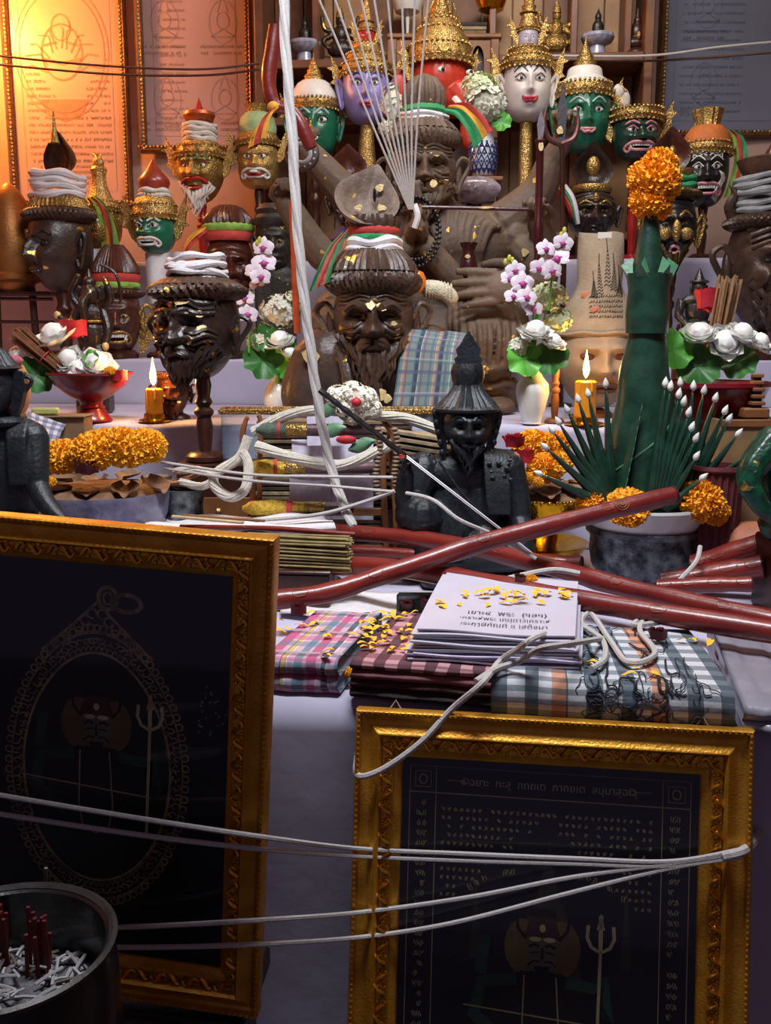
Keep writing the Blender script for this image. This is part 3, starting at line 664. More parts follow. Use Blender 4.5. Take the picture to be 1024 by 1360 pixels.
# --- gold monkey mask
t=T('monkey_mask','gold monkey mask with open red mouth and green-red scarf on top','mask',344,250,3.41,rz=-4)
H=Head(27,32,'demon',c=(0,0,30),jaw=.05); f=t.part('face',H.mb(),gold); eyes(t,H,f,v=.2,r=.15); scroll_mouth(t,H,f,whitep,False,-.45); t.part('mouth',MB().ell(H.at(0,-.5,1),(10,4,4)),redp,f); t.part('muzzle_tooth',MB().ell(H.at(0,-.44,4),(6,2,2)),whitep,f)
crown(t,f,(0,0,0),28,52,[(1,0),(1.08,5),(.95,12),(.8,20)],(14,),fl=30)
t.part('green_cap',MB().lathe([(24,66),(25,76),(22,88),(16,94)],28),mat('pale_green_fabric','92a878',.7),f); t.part('gold_top',MB().lathe([(12,92),(14,100),(17,104),(8,103)],20),gold,f)
ribbon(t,f,[(24,-10,96),(14,-26,80),(4,-30,62),(0,-30,48)],16,[cyel,cred],dirv=(1,0,.4)); legdown(t,Z4,2,6)
# --- small green demon, gold crown (left)
t=T('demon_mask','small green demon mask with gold crown and red flame topknot at left','mask',208,334,3.18,rz=-14)
H=Head(27,30,'demon',c=(0,0,26),jaw=.2); f=t.part('face',H.mb(),greenp); eyes(t,H,f,v=.16,r=.16,lid=whitep); brows(t,H,f,whitep,.36,.05); scroll_mouth(t,H,f,whitep)
crown(t,f,(0,0,0),29,40,[(1,0),(1.08,5),(1.02,10),(1,18),(.85,26),(.7,30)],(18,14),fl=40)
wraps(t,f,(0,0,0),19,68,78,2,hairw); t.part('red_topknot',MB().lathe([(18,78),(21,86),(20,92),(11,102),(3,114),(.3,118)],20),mat('red_brown_lacquer','8e3320',.35,coat=.4),f)
t.part('chest_cloth',MB().grid(lambda u,v:V(((u-.5)*56*(1-.1*v)+14,-6-5*sin(u*9),-2-66*v)),14,8),white,f)
legdown(t,Z3,0,7)
# --- far left gold spired head with green scarf
t=T('deity_mask','gold spired mask wrapped with a green and red scarf at far left','mask',136,330,3.22,rz=-18)
H=Head(27,32,'deity',c=(0,0,30)); f=t.part('face',H.mb(),goldold); eyes(t,H,f,r=.13); lips(t,H,f,redp)
crown(t,f,(0,0,0),28,46,[(1,0),(1.08,4),(1,8),(.9,12)],(14,),fl=26); t.part('crown_tower',MB().lathe([(22,56),(15,66),(10,80),(9,92),(11,100),(8,104)],24,mod=lambda a,z:1+.05*sin(8*a)),gold,f)
t.part('bird_finial',fuse(MB().ell((0,0,108),(8,7,8)).tube([(0,0,112),(-4,0,118),(-10,0,121)],[5,3,1],8).tube([(2,0,112),(5,0,120)],[3,1],6),.9*t.s,t.s,2),gold,f)
ribbon(t,f,[(4,-26,62),(18,-26,50),(24,-20,24),(22,-14,0)],26,[clime,cyel,cred,clime]); t.part('bib',MB().grid(lambda u,v:V(((u-.5)*44,-22-4*sin(u*8),-2-22*v*(1-.5*abs(u-.3)))),10,5),white,f)
legdown(t,Z3,0,7)
# --- large dark head with white wraps (far left), profile to left
t=T('hermit_mask','dark bronze hermit head with white wrap and gold leaf patches facing left','mask',84,386,3.08,rz=-34)
H=Head(38,56,'deity',hd=44,c=(0,0,52),jaw=.22,k=2.1,sq=2.9); f=t.part('face',H.mb(),mat('dark_bronze','3a2b22',.33,.4,.3,30,bump=.3,leaf=.1,leafscale=14)); eyes(t,H,f,r=.14,white_='darkres'); brows(t,H,f,darkres,.32,.08,.08); lips(t,H,f,darkres,-.5,.3,.05,.07); ears(t,H,f,darkres)
for i in range(-2,3): t.part('tooth',MB().box(H.at(i*.09,-.5,2.2),(2.6,1.5,3),.4),whitep,f)
t.part('hair_brim',ridged_brim((0,0,0),34,46,86,106),brownleaf,f); t.part('hair_cone',ridged_cone((0,0,0),[(40,104),(36,112),(32,120)]),goldold,f); wraps(t,f,(0,0,0),31,118,148,4,white,.08)
leaf_dish(t,f,(0,0,168),26,46,darkres,0,.5); t.part('topknot_spire',MB().lathe([(8,186),(5,196),(2.5,206),(1,226)],10),gold,f)
post(t,t.down(Z3)+.3,4,9)
# --- brown hermit with three-colour band, behind (right of previous)
t=T('hermit_mask','dark brown demon-like head with red-green band above the left flowers','mask',158,470,3.1,rz=10)
H=Head(30,44,'demon',c=(0,0,44),jaw=.2,wr=.03); f=t.part('face',H.mb(),redbrown); eyes(t,H,f,r=.15,white_='goldold'); scroll_mouth(t,H,f,goldold); ears(t,H,f,goldold,h=.5,out=.25)
t.part('hair_brim',ridged_brim((0,0,0),28,36,72,84),redbrown,f); band(t,f,(0,0,0),31,84,92,clime); band(t,f,(0,0,0),31,92,104,cred); t.part('hair_cone',ridged_cone((0,0,0),[(32,104),(30,112),(20,130),(12,140)]),redbrown,f)
t.part('gold_flame_ear',flare(1,28,0,20,44),goldold,f); legdown(t,Z3,4,10)
# --- hermit head on turned post
t=T('hermit_mask','wrinkled bronze hermit head with white turban on a slim turned post','mask',266,500,2.23,rz=-22)
H=Head(54,66,'hermit',c=(0,0,62),jaw=.3,wr=.045,wk=24); f=t.part('face',H.mb(84,70),darkres); eyes(t,H,f,v=.1,r=.09,white_='darkres',iris='blackm'); ears(t,H,f,darkres,h=.4,out=.3,v=-.1)
m=MB()
for k in range(5):
    for sg in(-1,1): m.tube(arc(H,[(sg*.05,.3+.1*k),(sg*.3,.36+.1*k+.03*(k%2)),(sg*.55,.28+.1*k),(sg*.8,.3+.09*k)],1.5,4),3.4,6)
    for sg in(-1,1): m.tube(arc(H,[(sg*.3,-.05-.1*k),(sg*.5,-.1-.1*k),(sg*.7,-.02-.1*k),(sg*.85,-.1-.08*k)],1.5,4),3,6)
t.part('wrinkles',m,darkres,f); t.part('lips',MB().tube(arc(H,[(-.36,-.55),(0,-.47),(.36,-.55)],3),4,6).tube(arc(H,[(-.3,-.6),(0,-.63),(.3,-.6)],3),4,6),darkres,f)
moustache(t,H,f,darkres,.5,.09); t.part('beard',strands(H,45,30,6,5,v0=-.6,spread=.95,wav=.05,pull=.45),darkres,f)
t.part('hair_brim',ridged_brim((0,0,0),50,63,98,122,34,1.6,.075),brownleaf,f); t.part('hair_cone',ridged_cone((0,0,0),[(58,118),(48,124),(36,128),(32,140)],30,.03),brownleaf,f); wraps(t,f,(0,0,0),36,121,154,5,white,.1,1)
flakes(t,H,f,[(.2,.55,11),(.62,.3,8),(.62,.0,8),(.4,-.2,9)],seed=2)
pz=t.down(.972); post(t,pz+.3,0,10,wooddk,c=(4,0,0)); 
B=T('wooden_chest','dark wooden box carrying the turned post of the turbaned head','box',300,640,2.16); 
zb=B.down(Z1); zt=B.down(.97)
B.part('body',MB().box((-12,44,(zb+zt)/2),(112,66,zt-zb-4),2),wooddk); B.part('lid',MB().box((-12,44,zt-3),(118,70,5),1.5),wooddk); B.part('drawer_front',MB().box((-12,9.5,zb+60),(90,3,36),1),woodm); B.part('knob',MB().ell((-12,6,zb+60),(4,4,4)),gold)
# --- head O, brown with tri-colour band
t=T('hermit_mask','red-brown carved head with lime-and-red band behind the pink orchids','mask',306,402,3.1,rz=12)
H=Head(32,46,'hermit',c=(0,0,44),jaw=.25,wr=.05); f=t.part('face',H.mb(),redbrown); eyes(t,H,f,r=.12,white_='redbrown'); moustache(t,H,f,redbrown); t.part('beard',strands(H,27,30,3.6,9,v0=-.65),redbrown,f); ears(t,H,f,redbrown)
band(t,f,(0,0,0),33,78,90,cred); band(t,f,(0,0,0),33.5,90,100,clime); t.part('hair_cone',ridged_cone((0,0,0),[(33,100),(32,106),(20,120),(12,124)],24,.05),redbrown,f)
ribbon(t,f,[(-24,-14,94),(-38,-18,86),(-52,-14,74),(-60,-10,60)],24,[cred,cyel],dirv=(.2,0,1)); legdown(t,Z3,4,9)
# --- small leaf-topknot hermit behind (470,240)
t=T('hermit_mask','small dark hermit head with pointed red-brown leaf topknot behind the main topknot','mask',463,300,3.12,rz=10)
H=Head(24,30,'hermit',c=(0,0,26),wr=.03); f=t.part('face',H.mb(),darkres); eyes(t,H,f,r=.13,white_='whitep'); ears(t,H,f,darkres); t.part('beard',strands(H,15,18,3,4),darkres,f)
t.part('hair_brim',ridged_brim((0,0,0),22,28,44,54),darkres,f); band(t,f,(0,0,0),21,54,60,goldold); leaf_dish(t,f,(0,-4,74),24,40,redbrown,10,.5); legdown(t,Z3,3,8)
t.part('shoulder_cloth',MB().lathe([(30,-40),(28,-20),(18,-4),(10,2)],20),mat('blue_cloth','39406e',.7),f)
# --- dark carved idol by the red staff
t=T('carved_idol','dark grey-green carved idol with thick brow crown left of the red staff','statue',366,384,3.08)
H=Head(23,36,'demon',c=(0,0,56),jaw=.1,wr=.04); f=t.part('face',H.mb(),mat('green_black_stone','2b2a24',.5,.2,.3,60,bump=.6,leaf=.05)); eyes(t,H,f,r=.16,white_='goldold'); ears(t,H,f,MT['green_black_stone'])
t.part('crown',MB().lathe([(22,78),(27,84),(27,90),(22,95),(24,101),(18,108),(4,110)],28,mod=lambda a,z:1+.05*sin(14*a)),MT['green_black_stone'],f)
t.part('body',fuse(MB().ell((0,0,12),(30,18,24)).ell((0,0,32),(22,14,18)).box((0,0,(t.down(Z3)+10)/2),(52,34,10-t.down(Z3)-.6)),2.4*t.s,t.s,3),MT['green_black_stone'])
# --- dark hermit with cone topknot (right)
t=T('hermit_mask','glossy dark hermit mask with pointed brown cone topknot above the tan clay head','mask',784,322,3.1,rz=-2)
H=Head(33,34,'hermit',c=(0,0,34),wr=.05,jaw=.3); f=t.part('face',H.mb(),darkres); eyes(t,H,f,r=.13,white_='goldold'); brows(t,H,f,goldold,.34,.05); ears(t,H,f,darkres); t.part('forehead_gem',MB().ell(H.at(0,.55,1),(4,2,6)),goldold,f)
band(t,f,(0,0,0),25,62,72,goldold); leaf_dish(t,f,(0,0,92),25,46,darkres,0,.6); t.part('topknot_boss',MB().ell((0,-4,96),(9,6,13)),goldold,f)
legdown(t,Z3,3,8)
# --- black and gold bearded hermit (right)
t=T('hermit_mask','black-and-gold hermit mask with pointed beard beside the marigold spire','mask',888,372,3.12,rz=-6)
H=Head(32,50,'hermit',c=(0,0,64),jaw=.4,wr=.03); f=t.part('face',H.mb(),nearblk); eyes(t,H,f,r=.13,white_='goldold'); brows(t,H,f,goldold,.3,.07); t.part('nose',MB().ell(H.at(0,-.1,0),(6,4,14)),goldold,f)
for sg in(-1,1): t.part('cheek',MB().ell(H.at(sg*.45,-.16,0),(9,4,8)),goldold,f)
t.part('lips',MB().tube([H.at(.22*cos(a),-.55+.09*sin(a),2) for a in [2*pi*i/14 for i in range(14)]],2.2,6,closed=True),pinkp,f); moustache(t,H,f,nearblk,.7); t.part('beard',strands(H,31,44,4,8,v0=-.66,spread=.75,pull=1.1),mat('dark_gold_hair','4a3a1e',.4,.6,.3,60,bump=.5),f); ears(t,H,f,goldold)
t.part('hair_brim',ridged_brim((0,0,0),28,36,100,116),MT['dark_gold_hair'],f); wraps(t,f,(0,0,0),26,116,130,2,cgreen); band(t,f,(0,0,0),25,130,140,goldold)
leaf_dish(t,f,(-4,0,160),24,44,redbrown,0,.5); t.part('topknot_boss',MB().ell((-4,-4,156),(6,5,14)),goldold,f); legdown(t,Z3,20,7)
# --- big right head with grey wraps
t=T('hermit_mask','large dark brown hermit head with grey wrapped turban at the right edge','mask',1010,452,3.1,rz=8)
H=Head(50,78,'hermit',c=(0,0,92),jaw=.2,wr=.06,wk=22); f=t.part('face',H.mb(76,60),mat('bronze_brown','46342a',.4,.3,.3,30,bump=.35)); eyes(t,H,f,r=.1,white_='darkres'); moustache(t,H,f,MT['bronze_brown'],.4,.11); ears(t,H,f,MT['bronze_brown'],out=.25)
t.part('beard',strands(H,31,40,5,2),MT['bronze_brown'],f)
m=MB()
for k in range(4):
    for sg in(-1,1): m.tube(arc(H,[(sg*.08,.32+.1*k),(sg*.35,.4+.1*k),(sg*.75,.3+.1*k)],1.5,4),3.2,6)
t.part('wrinkles',m,MT['bronze_brown'],f)
t.part('hair_brim',ridged_brim((0,0,0),44,55,140,160),MT['bronze_brown'],f); wraps(t,f,(0,0,0),42,162,206,6,mat('grey_cotton','8a8e92',.9,bump=.5,bs=300),.06,4)
t.part('turban_dish',MB().lathe([(30,204),(38,216),(44,228),(40,230),(12,224)],30),brown,f); t.part('dish_flame',MB().lathe([(14,226),(10,236),(3,248),(.4,256)],14),redbrown,f)
t.part('hair_locks',MB().tube(spline([(-44,4,150),(-54,2,170),(-48,0,186),(-56,0,196)],4),[8,8,7,7,7,6,6,5,5,4,3,2,1],8),MT['bronze_brown'],f)
legdown(t,Z3,14,9)
# --- tan clay head under yantra cloth hat (right)
t=T('clay_mask','tan clay head with a tall flat cloth hat printed with black script','mask',792,494,2.6)
H=Head(52,62,'hermit',c=(0,0,14),jaw=.15,k=.8); f=t.part('face',H.mb(70,56),clay)
for sg in(-1,1): t.part('eye_shadow',MB().ell(H.at(sg*.36,.12,0),(13,4,6)),mat('burnt_clay','4d2f20',.6),f)
t.part('lips',MB().tube(arc(H,[(-.34,-.5),(0,-.46),(.34,-.5)],2),4,6).tube(arc(H,[(-.3,-.57),(0,-.6),(.3,-.57)],2),4,6),MT['burnt_clay'],f)
def hat(u,v):
    a=2*pi*u; z=46+132*v; w=54-4*sm(0,.25,v)-22*sm(.14,.55,v)+2*v; d=44*(1-v)**.8+6; 
    return V((w*sin(a)+.8*sin(5*a+9*v),-d*cos(a),z+2*sin(3*a)*v))
hm=MB().grid(hat,48,22,True); hm.f.append(tuple(21*48+i for i in range(48)))
h=t.part('cloth_hat',hm,mat('tan_cloth','93826c',.85,0,.12,30,bump=.4,bs=160),f)
t.part('seam_roll',MB().tube([hat(i/36,.03+.01*sin(i))*1.0+V((0,-2,0)) for i in range(36)],2.4,6,closed=True),MT['tan_cloth'],f)
def onhat(x,z,off=.8):
    v=(z-46)/132; w=54-4*sm(0,.25,v)-22*sm(.14,.55,v)+2*v; d=44*(1-v)**.8+6; a=math.asin(max(-.95,min(.95,x/w))); p=hat(a/(2*pi),v); return p+V((0,-off,0))
m=MB(); g=random.Random(5)
for x,z0,z1 in((-6,100,140),(4,110,158),(12,104,138),(20,100,124),(-14,96,118)):
    for k in range(10):
        z=z0+(z1-z0)*k/10; wv=4*(1-k/10)+.4; m.tube([onhat(x-wv,z),onhat(x-wv*.3,z+2),onhat(x+wv*.4,z-1),onhat(x+wv,z+1.5)],.5,4)
    m.tube([onhat(x,z1-2),onhat(x,z1+12)],.5,4)
for r in range(5):
    for k in range(13):
        x=-20+3.4*k; z=70+6.4*r
        m.tube([onhat(x,z),onhat(x+1.2,z+3*g.random()),onhat(x+2.2,z-1+2*g.random()),onhat(x+2.4,z+3)],.45,4)
t.part('ink_script',m,mat('ink','1d1917',.8,bump=0),h)
t.part('paper_tag',MB().box(onhat(2,174,1),(18,1,8)),whitep,h)
for i,x in enumerate((-22,-12)): t.part('pink_stain',MB().ell(onhat(x,100-20*i,0),(8,1.2,5)),mat('faded_red','b0705c',.8),h)
post(t,t.down(Z2)+.3,-40,9,woodm)
# --- small seated figure at right (Buddha-like bust)
t=T('seated_figurine','small dark bronze seated figurine with a pointed cap behind the white lotuses','statue',925,442,2.6)
bz=mat('bronze_dark','3a3836',.4,.6,.2,40,bump=.3)
b=MB().ell((0,0,6),(28,20,12)).ell((0,0,28),(17,12,20)).ell((0,0,42),(23,11,9)).tube([(-22,0,40),(-27,-6,22),(-16,-14,8)],[7,6,5],10).tube([(22,0,40),(27,-6,22),(16,-14,8)],[7,6,5],10).ell((0,0,58),(10,10,13)).tube([(0,0,44),(0,0,54)],6,8).tube([(0,0,68),(0,0,74),(0,0,84)],[8,5,1],8)
b.ell((0,0,-4),(30,20,6)); t.part('body',fuse(b,1.0*t.s,t.s,2),bz); 
for sg in(-1,1): t.part('ear',MB().ell((sg*10.5,0,56),(1.5,2.5,6)),bz)
t.part('cap_brim',MB().lathe([(11,64),(13,66),(11,68)],20),bz); t.part('nose',MB().ell((0,-10,57),(1.8,2.4,3)),bz); zz=t.down(Z2); t.part('plinth',MB().lathe([(30,zz+.3),(30,-8),(26,-5)],24),wooddk)
t.part('staff',MB().tube([(-30,-10,44),(-22,-12,-8)],1.6,6),bz)
# ---------- statues ----------
def limb(mb,pts,rs,n=12,k=5):
    sp=spline(pts,k); m=len(sp); L=len(rs)-1
    rr=[]
    for i in range(m):
        q=i/(m-1)*L; a=min(int(q),L-1); rr.append(rs[a]+(rs[a+1]-rs[a])*(q-a))
    mb.tube(sp,rr,n)
    for p,r in ((sp[0],rr[0]),(sp[-1],rr[-1])): mb.ell(p,r*.98,10,8)
    return mb
def hand(mb,w,d,n,L,curl=.5,side=1,thumb=.6,spread=.08):
    """w wrist, d finger direction, n palm normal (fingers curl towards n), L hand length"""
    w=V(w); d=V(d).normalized(); n=V(n); n=(n-d*n.dot(d)).normalized(); x=d.cross(n)*side
    Mx=Matrix((x,d,n)).transposed().to_4x4(); Mx.translation=w+d*L*.27
    mb.ell((0,0,0),(L*.25,L*.31,L*.12),12,8,Mx)
    for i in range(4):
        q=i-1.5; le=(.88,1,.95,.75)[i]*L*.5; r=L*(.068 if i<3 else .058)
        p=w+d*L*.48+x*(-q)*L*.135; dd=(d-x*q*spread).normalized(); pts=[p-d*L*.1,p]; a=0
        for sg in (.45,.32,.25):
            a+=curl; pts.append(pts[-1]+(dd*cos(a)+n*sin(a))*le*sg)
        mb.tube(pts,[r*1.05,r*1.08,r*1.02,r*.95,r*.75],8); mb.ell(pts[-1],r*.8,8,6)
    p=w+d*L*.12+x*L*.2; pts=[p,p+(d*.55+x*.7+n*.25).normalized()*L*.22,]; pts.append(pts[-1]+(d*.8+x*.1*(1-thumb)+n*thumb).normalized()*L*.17); pts.append(pts[-1]+(d*.7-x*.2*thumb+n*thumb).normalized()*L*.13)
    mb.tube(pts,[L*.09,L*.085,L*.075,L*.055],8); mb.ell(pts[-1],L*.058,8,6); return mb
def hermit_face(t,H,mt,par=None,beardlen=60,seed=1,beardn=45,wr=True,br=5,gl=()):
    f=t.part('head',H.mb(90,76),mt,par)
    if wr:
        m=MB()
        for k in range(4):
            for sg in(-1,1):
                m.tube(arc(H,[(sg*.06,.36+.09*k),(sg*.3,.42+.09*k),(sg*.6,.34+.09*k),(sg*.8,.36+.08*k)],.6,4),H.hw*.045,6)
        for sg in(-1,1):
            for k in range(3): m.tube(arc(H,[(sg*(.28+.03*k),-.02-.11*k),(sg*.5,-.12-.1*k),(sg*(.72),-.06-.12*k)],.6,4),H.hw*.045,6)
            m.tube(arc(H,[(sg*.16,.1),(sg*.36,.03),(sg*.58,.08)],.4,5),H.hw*.05,6); m.tube(arc(H,[(sg*.16,.12),(sg*.36,.17),(sg*.58,.1)],.4,5),H.hw*.05,6)
        t.part('face_wrinkles',m,mt,f)
    brows(t,H,f,mt,.24,.1,.1)
    t.part('lips',MB().tube(arc(H,[(-.3,-.56),(0,-.5),(.3,-.56)],1),H.hw*.07,6).tube(arc(H,[(-.24,-.6),(0,-.63),(.24,-.6)],1),H.hw*.07,6),mt,f)
    moustache(t,H,f,mt,.6,.11); t.part('beard',strands(H,beardn,beardlen,br,seed,v0=-.6,spread=.92,wav=.1,pull=.55),mt,f)
    ears(t,H,f,mt,h=.46,out=.25,v=-.02)
    flakes(t,H,f,gl,seed=seed); return f
def chip(c,r,rz,seed=0):
    g=random.Random(seed+int(c[0]*13+c[2]*7)); n=9; return MB().prism([(r*g.uniform(.55,1.1)*cos(2*pi*i/n),rz*g.uniform(.55,1.1)*sin(2*pi*i/n)) for i in range(n)],1.2,Matrix.Translation(V(c)))
# === R: large multi-armed seated hermit behind
stm=mat('grey_brown_statue','66513f',.65,0,.25,30,h2='56463a',bump=.4,bs=90,leaf=.03,leafscale=30)
t=T('hermit_statue','large grey-brown seated hermit statue with several arms and a draped robe','statue',590,560,2.72)
s=t.s; b=MB(); zf=t.down(Z2)+1
by=70
b.ell((5,by+10,150),(92,58,100),24,18).ell((2,by+4,235),(100,50,52),24,16).ell((-10,by,285),(34,32,34))
b.ell((-2,by,110),(110,66,60),24,14)
# legs: right knee draped with shin, left knee
limb(b,[(20,by-20,112),(64,16,118),(50,-14,112)],[50,50,47]); limb(b,[(50,-14,104),(58,-2,66),(62,6,zf+14)],[44,30,24])
limb(b,[(-60,by-10,110),(-120,20,128),(-135,0,120)],[54,54,46]); limb(b,[(-135,0,116),(-140,6,60),(-140,8,zf+14)],[42,30,26])
b.ell((66,-16,zf+9),(26,40,14)); b.ell((-140,-10,zf+9),(26,40,14)); b.box((-40,70,(zf+70)/2+10),(230,90,60-zf),10)
# right side arms (image right)
limb(b,[(84,by+6,262),(126,70,300),(140,60,340)],[32,25,17]); limb(b,[(140,60,340),(158,46,372),(150,36,380)],[16,13,12])
limb(b,[(94,by,246),(136,54,222),(120,20,262)],[28,20,15]); limb(b,[(102,by,236),(128,20,196),(114,-36,176),(92,-58,172)],[26,21,16,12])
# left side arms
limb(b,[(-84,by+6,262),(-130,66,300),(-180,54,352)],[30,24,16]); limb(b,[(-88,by,244),(-150,50,210),(-208,26,284)],[30,23,16])
# praying forearms in front of chest
limb(b,[(44,by-34,186),(26,8,172),(-26,-8,226)],[20,19,14]); limb(b,[(-92,by-10,210),(-98,8,186),(-52,-8,224)],[22,20,14])
hand(b,(-30,-8,226),(-.12,.05,1),(-1,-.1,0),78,.05,1,.3); hand(b,(-48,-8,226),(.12,.05,1),(1,-.1,0),78,.05,-1,.3)
hand(b,(150,36,368),(.0,-.3,1),(-.3,-1,0),52,1.0,1); hand(b,(120,20,256),(-.1,-.4,1),(-.6,-1,0),58,1.0,1)
hand(b,(94,-58,171),(-1,-.06,.0),(0,.8,-.2),88,.12,-1,.25); hand(b,(-180,54,348),(-.1,-.3,1),(.6,-1,0),54,1.0,-1); hand(b,(-208,26,280),(-.0,-.3,1),(.5,-1,0),56,1.0,-1)
for k in range(9):  # robe folds across the chest
    def sf(x,z):
        ys=[cy-ry*math.sqrt(q_) for cx_,cy,cz_,rx,ry,rz in ((5,by+10,150,92,58,100),(2,by+4,235,100,50,52),(-2,by,110,110,66,60)) for q_ in [1-((x-cx_)/rx)**2-((z-cz_)/rz)**2] if q_>0]
        return V((x,(min(ys) if ys else by)-3.2,z))
    b.tube(spline([sf(-18+11.5*k,276-.35*k*k),sf(-16+9.5*k,252),sf(-4+6.6*k,228),sf(14+4*k,206),sf(34+1.5*k,188)],5),[5.8]*12+[5]*5+[4,4,3,2],8)
for k in range(11):  # folds over the knee
    a=-1.2+2.4*k/10
    b.tube(spline([(50+46*sin(a),-14-40*cos(a)*.5+20,154),(52+50*sin(a),-14-48*cos(a),116),(52+44*sin(a),-12-43*cos(a),78)],4),4.5,7)
b.tube([(56+36*cos(a),0+34*sin(a),50+3*sin(5*a)) for a in [2*pi*i/24 for i in range(24)]],6,8,closed=True)
b.tube([(50+46*cos(a),-8+44*sin(a),74+3*sin(5*a)) for a in [2*pi*i/24 for i in range(24)]],7,8,closed=True)
body=t.part('body',fuse(b,1.8*s,s,2),stm)
H=Head(43,51,'hermit',c=(-28,by-24,322),wr=.06,wk=22,jaw=.22,k=1.1)
f=hermit_face(t,H,stm,body,34,3,45,True,5,[(.3,.32,9),(.55,-.35,9)])
t.part('hair_brim',ridged_brim((-28,by-24,0),41,49,352,376,40,1.4,.06),stm,body)
t.part('hair_cap',ridged_cone((-28,by-24,0),[(45,374),(38,382),(31,388)],30,.04),stm,body)
wraps(t,body,(-28,by-24,0),30,384,396,2,white,.05,3); band(t,body,(-28,by-24,0),30,396,405,cgreen,r1=28)
t.part('topknot_cone',ridged_cone((-28,by-24,0),[(26,402),(28,414),(26,428),(17,440),(4,446)],18,.05),stm,body)
ribbon(t,body,[(0,by-50,398),(18,by-60,394),(36,by-62,376),(46,by-60,358)],34,[cgreen,cgreen,cyel,cred],dirv=(.7,0,.7))
t.part('mala_beads',None or (lambda m:[m.ell(V((-40+27*sin(a)*(1+.12*k),-28-12*k*.4,244-34*cos(a)*(1.1+.14*k) -14*k*.3)),2.6,6,4) for k in range(2) for a in [2*pi*i/40 for i in range(40)]] and m)(MB()),blackm,body,stuff=True)
t.part('tied_string',MB().tube(spline([(-42,-40,272),(-38,-42,258),(-42,-40,244)],4),4,8),white,body)
for (x,y,z) in ((-18,-20,300),(104,20,220),(58,-36,196)): t.part('gold_leaf',chip((x,y-2,z),6,6),flakem,body)
marl=mat('maroon_lacquer','3c1216',.3,0,.2,30,coat=.3)
# things the statue holds
def held(name,label,cat,pts,r,mt,n=8,base=None):
    return one(name,label,cat,MB().tube(pts,r,n),mt)
def W(px,py,Y): return P(px,py,Y)
q=T('trident','dark red trident held up by the raised right hand of the big statue','trident',745,200,2.6)
q.part('shaft',MB().tube([(6,0,-120),(2,0,0),(0,0,8)],[3,3.5,4],8),wooddk)
q.part('prong',MB().tube(spline([(0,0,8),(-17,0,16),(-23,0,36),(-20,0,58)],4),[4,4,4,4,4,4,3.5,3,2.5,2,1.5,1,.4],8),mat('dull_metal_red','5f3a38',.4,.4)); q.part('prong',MB().tube(spline([(0,0,8),(17,0,16),(22,0,36),(19,0,58)],4),[4,4,4,4,4,4,3.5,3,2.5,2,1.5,1,.4],8),MT['dull_metal_red'])
q.part('blade',MB().prism([(-4,10),(4,10),(7,50),(0,86),(-6,50)],2.5),mat('grey_blade','5f5a62',.35,.6)); q.part('gold_leaf',chip((-3,-5,24),5,6),flakem)
q=T('staff','dark red turned staff with a pale spear blade beside the robed shoulder','staff',714,330,2.56)
q.part('shaft',MB().lathe([(4,-30),(6,-20),(4,-8),(6,10),(8,26),(5,36),(5,130),(8,136),(3,140)],16),marl); q.part('blade',MB().prism([(-3,138),(3,138),(5,156),(0,176),(-5,156)],2),mat('pale_blade','8a8088',.35,.5)); q.part('gold_leaf',chip((0,-5.5,128),5,7),flakem)
q=T('offering_jar','small red-brown glazed jar held in the statue\'s lap hand','jar',622,368,2.71)
q.part('body',MB().lathe([(9,0),(11,4),(12,14),(10,24),(7,32),(8,36),(12,44),(10,44),(6,36),(2,34)],24),marl); q.part('gold_leaf',chip((-2,-11.5,26),4,4),flakem)
q=T('conch_ring','grey ring-shaped disc with white inner rim held by the raised left hand','ornament',401,204,2.66)
q.part('ring',MB().tube([(17*cos(a),0,17*sin(a)) for a in [2*pi*i/32 for i in range(32)]],8,8,closed=True,flat=.8),mat('grey_stone','4d4744',.5)); q.part('inner_rim',MB().tube([(12*cos(a),-5,12*sin(a)) for a in [2*pi*i/28 for i in range(28)]],3,6,closed=True),mat('shell_white','a9a7a8',.4))
for k in range(14):
    a=2*pi*k/14; q.part('rim_segment',MB().box((18*cos(a),-7,18*sin(a)),(3,3,3),.8),MT['shell_white'])
q=T('staff','bent red wooden staff with scarf knot standing left of the white cord','staff',392,402,2.54)
q.part('shaft',MB().tube(spline([(2,0,-40),(0,0,40),(-2,0,130)],5),4.5,10),mat('orange_red_wood','a8431f',.35,coat=.4))
q.part('upper_staff',MB().tube(spline([(24,4,196),(2,4,240),(-22,6,250),(-30,6,280),(-24,8,320),(-20,8,346)],6),[8,9,9,10,10,9,8.5,8,8,8,8,8,8.5,8.5,9,9,9,9,9.5,9.5,10,10,10,10,10,10,9.5,9.5,9,9,9],10),redrod)
q.part('scarf_knot',MB().ell((-24,0,246),(8,8,7)),cyel); ribbon(q,None,[(-20,-6,244),(-32,-10,230),(-40,-8,206)],16,[cred,cyel],name='scarf_tail')
q=T('spear_rod','thin dark red rod lying level across the chest of the big statue','rod',580,276,2.5); q.part('shaft',MB().tube([(-20,0,1),(122,0,-2)],2.6,8),marl); q.part('gold_leaf',chip((66,-3.2,0),13,2.4),flakem)
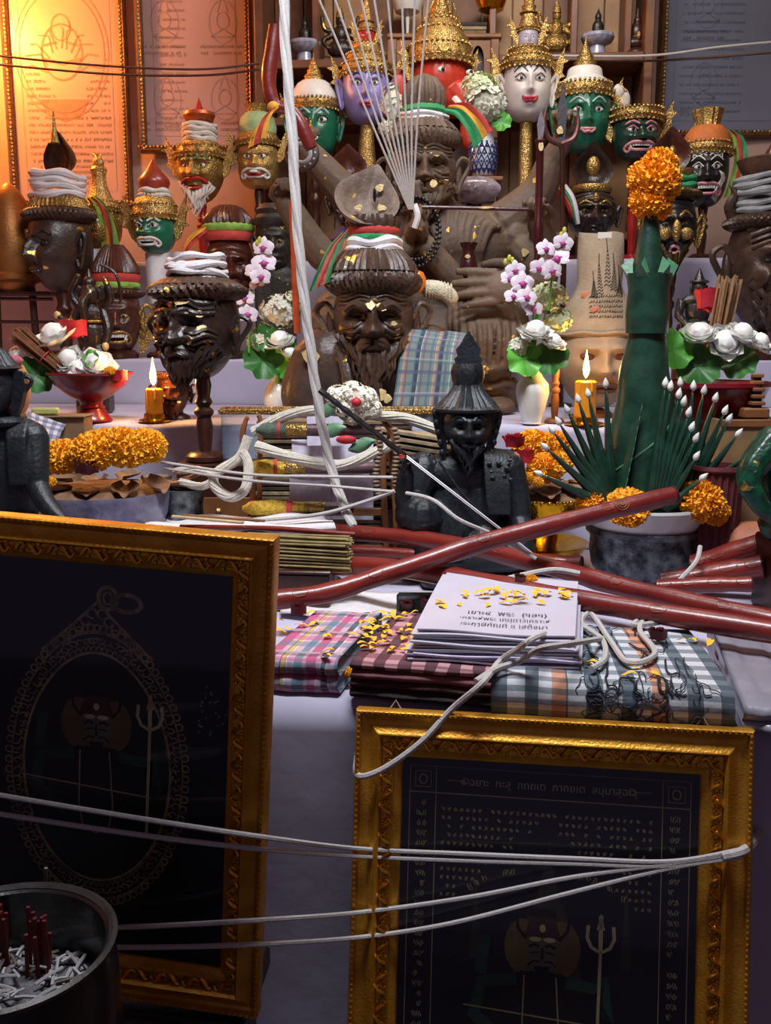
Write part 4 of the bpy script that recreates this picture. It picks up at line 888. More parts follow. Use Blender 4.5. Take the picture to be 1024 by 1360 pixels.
# === S: central bust
bm=mat('bust_bronze','4c382c',.42,0,.25,28,h2='3a2a22',bump=.4,bs=110,leaf=.055,leafscale=24)
t=T('hermit_bust','large brown hermit bust in the centre with leaf topknot and plaid shoulder cloth','statue',492,562,2.41)
s=t.s; zb=t.down(Z2)+.6
b=MB().ell((2,40,70),(104,52,80),24,16).ell((-58,34,78),(44,44,50),18,12).ell((76,34,78),(50,44,52),18,12).ell((0,30,108),(40,34,36)).box((6,40,(zb+50)/2),(208,84,50-zb),14)
limb(b,[(-70,32,80),(-88,26,40),(-84,22,zb+10)],[38,34,30]); limb(b,[(96,32,80),(108,26,40),(104,22,zb+10)],[38,34,30])
b.tube(spline([(-34,-4,104),(-26,-22,60),(-22,-24,zb+8)],5),5,8); b.tube(spline([(-44,-2,100),(-34,-22,60),(-30,-24,zb+8)],5),4,8)
body=t.part('body',fuse(b,3*s,s,4),bm)
H=Head(53,64,'hermit',c=(4,14,132),wr=.05,wk=22,jaw=.34,k=1.15)
f=hermit_face(t,H,bm,body,60,7,57,True,5,[(-.05,.3,8),(.2,.28,7),(.62,-.2,8),(.5,-.05,7)])
m=MB()
for x,y,z,r in ((-8,-30,36,8),(14,-34,40,10),(22,-33,34,7),(10,-34,14,7),(-26,-22,36,6)):
    n=8;g=random.Random(int(x*7+z)); vs=[V((x,y-1.5,z))]+[V((x+r*g.uniform(.6,1.1)*cos(2*pi*i/n),y,z+r*g.uniform(.6,1.1)*sin(2*pi*i/n))) for i in range(n)]; m.add(vs,[(0,1+(i+1)%n,1+i) for i in range(n)]+[tuple(range(1,n+1))])
t.part('gold_leaf',m,flakem,body); t.part('gold_leaf',chip((-78,-11,88),12,13),flakem,body)
t.part('hair_brim',ridged_brim((4,14,0),50,62,166,200,50,1.8,.06),bm,body)
t.part('hair_cone',ridged_cone((4,14,0),[(58,196),(54,206),(46,216),(38,224)],44,.03),bm,body)
wraps(t,body,(4,14,0),33,210,238,3,white,.06,5); band(t,body,(4,14,0),34,234,242,cgreen); band(t,body,(4,14,0),34,242,252,cred)
t.part('topknot_stem',ridged_cone((4,14,0),[(33,250),(36,258),(33,266)],18,.03),bm,body)
leaf_dish(t,body,(-3,-2,288),40,76,mat('grey_brown_leaf','6b5a4e',.6,0,.3,40,bump=.5,leaf=.03,leafscale=40),34,.55,roll=16)
for x,y,z,r in ((12,12,302,7),(14,2,276,7),(-14,-2,276,6)): t.part('gold_leaf',chip((x,y+2,z),r,r*.8),flakem,body)
t.part('wick',MB().ell((6,6,292),(2.4,4,9)),blackm,body)
ribbon(t,body,[(-30,-10,246),(-44,-16,228),(-58,-18,196),(-64,-16,176)],30,[cgreen,mat('faded_red_fabric','b8584e',.8,bump=.3),MT['faded_red_fabric'],cgreen],dirv=(1,0,.45))
# plaid cloth over the shoulder
pl=plaid('green_blue_plaid','6d7d79',([(.018,.1,.3,'4a5470',.6),(.036,.5,.1,'8a5068',.7),(.036,.72,.06,'c0c0bc',.6),(.054,.3,.16,'22344c',.85),(.072,.85,.08,'a87f5c',.8)],[(.016,.2,.35,'465f62',.5),(.032,.6,.12,'5f5078',.5),(.048,.1,.07,'b8bab6',.25)]))
def drape(u,v):   # v from back over the shoulder to bottom front
    xl=48+u*86; tilt=-22*v*(1-u*.3)
    p=[V((xl,66,96)),V((xl+2,50,124-10*u)),V((xl,14,122-12*u)),V((xl-2+tilt*.5,-10,100-8*u)),V((xl+tilt,-24,50)),V((xl+tilt*1.25,-34,0)),V((xl+tilt*1.3,-36,-22))]
    q=v*(len(p)-1); i=min(int(q),len(p)-2); a,b_,c,d=p[max(i-1,0)],p[i],p[i+1],p[min(i+2,len(p)-1)]; z=q-i
    r=.5*((2*b_)+(c-a)*z+(2*a-5*b_+4*c-d)*z*z+(3*b_-a-3*c+d)*z**3); return r+V((0,-2.4*sin(u*8+v*2)-8*sin(pi*u),0))
q=T('plaid_cloth','folded green-blue-pink plaid cloth draped over the bust\'s shoulder','cloth',492,562,2.41)
o=q.part('cloth_sheet',MB().grid(drape,24,44),pl,smooth='full'); uv_grid(o,24,44,.16,.34); md=o.modifiers.new('th','SOLIDIFY'); md.thickness=.004
for i in range(0): pass
# === Y: black seated figurine (front centre)
def sash(t,par,pts,w,mt,n=26): pass
t=T('black_figurine','black stone seated hermit figurine holding a rod in front of the bust','statue',612,742,1.98)
s=t.s; zb=t.down(Z1)+.5; b=MB()
b.ell((8,22,62),(56,36,66),20,14).ell((4,20,112),(62,32,32),20,12).ell((4,14,140),(20,20,22)).ell((8,20,16),(66,42,26),20,12)
limb(b,[(-50,14,118),(-62,4,82),(-66,-8,62)],[24,19,15]); limb(b,[(-66,-8,60),(-76,-24,86),(-74,-32,118)],[15,13,10.5])
hand(b,(-74,-32,116),(.06,-.1,1),(.9,-.6,0),40,.9,-1,.7)
limb(b,[(60,16,120),(72,10,80),(76,4,54)],[25,20,17]); limb(b,[(76,4,52),(78,-18,34),(56,-34,24)],[17,15,12]); hand(b,(56,-34,24),(-.9,-.3,-.1),(0,-.3,-1),36,.3,1)
limb(b,[(-18,4,26),(-58,-14,62),(-52,-26,64)],[34,30,26]); limb(b,[(-52,-26,60),(-48,-18,20),(-40,-24,zb+12)],[27,20,17])   # raised knee
b.ell((-40,-40,zb+9),(17,32,10)); limb(b,[(30,6,20),(70,-14,14),(62,-34,12)],[32,28,20]); limb(b,[(60,-36,10),(10,-46,8),(-14,-50,8)],[20,16,12])
b.ell((6,16,zb+5),(92,60,8),20,8)
for k in range(8): # twisted shoulder cloth
    b.tube(spline([(26+4.5*k,20,146-.6*k),(28+4.4*k,-10,140-.8*k),(30+4*k,-24,104),(34+3.6*k,-28,64)],5),3,7)
b.tube(spline([(-32,-16,134),(-2,-22,92),(26,-24,64)],5),2.2,6); 
body=t.part('body',fuse(b,1.55*s,s,2),blackst)
for k in range(30):
    g=random.Random(k); t.part('cloth_knot',MB().ell((30+32*g.random(),-12-14*g.random(),108+34*g.random()),(3.6,2.6,2.4),7,5),blackst,body) if k%2==0 else None
H=Head(33,42,'hermit',c=(6,0,174),jaw=.4,k=1.2); f=t.part('head',H.mb(64,52),blackst,body)
eyes(t,H,f,r=.13,white_='blackst',iris='blackm'); brows(t,H,f,blackst,.3,.08,.12); lips(t,H,f,blackst,-.5,.3,.0,.08); t.part('beard',strands(H,27,26,3.5,6,v0=-.7),blackst,f)
for sg in(-1,1):
    t.part('ear_guard',MB().prism([(6+sg*x,z) for x,z in [(30,196),(42,200),(46,196),(44,180),(38,158),(32,134),(28,128),(26,150),(29,176)]][::sg],14,Matrix.Translation((0,6,0))),blackst,body)
    t.part('shoulder_flame',MB().tube(spline([(6+sg*24,8,128),(6+sg*40,6,120),(6+sg*52,4,132),(6+sg*48,4,142)],4),[8,8,8,7,7,6,6,5,5,4,3,2,1],8).ell((6+sg*44,4,124),(9,6,9)),blackst,body)
    for k in range(5): t.part('ear_boss',MB().ell((6+sg*(42-2.4*k),-2,194-13*k),(4,3,4.5),8,6),blackst,body)
t.part('hat_brim',MB().lathe([(36,193),(42,196),(43,199),(38,203)],36,(6,2,0)),blackst,body)
t.part('hat_cone',ridged_cone((6,2,0),[(41,199),(34,208),(26,216),(20,224),(18,230)],26,.05),blackst,body)
t.part('hat_collar',spike_ring((6,2,0),18,226,24,7,.25),blackst,body); t.part('hat_bulb',MB().lathe([(16,226),(20,236),(21,246),(18,256)],24,(6,2,0),mod=lambda a,z:1+.06*sin(6*a)),blackst,body)
lf=[(0,248),(14,252),(17,262),(13,266),(15,274),(9,282),(5,290),(0,298),(-5,290),(-9,282),(-15,274),(-13,266),(-17,262),(-14,252)]
t.part('topknot_leaf',MB().prism([(6+x*1.05,z) for x,z in lf],10),blackst,body); t.part('topknot_back',MB().prism([(6+x*.8,z-4) for x,z in lf],18,Matrix.Translation((0,10,0))),blackst,body)
# rod / sabre held by the figurine
q=T('sword_rod','thin sabre with black twisted handle and silver blade held by the black figurine','sword',538,607,1.88); 
A=P(424,518,1.86)-q.loc; B=P(540,607,1.88)-q.loc; D=P(722,748,1.80)-q.loc; Mi=Matrix.Rotation(-PSI,3,'Z'); A,B,D=[Mi@v/q.s for v in (A,B,D)]
q.part('handle',MB().tube([A+(B-A)*(i/24) for i in range(25)],[4.2 if i%3 else 3.2 for i in range(25)],8),blackm); q.part('blade',MB().tube([B,D],[3,2.2],6,flat=.5),mat('silver_steel','c4c2c6',.35,.5,.08,bump=0)); q.part('blade_back',MB().tube([B+V((0,-2,2)),D+V((0,-2,2))],1,5),MT['silver_steel'])
q.part('red_thread',MB().tube([V((0,0,0))+V((4*cos(a)-4,5*sin(a),3*sin(a)+1+a*.3)) for a in [i*.5 for i in range(36)]],1,5),cred)
# === Z: black figurine at the left edge
t=T('black_figurine','black stone figurine at the left edge resting a hand on the table','statue',14,700,1.62)
s=t.s; zb=t.down(Z1)+.5; b=MB()
b.ell((-8,20,70),(52,40,84),18,12).ell((-4,20,118),(52,32,30),18,12).ell((-10,14,150),(20,20,24)).ell((-10,10,-40),(86,60,60),20,14)
limb(b,[(34,8,118),(40,-6,76),(42,-10,60)],[22,18,15]); limb(b,[(42,-10,58),(60,-30,36),(84,-44,16)],[15.5,13,9.5]); hand(b,(82,-44,18),(.7,-.3,-.65),(.0,-.2,-1),34,.35,1,.6)
limb(b,[(-50,14,118),(-70,0,70),(-60,-20,40)],[22,18,14])
b.box((-10,0,(zb-30)/2),(170,90,-30-zb),12); 
for k in range(5): b.tube(spline([(6+6*k,6,142),(12+5*k,-18,120),(14+4*k,-24,60)],4),4,6)
body=t.part('body',fuse(b,1.9*s,s,3),blackst)
H=Head(34,42,'hermit',c=(-14,4,182),jaw=.35); f=t.part('head',H.mb(50,40),blackst,body); ears(t,H,f,blackst,out=.3,h=.5)
t.part('hat_brim',MB().lathe([(34,206),(40,209),(34,213)],28,(-14,4,0)),blackst,body); t.part('hat_cone',ridged_cone((-14,4,0),[(36,210),(28,220),(20,232),(6,238)],22,.05),blackst,body)
t.part('ear_guard',MB().prism([(20,206),(32,204),(34,186),(26,160),(16,140),(14,170)],14),blackst,body); t.part('collar',MB().tube([(-8+30*sin(a),10-28*cos(a),140) for a in [2*pi*i/20 for i in range(20)]],7,8,closed=True),blackst,body)
# === AA: green figure at right edge
gmt=mat('green_glitter','0f4a34',.28,.3,.4,60,h2='0a241c',bump=.3,leaf=.08,leafscale=35)
t=T('green_figurine','dark green figurine with gold spots leaning an arm at the right edge','statue',1024,702,1.75)
s=t.s; b=MB(); zb=t.down(Z1)+.5
limb(b,[(0,14,112),(-28,4,80),(-34,-4,58)],[24,20,16]); limb(b,[(-34,-4,58),(-18,-14,30),(14,-20,6)],[16,12.5,9]); hand(b,(12,-20,8),(.8,-.1,-.5),(0,-.2,-1),30,.4,1)
b.ell((34,30,60),(44,34,66)).ell((34,26,112),(50,30,26)).ell((44,24,0),(52,46,30))
t.part('plinth',MB().box((52,26,(zb-16)/2),(96,80,-16-zb),3),wooddk); body=t.part('body',fuse(b,1.7*s,s,3),gmt); H=Head(28,36,'hermit',c=(38,14,160)); f=t.part('head',H.mb(44,34),gmt,body); t.part('hat_cone',ridged_cone((38,14,0),[(32,184),(26,196),(12,214)],20,.05),gmt,body)
t.part('belt_sash',MB().tube([(34+46*sin(a),28-36*cos(a),30+6*sin(a)) for a in [2*pi*i/22 for i in range(22)]],5,7,closed=True),cred,body)
# === small dark multi-headed figure with elephant trunk (left)
t=T('dancing_figurine','small dark bronze elephant-headed figurine with raised arms before the far left heads','statue',124,482,2.62)
b=MB().ell((0,0,36),(20,16,26)).ell((0,0,62),(17,12,16)).ell((0,-2,88),(13,13,14)).tube(spline([(0,-10,88),(-4,-22,76),(-2,-22,58),(-8,-22,46)],4),[7,7,6.5,6.5,6,6,5.5,5,5,4.5,4,3.5,3],8)
b.ell((-15,2,90),(9,3,11)).ell((15,2,90),(9,3,11)).ell((0,0,104),(9,9,8)).tube([(0,0,108),(0,0,122)],[6,1],8)
limb(b,[(16,0,70),(28,-4,84),(22,-4,108)],[6,5,4],8); limb(b,[(16,0,68),(24,-8,44),(20,-12,24)],[7,6,5],8); limb(b,[(-16,0,68),(-26,-6,52),(-38,-12,60)],[7,5,4],8); limb(b,[(-14,0,72),(-24,0,90),(-14,0,112)],[6,5,4],8)
limb(b,[(-8,0,20),(-14,-8,4),(-10,-4,-14)],[12,9,8],8); limb(b,[(8,0,20),(14,-8,4),(10,-4,-14)],[12,9,8],8); zz=t.down(Z2); b.box((0,0,(zz-14)/2),(44,32,-14-zz-1),3)
body=t.part('body',fuse(b,1.0*t.s,t.s,2),darkres); t.part('sash',MB().tube([(18*sin(a),-15*cos(a),54) for a in [2*pi*i/20 for i in range(20)]],2,6,closed=True),goldold,body); t.part('hand_ornament',MB().ell((21,-14,22),(5,4,6)).ell((-40,-12,62),(5,4,5)),flakem,body)
t.part('arch_bow',MB().tube(spline([(14,2,128),(34,2,116),(40,2,90),(38,2,76)],4),2,6),darkres,body)
# === blurred large brass body at far left edge
t=T('brass_bell','large hazy brass bell-shaped vessel on a dark wooden rack at the far left','bell',18,372,3.13)
t.part('vessel',MB().lathe([(18,-18),(26,-10),(34,10),(34,44),(30,74),(24,98),(16,112),(8,120),(2,124)],36),mat('dull_brass','a06a34',.45,.6,.2,20,bump=.2)); t.part('rim',MB().lathe([(30,-4),(37,0),(37,6),(33,10)],36),MT['dull_brass'])
zz=t.down(Z3)
for x in (-26,26): t.part('leg',MB().tube([(x,0,zz+.3),(x*.9,0,-10)],5,8),wooddk)
for z in (-24,-54): t.part('rail',MB().tube([(-50,-4,z),(52,-4,z-1)],2.5,6),wooddk)
t.part('shelf',MB().box((0,0,-18),(110,50,5),1),wooddk)
# ---------- flowers ----------
def petal_mb(L,w,cup=.5,curl=.4,nu=5,nv=6,pw=.8):
    def fn(u,v):
        x=(u-.5)*2; ww=w*(sin(pi*min(1,v*.92+.06))**pw); a=curl*v*1.6
        return V((x*ww,-(L*v*sin(a)*.5+cup*ww*(1-x*x)*.6),L*v*cos(a*.5)))
    return MB().grid(fn,nu,nv)
_pm={}
lotusw=mat('lotus_white','eeeee8',.6,0,.04,20,bump=.1,sss=.15); lotusg=mat('lotus_centre','b9c07a',.7)
def lotus(label,px,py,Y,r,tilt=(0,0),group=None,n=(7,6,4),open_=1.0,cat='flower',mt=None,name='lotus_flower'):
    mt=mt or lotusw; t=T(name,label,cat,px,py,Y,group); E=Matrix.Rotation(rad(-tilt[0]),4,'X')@Matrix.Rotation(rad(tilt[1]),4,'Y')
    key=(round(r),mt.name,round(t.s*1e6))
    if key not in _pm: _pm[key]=petal_mb(r*1.35,r*.62,.95,.75).mesh('petal',t.s,mt)
    for k,(m_,a) in enumerate(zip(n,(44*open_,24*open_,8))):
        for i in range(m_):
            o=bpy.data.objects.new('petal',_pm[key]); C.objects.link(o); o.parent=t.e
            q=2*pi*(i+.5*(k%2))/m_+U(-.1,.1); sc=(1,.88,.72)[k]
            o.matrix_local=E@Matrix.Translation((0,0,-r*.35*t.s))@Matrix.Rotation(q,4,'Z')@Matrix.Rotation(rad(a+U(-5,5)),4,'X')@Matrix.Scale(sc,4)
    t.part('inner_bloom',MB().lathe([(r*.2,-r*.3),(r*.5,-r*.1),(r*.62,r*.25),(r*.5,r*.55),(r*.2,r*.72),(.1,r*.76)],20,mod=lambda a,z:1+.07*sin(5*a+z*.3),M=E),mt)
    t.part('flower_base',MB().ell((0,0,-r*.35),(r*.3,r*.3,r*.2),10,6,E),lotusg); return t
def mari_mesh(seed,mt):
    g=random.Random(seed); m=MB()
    m.ell((0,0,0),(.82,.82,.72),14,9)
    for k in range(560):
        z=1-2*(k+.5)/560; a=k*2.39996; rr=math.sqrt(1-z*z); d=V((rr*cos(a),rr*sin(a),z*.9)); x,y=frame_of(d); q=g.uniform(0,6); X=x*cos(q)+y*sin(q); Yv=d.cross(X)
        w=g.uniform(.055,.1); h=g.uniform(.9,1.06); b=d*.74
        m.add([b-X*w*.6,b+X*w*.6,d*h+X*w*1.1+Yv*.1,d*(h+.03)+Yv*.16,d*h-X*w*1.1+Yv*.06],[(0,1,2,3,4)])
    return m.mesh('marigold',1,mt,False)
MM=[mari_mesh(i,mari if i%2 else mariy) for i in range(4)]
def marigold(label,px,py,Y,r,group=None,sq=(1,1,.9),k=None):
    o=bpy.data.objects.new('marigold',MM[RN.randrange(4) if k is None else k]); C.objects.link(o); o.location=P(px,py,Y); s=S(px,py,Y)*r
    o.scale=(s*sq[0],s*sq[1],s*sq[2]); o.rotation_euler=(U(-.3,.3),U(-.3,.3),U(0,6)) if sq[0]==sq[1] else (0,0,PSI); return props(o,label,'flower',group)
rosem=mat('dark_red_rose','5a0f1c',.6,0,.3,60,bump=.3,sss=.1); roser=mat('red_rose','b01c2c',.6,0,.2,60,bump=.2)
def rose(label,loc,r,mt,group=None,name='rose_head'):
    m=MB(); g=random.Random(int(r*100000)+len(bpy.data.objects))
    for k in range(9):
        a=k*2.4; rr=r*(.25+.08*k); M=Matrix.Translation((0,0,r*.3))@Matrix.Rotation(a,4,'Z')@Matrix.Rotation(g.uniform(-.2,.2),4,'X')
        m.grid(lambda u,v:V((rr*sin((u-.5)*2.2),-rr*cos((u-.5)*2.2)*(.75+.35*v*v),r*(.9*v-.3)+r*.08*sin(u*9))),6,4,False,M)
    m.ell((0,0,r*.2),(r*.3,r*.3,r*.35),8,6); return one(name,label,'flower',m,mt,loc,group)
def round_leaf(t,c,r,mt,tilt=(60,0),seed=0,name='leaf'):
    M=Matrix.Translation(V(c))@Matrix.Rotation(rad(tilt[1]),4,'Z')@Matrix.Rotation(rad(tilt[0]),4,'X')
    def fn(u,v): 
        a=2*pi*u; rr=r*v*(1+.06*sin(9*a+seed)); return V((rr*cos(a),rr*sin(a),r*.16*v*v*sin(5*a+seed)+r*.12*(1-v)*-1+r*.012*abs(sin(4.5*a))*v*4))
    return t.part(name,MB().grid(fn,40,7,True,M),mt)
orcw=mat('orchid_white','dccfd8',.55,0,.05,30,bump=.05,sss=.1); orcm=mat('orchid_magenta','a83a86',.5,0,.2,50,bump=.05)
def orchid_spray(label,pts,Y,seed,buds):
    px,py=pts[-1][:2]; t=T('orchid_spray',label,'flowers',px,py,Y); g=random.Random(seed)
    L=[((x-px),g.uniform(-12,0),(py-z)) for x,z,r in pts]
    t.part('stem',MB().tube(spline([(0,6,-50)]+[V(p)+V((0,6,0)) for p in L[::-1]]+[(b[0]-px,0,py-b[1]) for b in buds[:1]],4),1.4,6),leafg)
    for (x,z,r),p in zip(pts,L):
        M=Matrix.Translation(V(p))@Matrix.Rotation(g.uniform(-.5,.5),4,'Z')@Matrix.Rotation(g.uniform(-.35,.15),4,'X')@Matrix.Rotation(g.uniform(-.4,.4),4,'Y')
        m=MB()
        for a,w,l in ((0,.34,1),(120,.3,.95),(240,.3,.95),(75,.55,1.0),(285,.55,1.0)):
            m.grid(lambda u,v:V(((u-.5)*2*w*r*sin(pi*min(1,v*.9+.07))**.7,-1.5-r*.25*v*(1-v)+.12*r*abs(u-.5),l*r*v)),5,6,False,M@Matrix.Rotation(rad(a),4,'Y'))
        b=t.part('bloom',m,orcw); k=MB().ell((0,-r*.22,-r*.06),(r*.26,r*.16,r*.24),10,7,M)
        for a in (90,270,180): k.ell((0,-r*.12,r*.22),(r*.1,r*.05,r*.2),8,5,M@Matrix.Rotation(rad(a),4,'Y'))
        t.part('lip',k,orcm,b)
    for bx,bz in buds: t.part('bud',MB().ell((bx-px,0,py-bz),(3,3,5),8,6),mat('bud_yellow_green','a8a83a',.6))
    return t
def cluster(t,c,R,n,r,mt,seed,name='blossom_cluster',sq=(1,.8,.8)):
    g=random.Random(seed); m=MB()
    for k in range(n):
        d=V((g.gauss(0,1),g.gauss(0,1),g.gauss(0,1))).normalized(); p=V(c)+V((d.x*R*sq[0],d.y*R*sq[1],d.z*R*sq[2])); x,y=frame_of(d)
        for q in range(5):
            a=2*pi*q/5; e=(x*cos(a)+y*sin(a)); f_=d.cross(e); m.add([p,p+e*r*.6+f_*r*.4+d*.5,p+e*r+d*r*.25,p+e*r*.6-f_*r*.4+d*.5],[(0,1,2,3)])
    m.ell(c,(R*.8*sq[0],R*.8*sq[1],R*.8*sq[2]),10,7); return t.part(name,m,mt,stuff=True,smooth=False)
hydr=mat('pale_green_blossom','c2cca4',.7,0,.15,80); hydw=mat('cream_blossom','cfcfbe',.7,0,.12,80); leafd=mat('leaf_dark_green','2f6a2c',.45,0,.25,40,bump=.2); leafb=mat('leaf_bright_green','5fae40',.42,0,.15,40,bump=.2,sss=.1)
# vases
def vase(name,label,px,py,Y,pr,mt):
    t=T(name,label,'vase',px,py,Y); t.part('body',MB().lathe(pr+[(pr[-1][0]*.85,pr[-1][1]),(pr[-1][0]*.7,pr[-1][1]-6),(1,pr[-1][1]-8)],36),mt); return t
lb=P(370,548,2.6); zl=Z2+.001
t=vase('vase','small round white porcelain vase under the left orchids',370,548,2.6,[(10,0),(13,2),(19,14),(20,26),(15,38),(10,44),(10,48),(13,52)],ceram); t.e.location.z=zl
t.part('foot_ring',MB().lathe([(10.4,-.01),(11,1),(10.4,3)],28),ceram)
t=vase('vase','taller white porcelain vase with shoulder under the right orchids',706,567,2.36,[(12,0),(13,3),(17,18),(22,40),(21,52),(13,62),(10,68),(15,74)],ceram); t.e.location.z=Z2+.002
t.part('foot_ring',MB().lathe([(12.4,-.01),(13,1),(12.4,3)],28),ceram)
zz=P(641,236,3.0)
t=vase('vase','blue-and-white diamond patterned vase on a pedestal behind the robed shoulder',641,236,3.12,[(10,0),(14,3),(18,16),(18,36),(14,50),(9,58),(9,64),(12,72)],mat('blue_white_glaze','b9bcc6',.2,coat=.5))
m=MB(); bl=mat('cobalt_glaze','28305a',.25)
def vz(a,z): 
    r=14+4*sm(0,16,z) if z<36 else 18-5*sm(36,56,z)
    return V((r*1.03*sin(a),-r*1.03*cos(a),z))
for k in range(16):
    for sg in (-1,1): m.tube([vz(k*2*pi/16+sg*j*.13,4+j*5) for j in range(9)],.9,4)
    for j in range(4): m.ell(vz(k*2*pi/16+(.2 if j%2 else 0),9+j*9.5),1.6,6,4)
t.part('blue_lattice',m,bl,t.e.children[0]); t.part('neck_band',MB().lathe([(13.5,50),(11,54),(9.5,58)],28),bl,t.e.children[0])
z0=t.down(Z3)
q=T('vase_pedestal','wooden pedestal under the blue-and-white vase','stand',641,237,3.12); z0=q.down(Z3)+.3
q.part('top',MB().box((0,0,-3),(50,44,5),1),woodm); q.part('column',MB().box((0,0,(z0+-6)/2),(34,30,-6-z0-4),1),woodm); q.part('foot',MB().box((0,0,z0+2),(46,40,4),1),woodm)
# bunches
t=T('flower_bunch','green leaves and cream blossoms filling the left white vase','flowers',370,500,2.58)
cluster(t,(4,-6,84),26,60,7,hydw,1); cluster(t,(-22,-4,48),18,40,6,hydw,2); cluster(t,(24,0,96),18,40,6,hydr,3)
round_leaf(t,(-18,-14,22),27,leafd,(66,20),1); round_leaf(t,(16,-14,20),24,leafb,(74,-30),2); round_leaf(t,(40,-2,30),20,leafd,(60,-40),3); round_leaf(t,(-14,-16,50),18,leafd,(80,10),4)
t.part('stem',MB().tube(spline([(0,0,-8),(0,0,30),(4,0,90)],4),4,8),leafg)
t=T('flower_bunch','bright round leaves and pale blossoms filling the right white vase','flowers',706,498,2.34)
cluster(t,(20,0,100),24,60,7,hydr,5); cluster(t,(-18,-4,36),14,40,6,hydw,6); cluster(t,(34,4,72),18,40,6,hydr,8)
round_leaf(t,(-12,-14,22),25,leafb,(70,14),5); round_leaf(t,(22,-12,24),25,leafd,(66,-20),6)
t.part('stem',MB().tube(spline([(0,0,-6),(0,0,30),(10,0,100)],4),4,8),leafg)
t=T('flower_bunch','white hydrangea blossoms in the blue-and-white vase','flowers',641,160,3.11)
cluster(t,(4,-6,20),26,80,8,hydw,10,sq=(1,.8,.9)); cluster(t,(-4,0,40),24,60,7,hydr,11); round_leaf(t,(24,-14,-4),13,leafg,(76,-10),7); t.part('stem',MB().tube([(0,0,-22),(0,0,20)],4,8),leafg)
t=T('flower_bunch','pale small blossoms tucked behind the radiating strings','flowers',524,160,3.2); cluster(t,(-4,0,20),13,50,6,hydw,12,sq=(1,.8,2)); cluster(t,(-10,0,-10),10,40,6,hydw,13); t.part('stem',MB().tube([(-8,0,-60),(-4,0,20)],2,6),leafg)
lotus('white lotus bloom in the left white vase',372,453,2.55,19,(-20,-10)); lotus('white lotus bud low in the left white vase',384,470,2.54,13,(-30,20),open_=.6)
lotus('upper white lotus bloom in the right white vase',711,440,2.31,21,(-25,0)); lotus('lower white lotus bloom in the right white vase',734,455,2.31,17,(-25,20),open_=.8)
orchid_spray('pink-lipped white orchid spray in the left vase, rising beside the red staff',[(352,332,15),(352,352,17),(340,364,13),(348,370,15),(343,378,11),(326,397,14),(329,418,15)],2.52,2,[(347,322),(344,326)])
orchid_spray('upper pink-lipped white orchid spray in the right vase',[(745,325,14),(722,333,14),(738,345,18),(715,357,14),(731,361,15)],2.28,4,[(748,308),(744,314),(750,318)])
orchid_spray('lower pink-lipped white orchid spray in the right vase',[(683,361,14),(675,372,13),(692,378,17),(680,395,13),(697,396,15),(708,411,13)],2.3,6,[(675,345),(670,350),(679,348)])
# ---------- red pedestal bowls with lotuses ----------
def pedestal(label,px,py,Y,R,h,mt,zw):
    t=T('pedestal_bowl',label,'bowl',px,py,Y); t.e.location.z=zw+.001
    t.part('bowl',MB().lathe([(R*.28,h*.42),(R*.55,h*.55),(R*.85,h*.75),(R*.97,h*.93),(R*1.02,h),(R*.98,h*1.02),(R*.9,h*.95),(R*.5,h*.72),(1,h*.62)],48),mt)
    t.part('stem',MB().lathe([(R*.28,h*.42),(R*.26,h*.34),(R*.34,h*.3),(R*.3,h*.26)],36),mt); t.part('foot',MB().lathe([(R*.3,h*.27),(R*.42,h*.12),(R*.5,h*.03),(R*.5,0)],36),mt); t.part('rim',MB().lathe([(R*.99,h*.97),(R*1.06,h*.99),(R*1.05,h*1.03),(R*.97,h*1.03)],48,cap=False),mt); return t
pedestal('dark red lacquer pedestal bowl of lotuses on the left',123,567,2.36,53,62,mat('crimson_lacquer','70101c',.3,0,.15,20,bump=.05,coat=.4),Z2)
G='lotuses'
for lab,x,y,r,tl,op in (('white lotus highest in the left red bowl',72,447,25,(-20,-15),1),('half-open white lotus far left in the left red bowl',24,472,17,(-10,-40),.7),('round white lotus in the middle of the left red bowl',92,478,20,(-50,-10),.8),('front white lotus bud of the left red bowl',103,490,19,(-60,5),.7),('wide white lotus at right of the left red bowl',128,484,24,(-40,20),.9),('low white lotus spilling over the left red bowl rim',98,500,17,(-80,0),1)): lotus(lab,x,y,2.31+.002*r,r,tl,open_=op)
rose('red rose behind the lotuses in the left red bowl',P(98,448,2.4),.042,roser); rose('small red rose at the right rim of the left red bowl',P(158,506,2.32),.026,roser); marigold('small orange marigold tucked in the left red bowl',146,493,2.3,8)
def inc_bundle(label,px,py,Y,pts,n,r,spread,mt,tips=None,seed=0):
    t=T('incense_bundle',label,'incense',px,py,Y); g=random.Random(seed); A,B=V(pts[0]),V(pts[1]); m=MB(); k=MB()
    x,y=frame_of(B-A)
    for i in range(n):
        a=g.uniform(0,6.28); q=math.sqrt(g.random())*spread; o=(x*cos(a)+y*sin(a))*q; o2=o*g.uniform(.9,1.6); e=(B-A).normalized()*g.uniform(-4,4)
        m.tube([A+o+e,B+o2+e],r,5)
    t.part('incense_sticks',m,mt,stuff=True); t.part('tie_band',MB().tube([A+(B-A)*.3+(x*cos(a)+y*sin(a))*(spread+r*.9) for a in [2*pi*i/20 for i in range(20)]],1.2,5,closed=True),cred); return t
incm=mat('incense_brown','7a4f30',.8,0,.25,60); incp=mat('incense_khaki','8c7c52',.85,0,.25,40)
inc_bundle('bundle of brown incense sticks slanting out of the left red bowl',60,478,2.33,[(16,0,-10),(-36,-4,36)],26,1.3,9,incm,seed=1)
t=T('leaf_bunch','dark green round leaves drooping from the left side of the left red bowl','leaves',60,500,2.34); round_leaf(t,(-12,-4,2),26,leafd,(70,25),3); round_leaf(t,(64,-8,24),12,leafg,(70,-20),4)
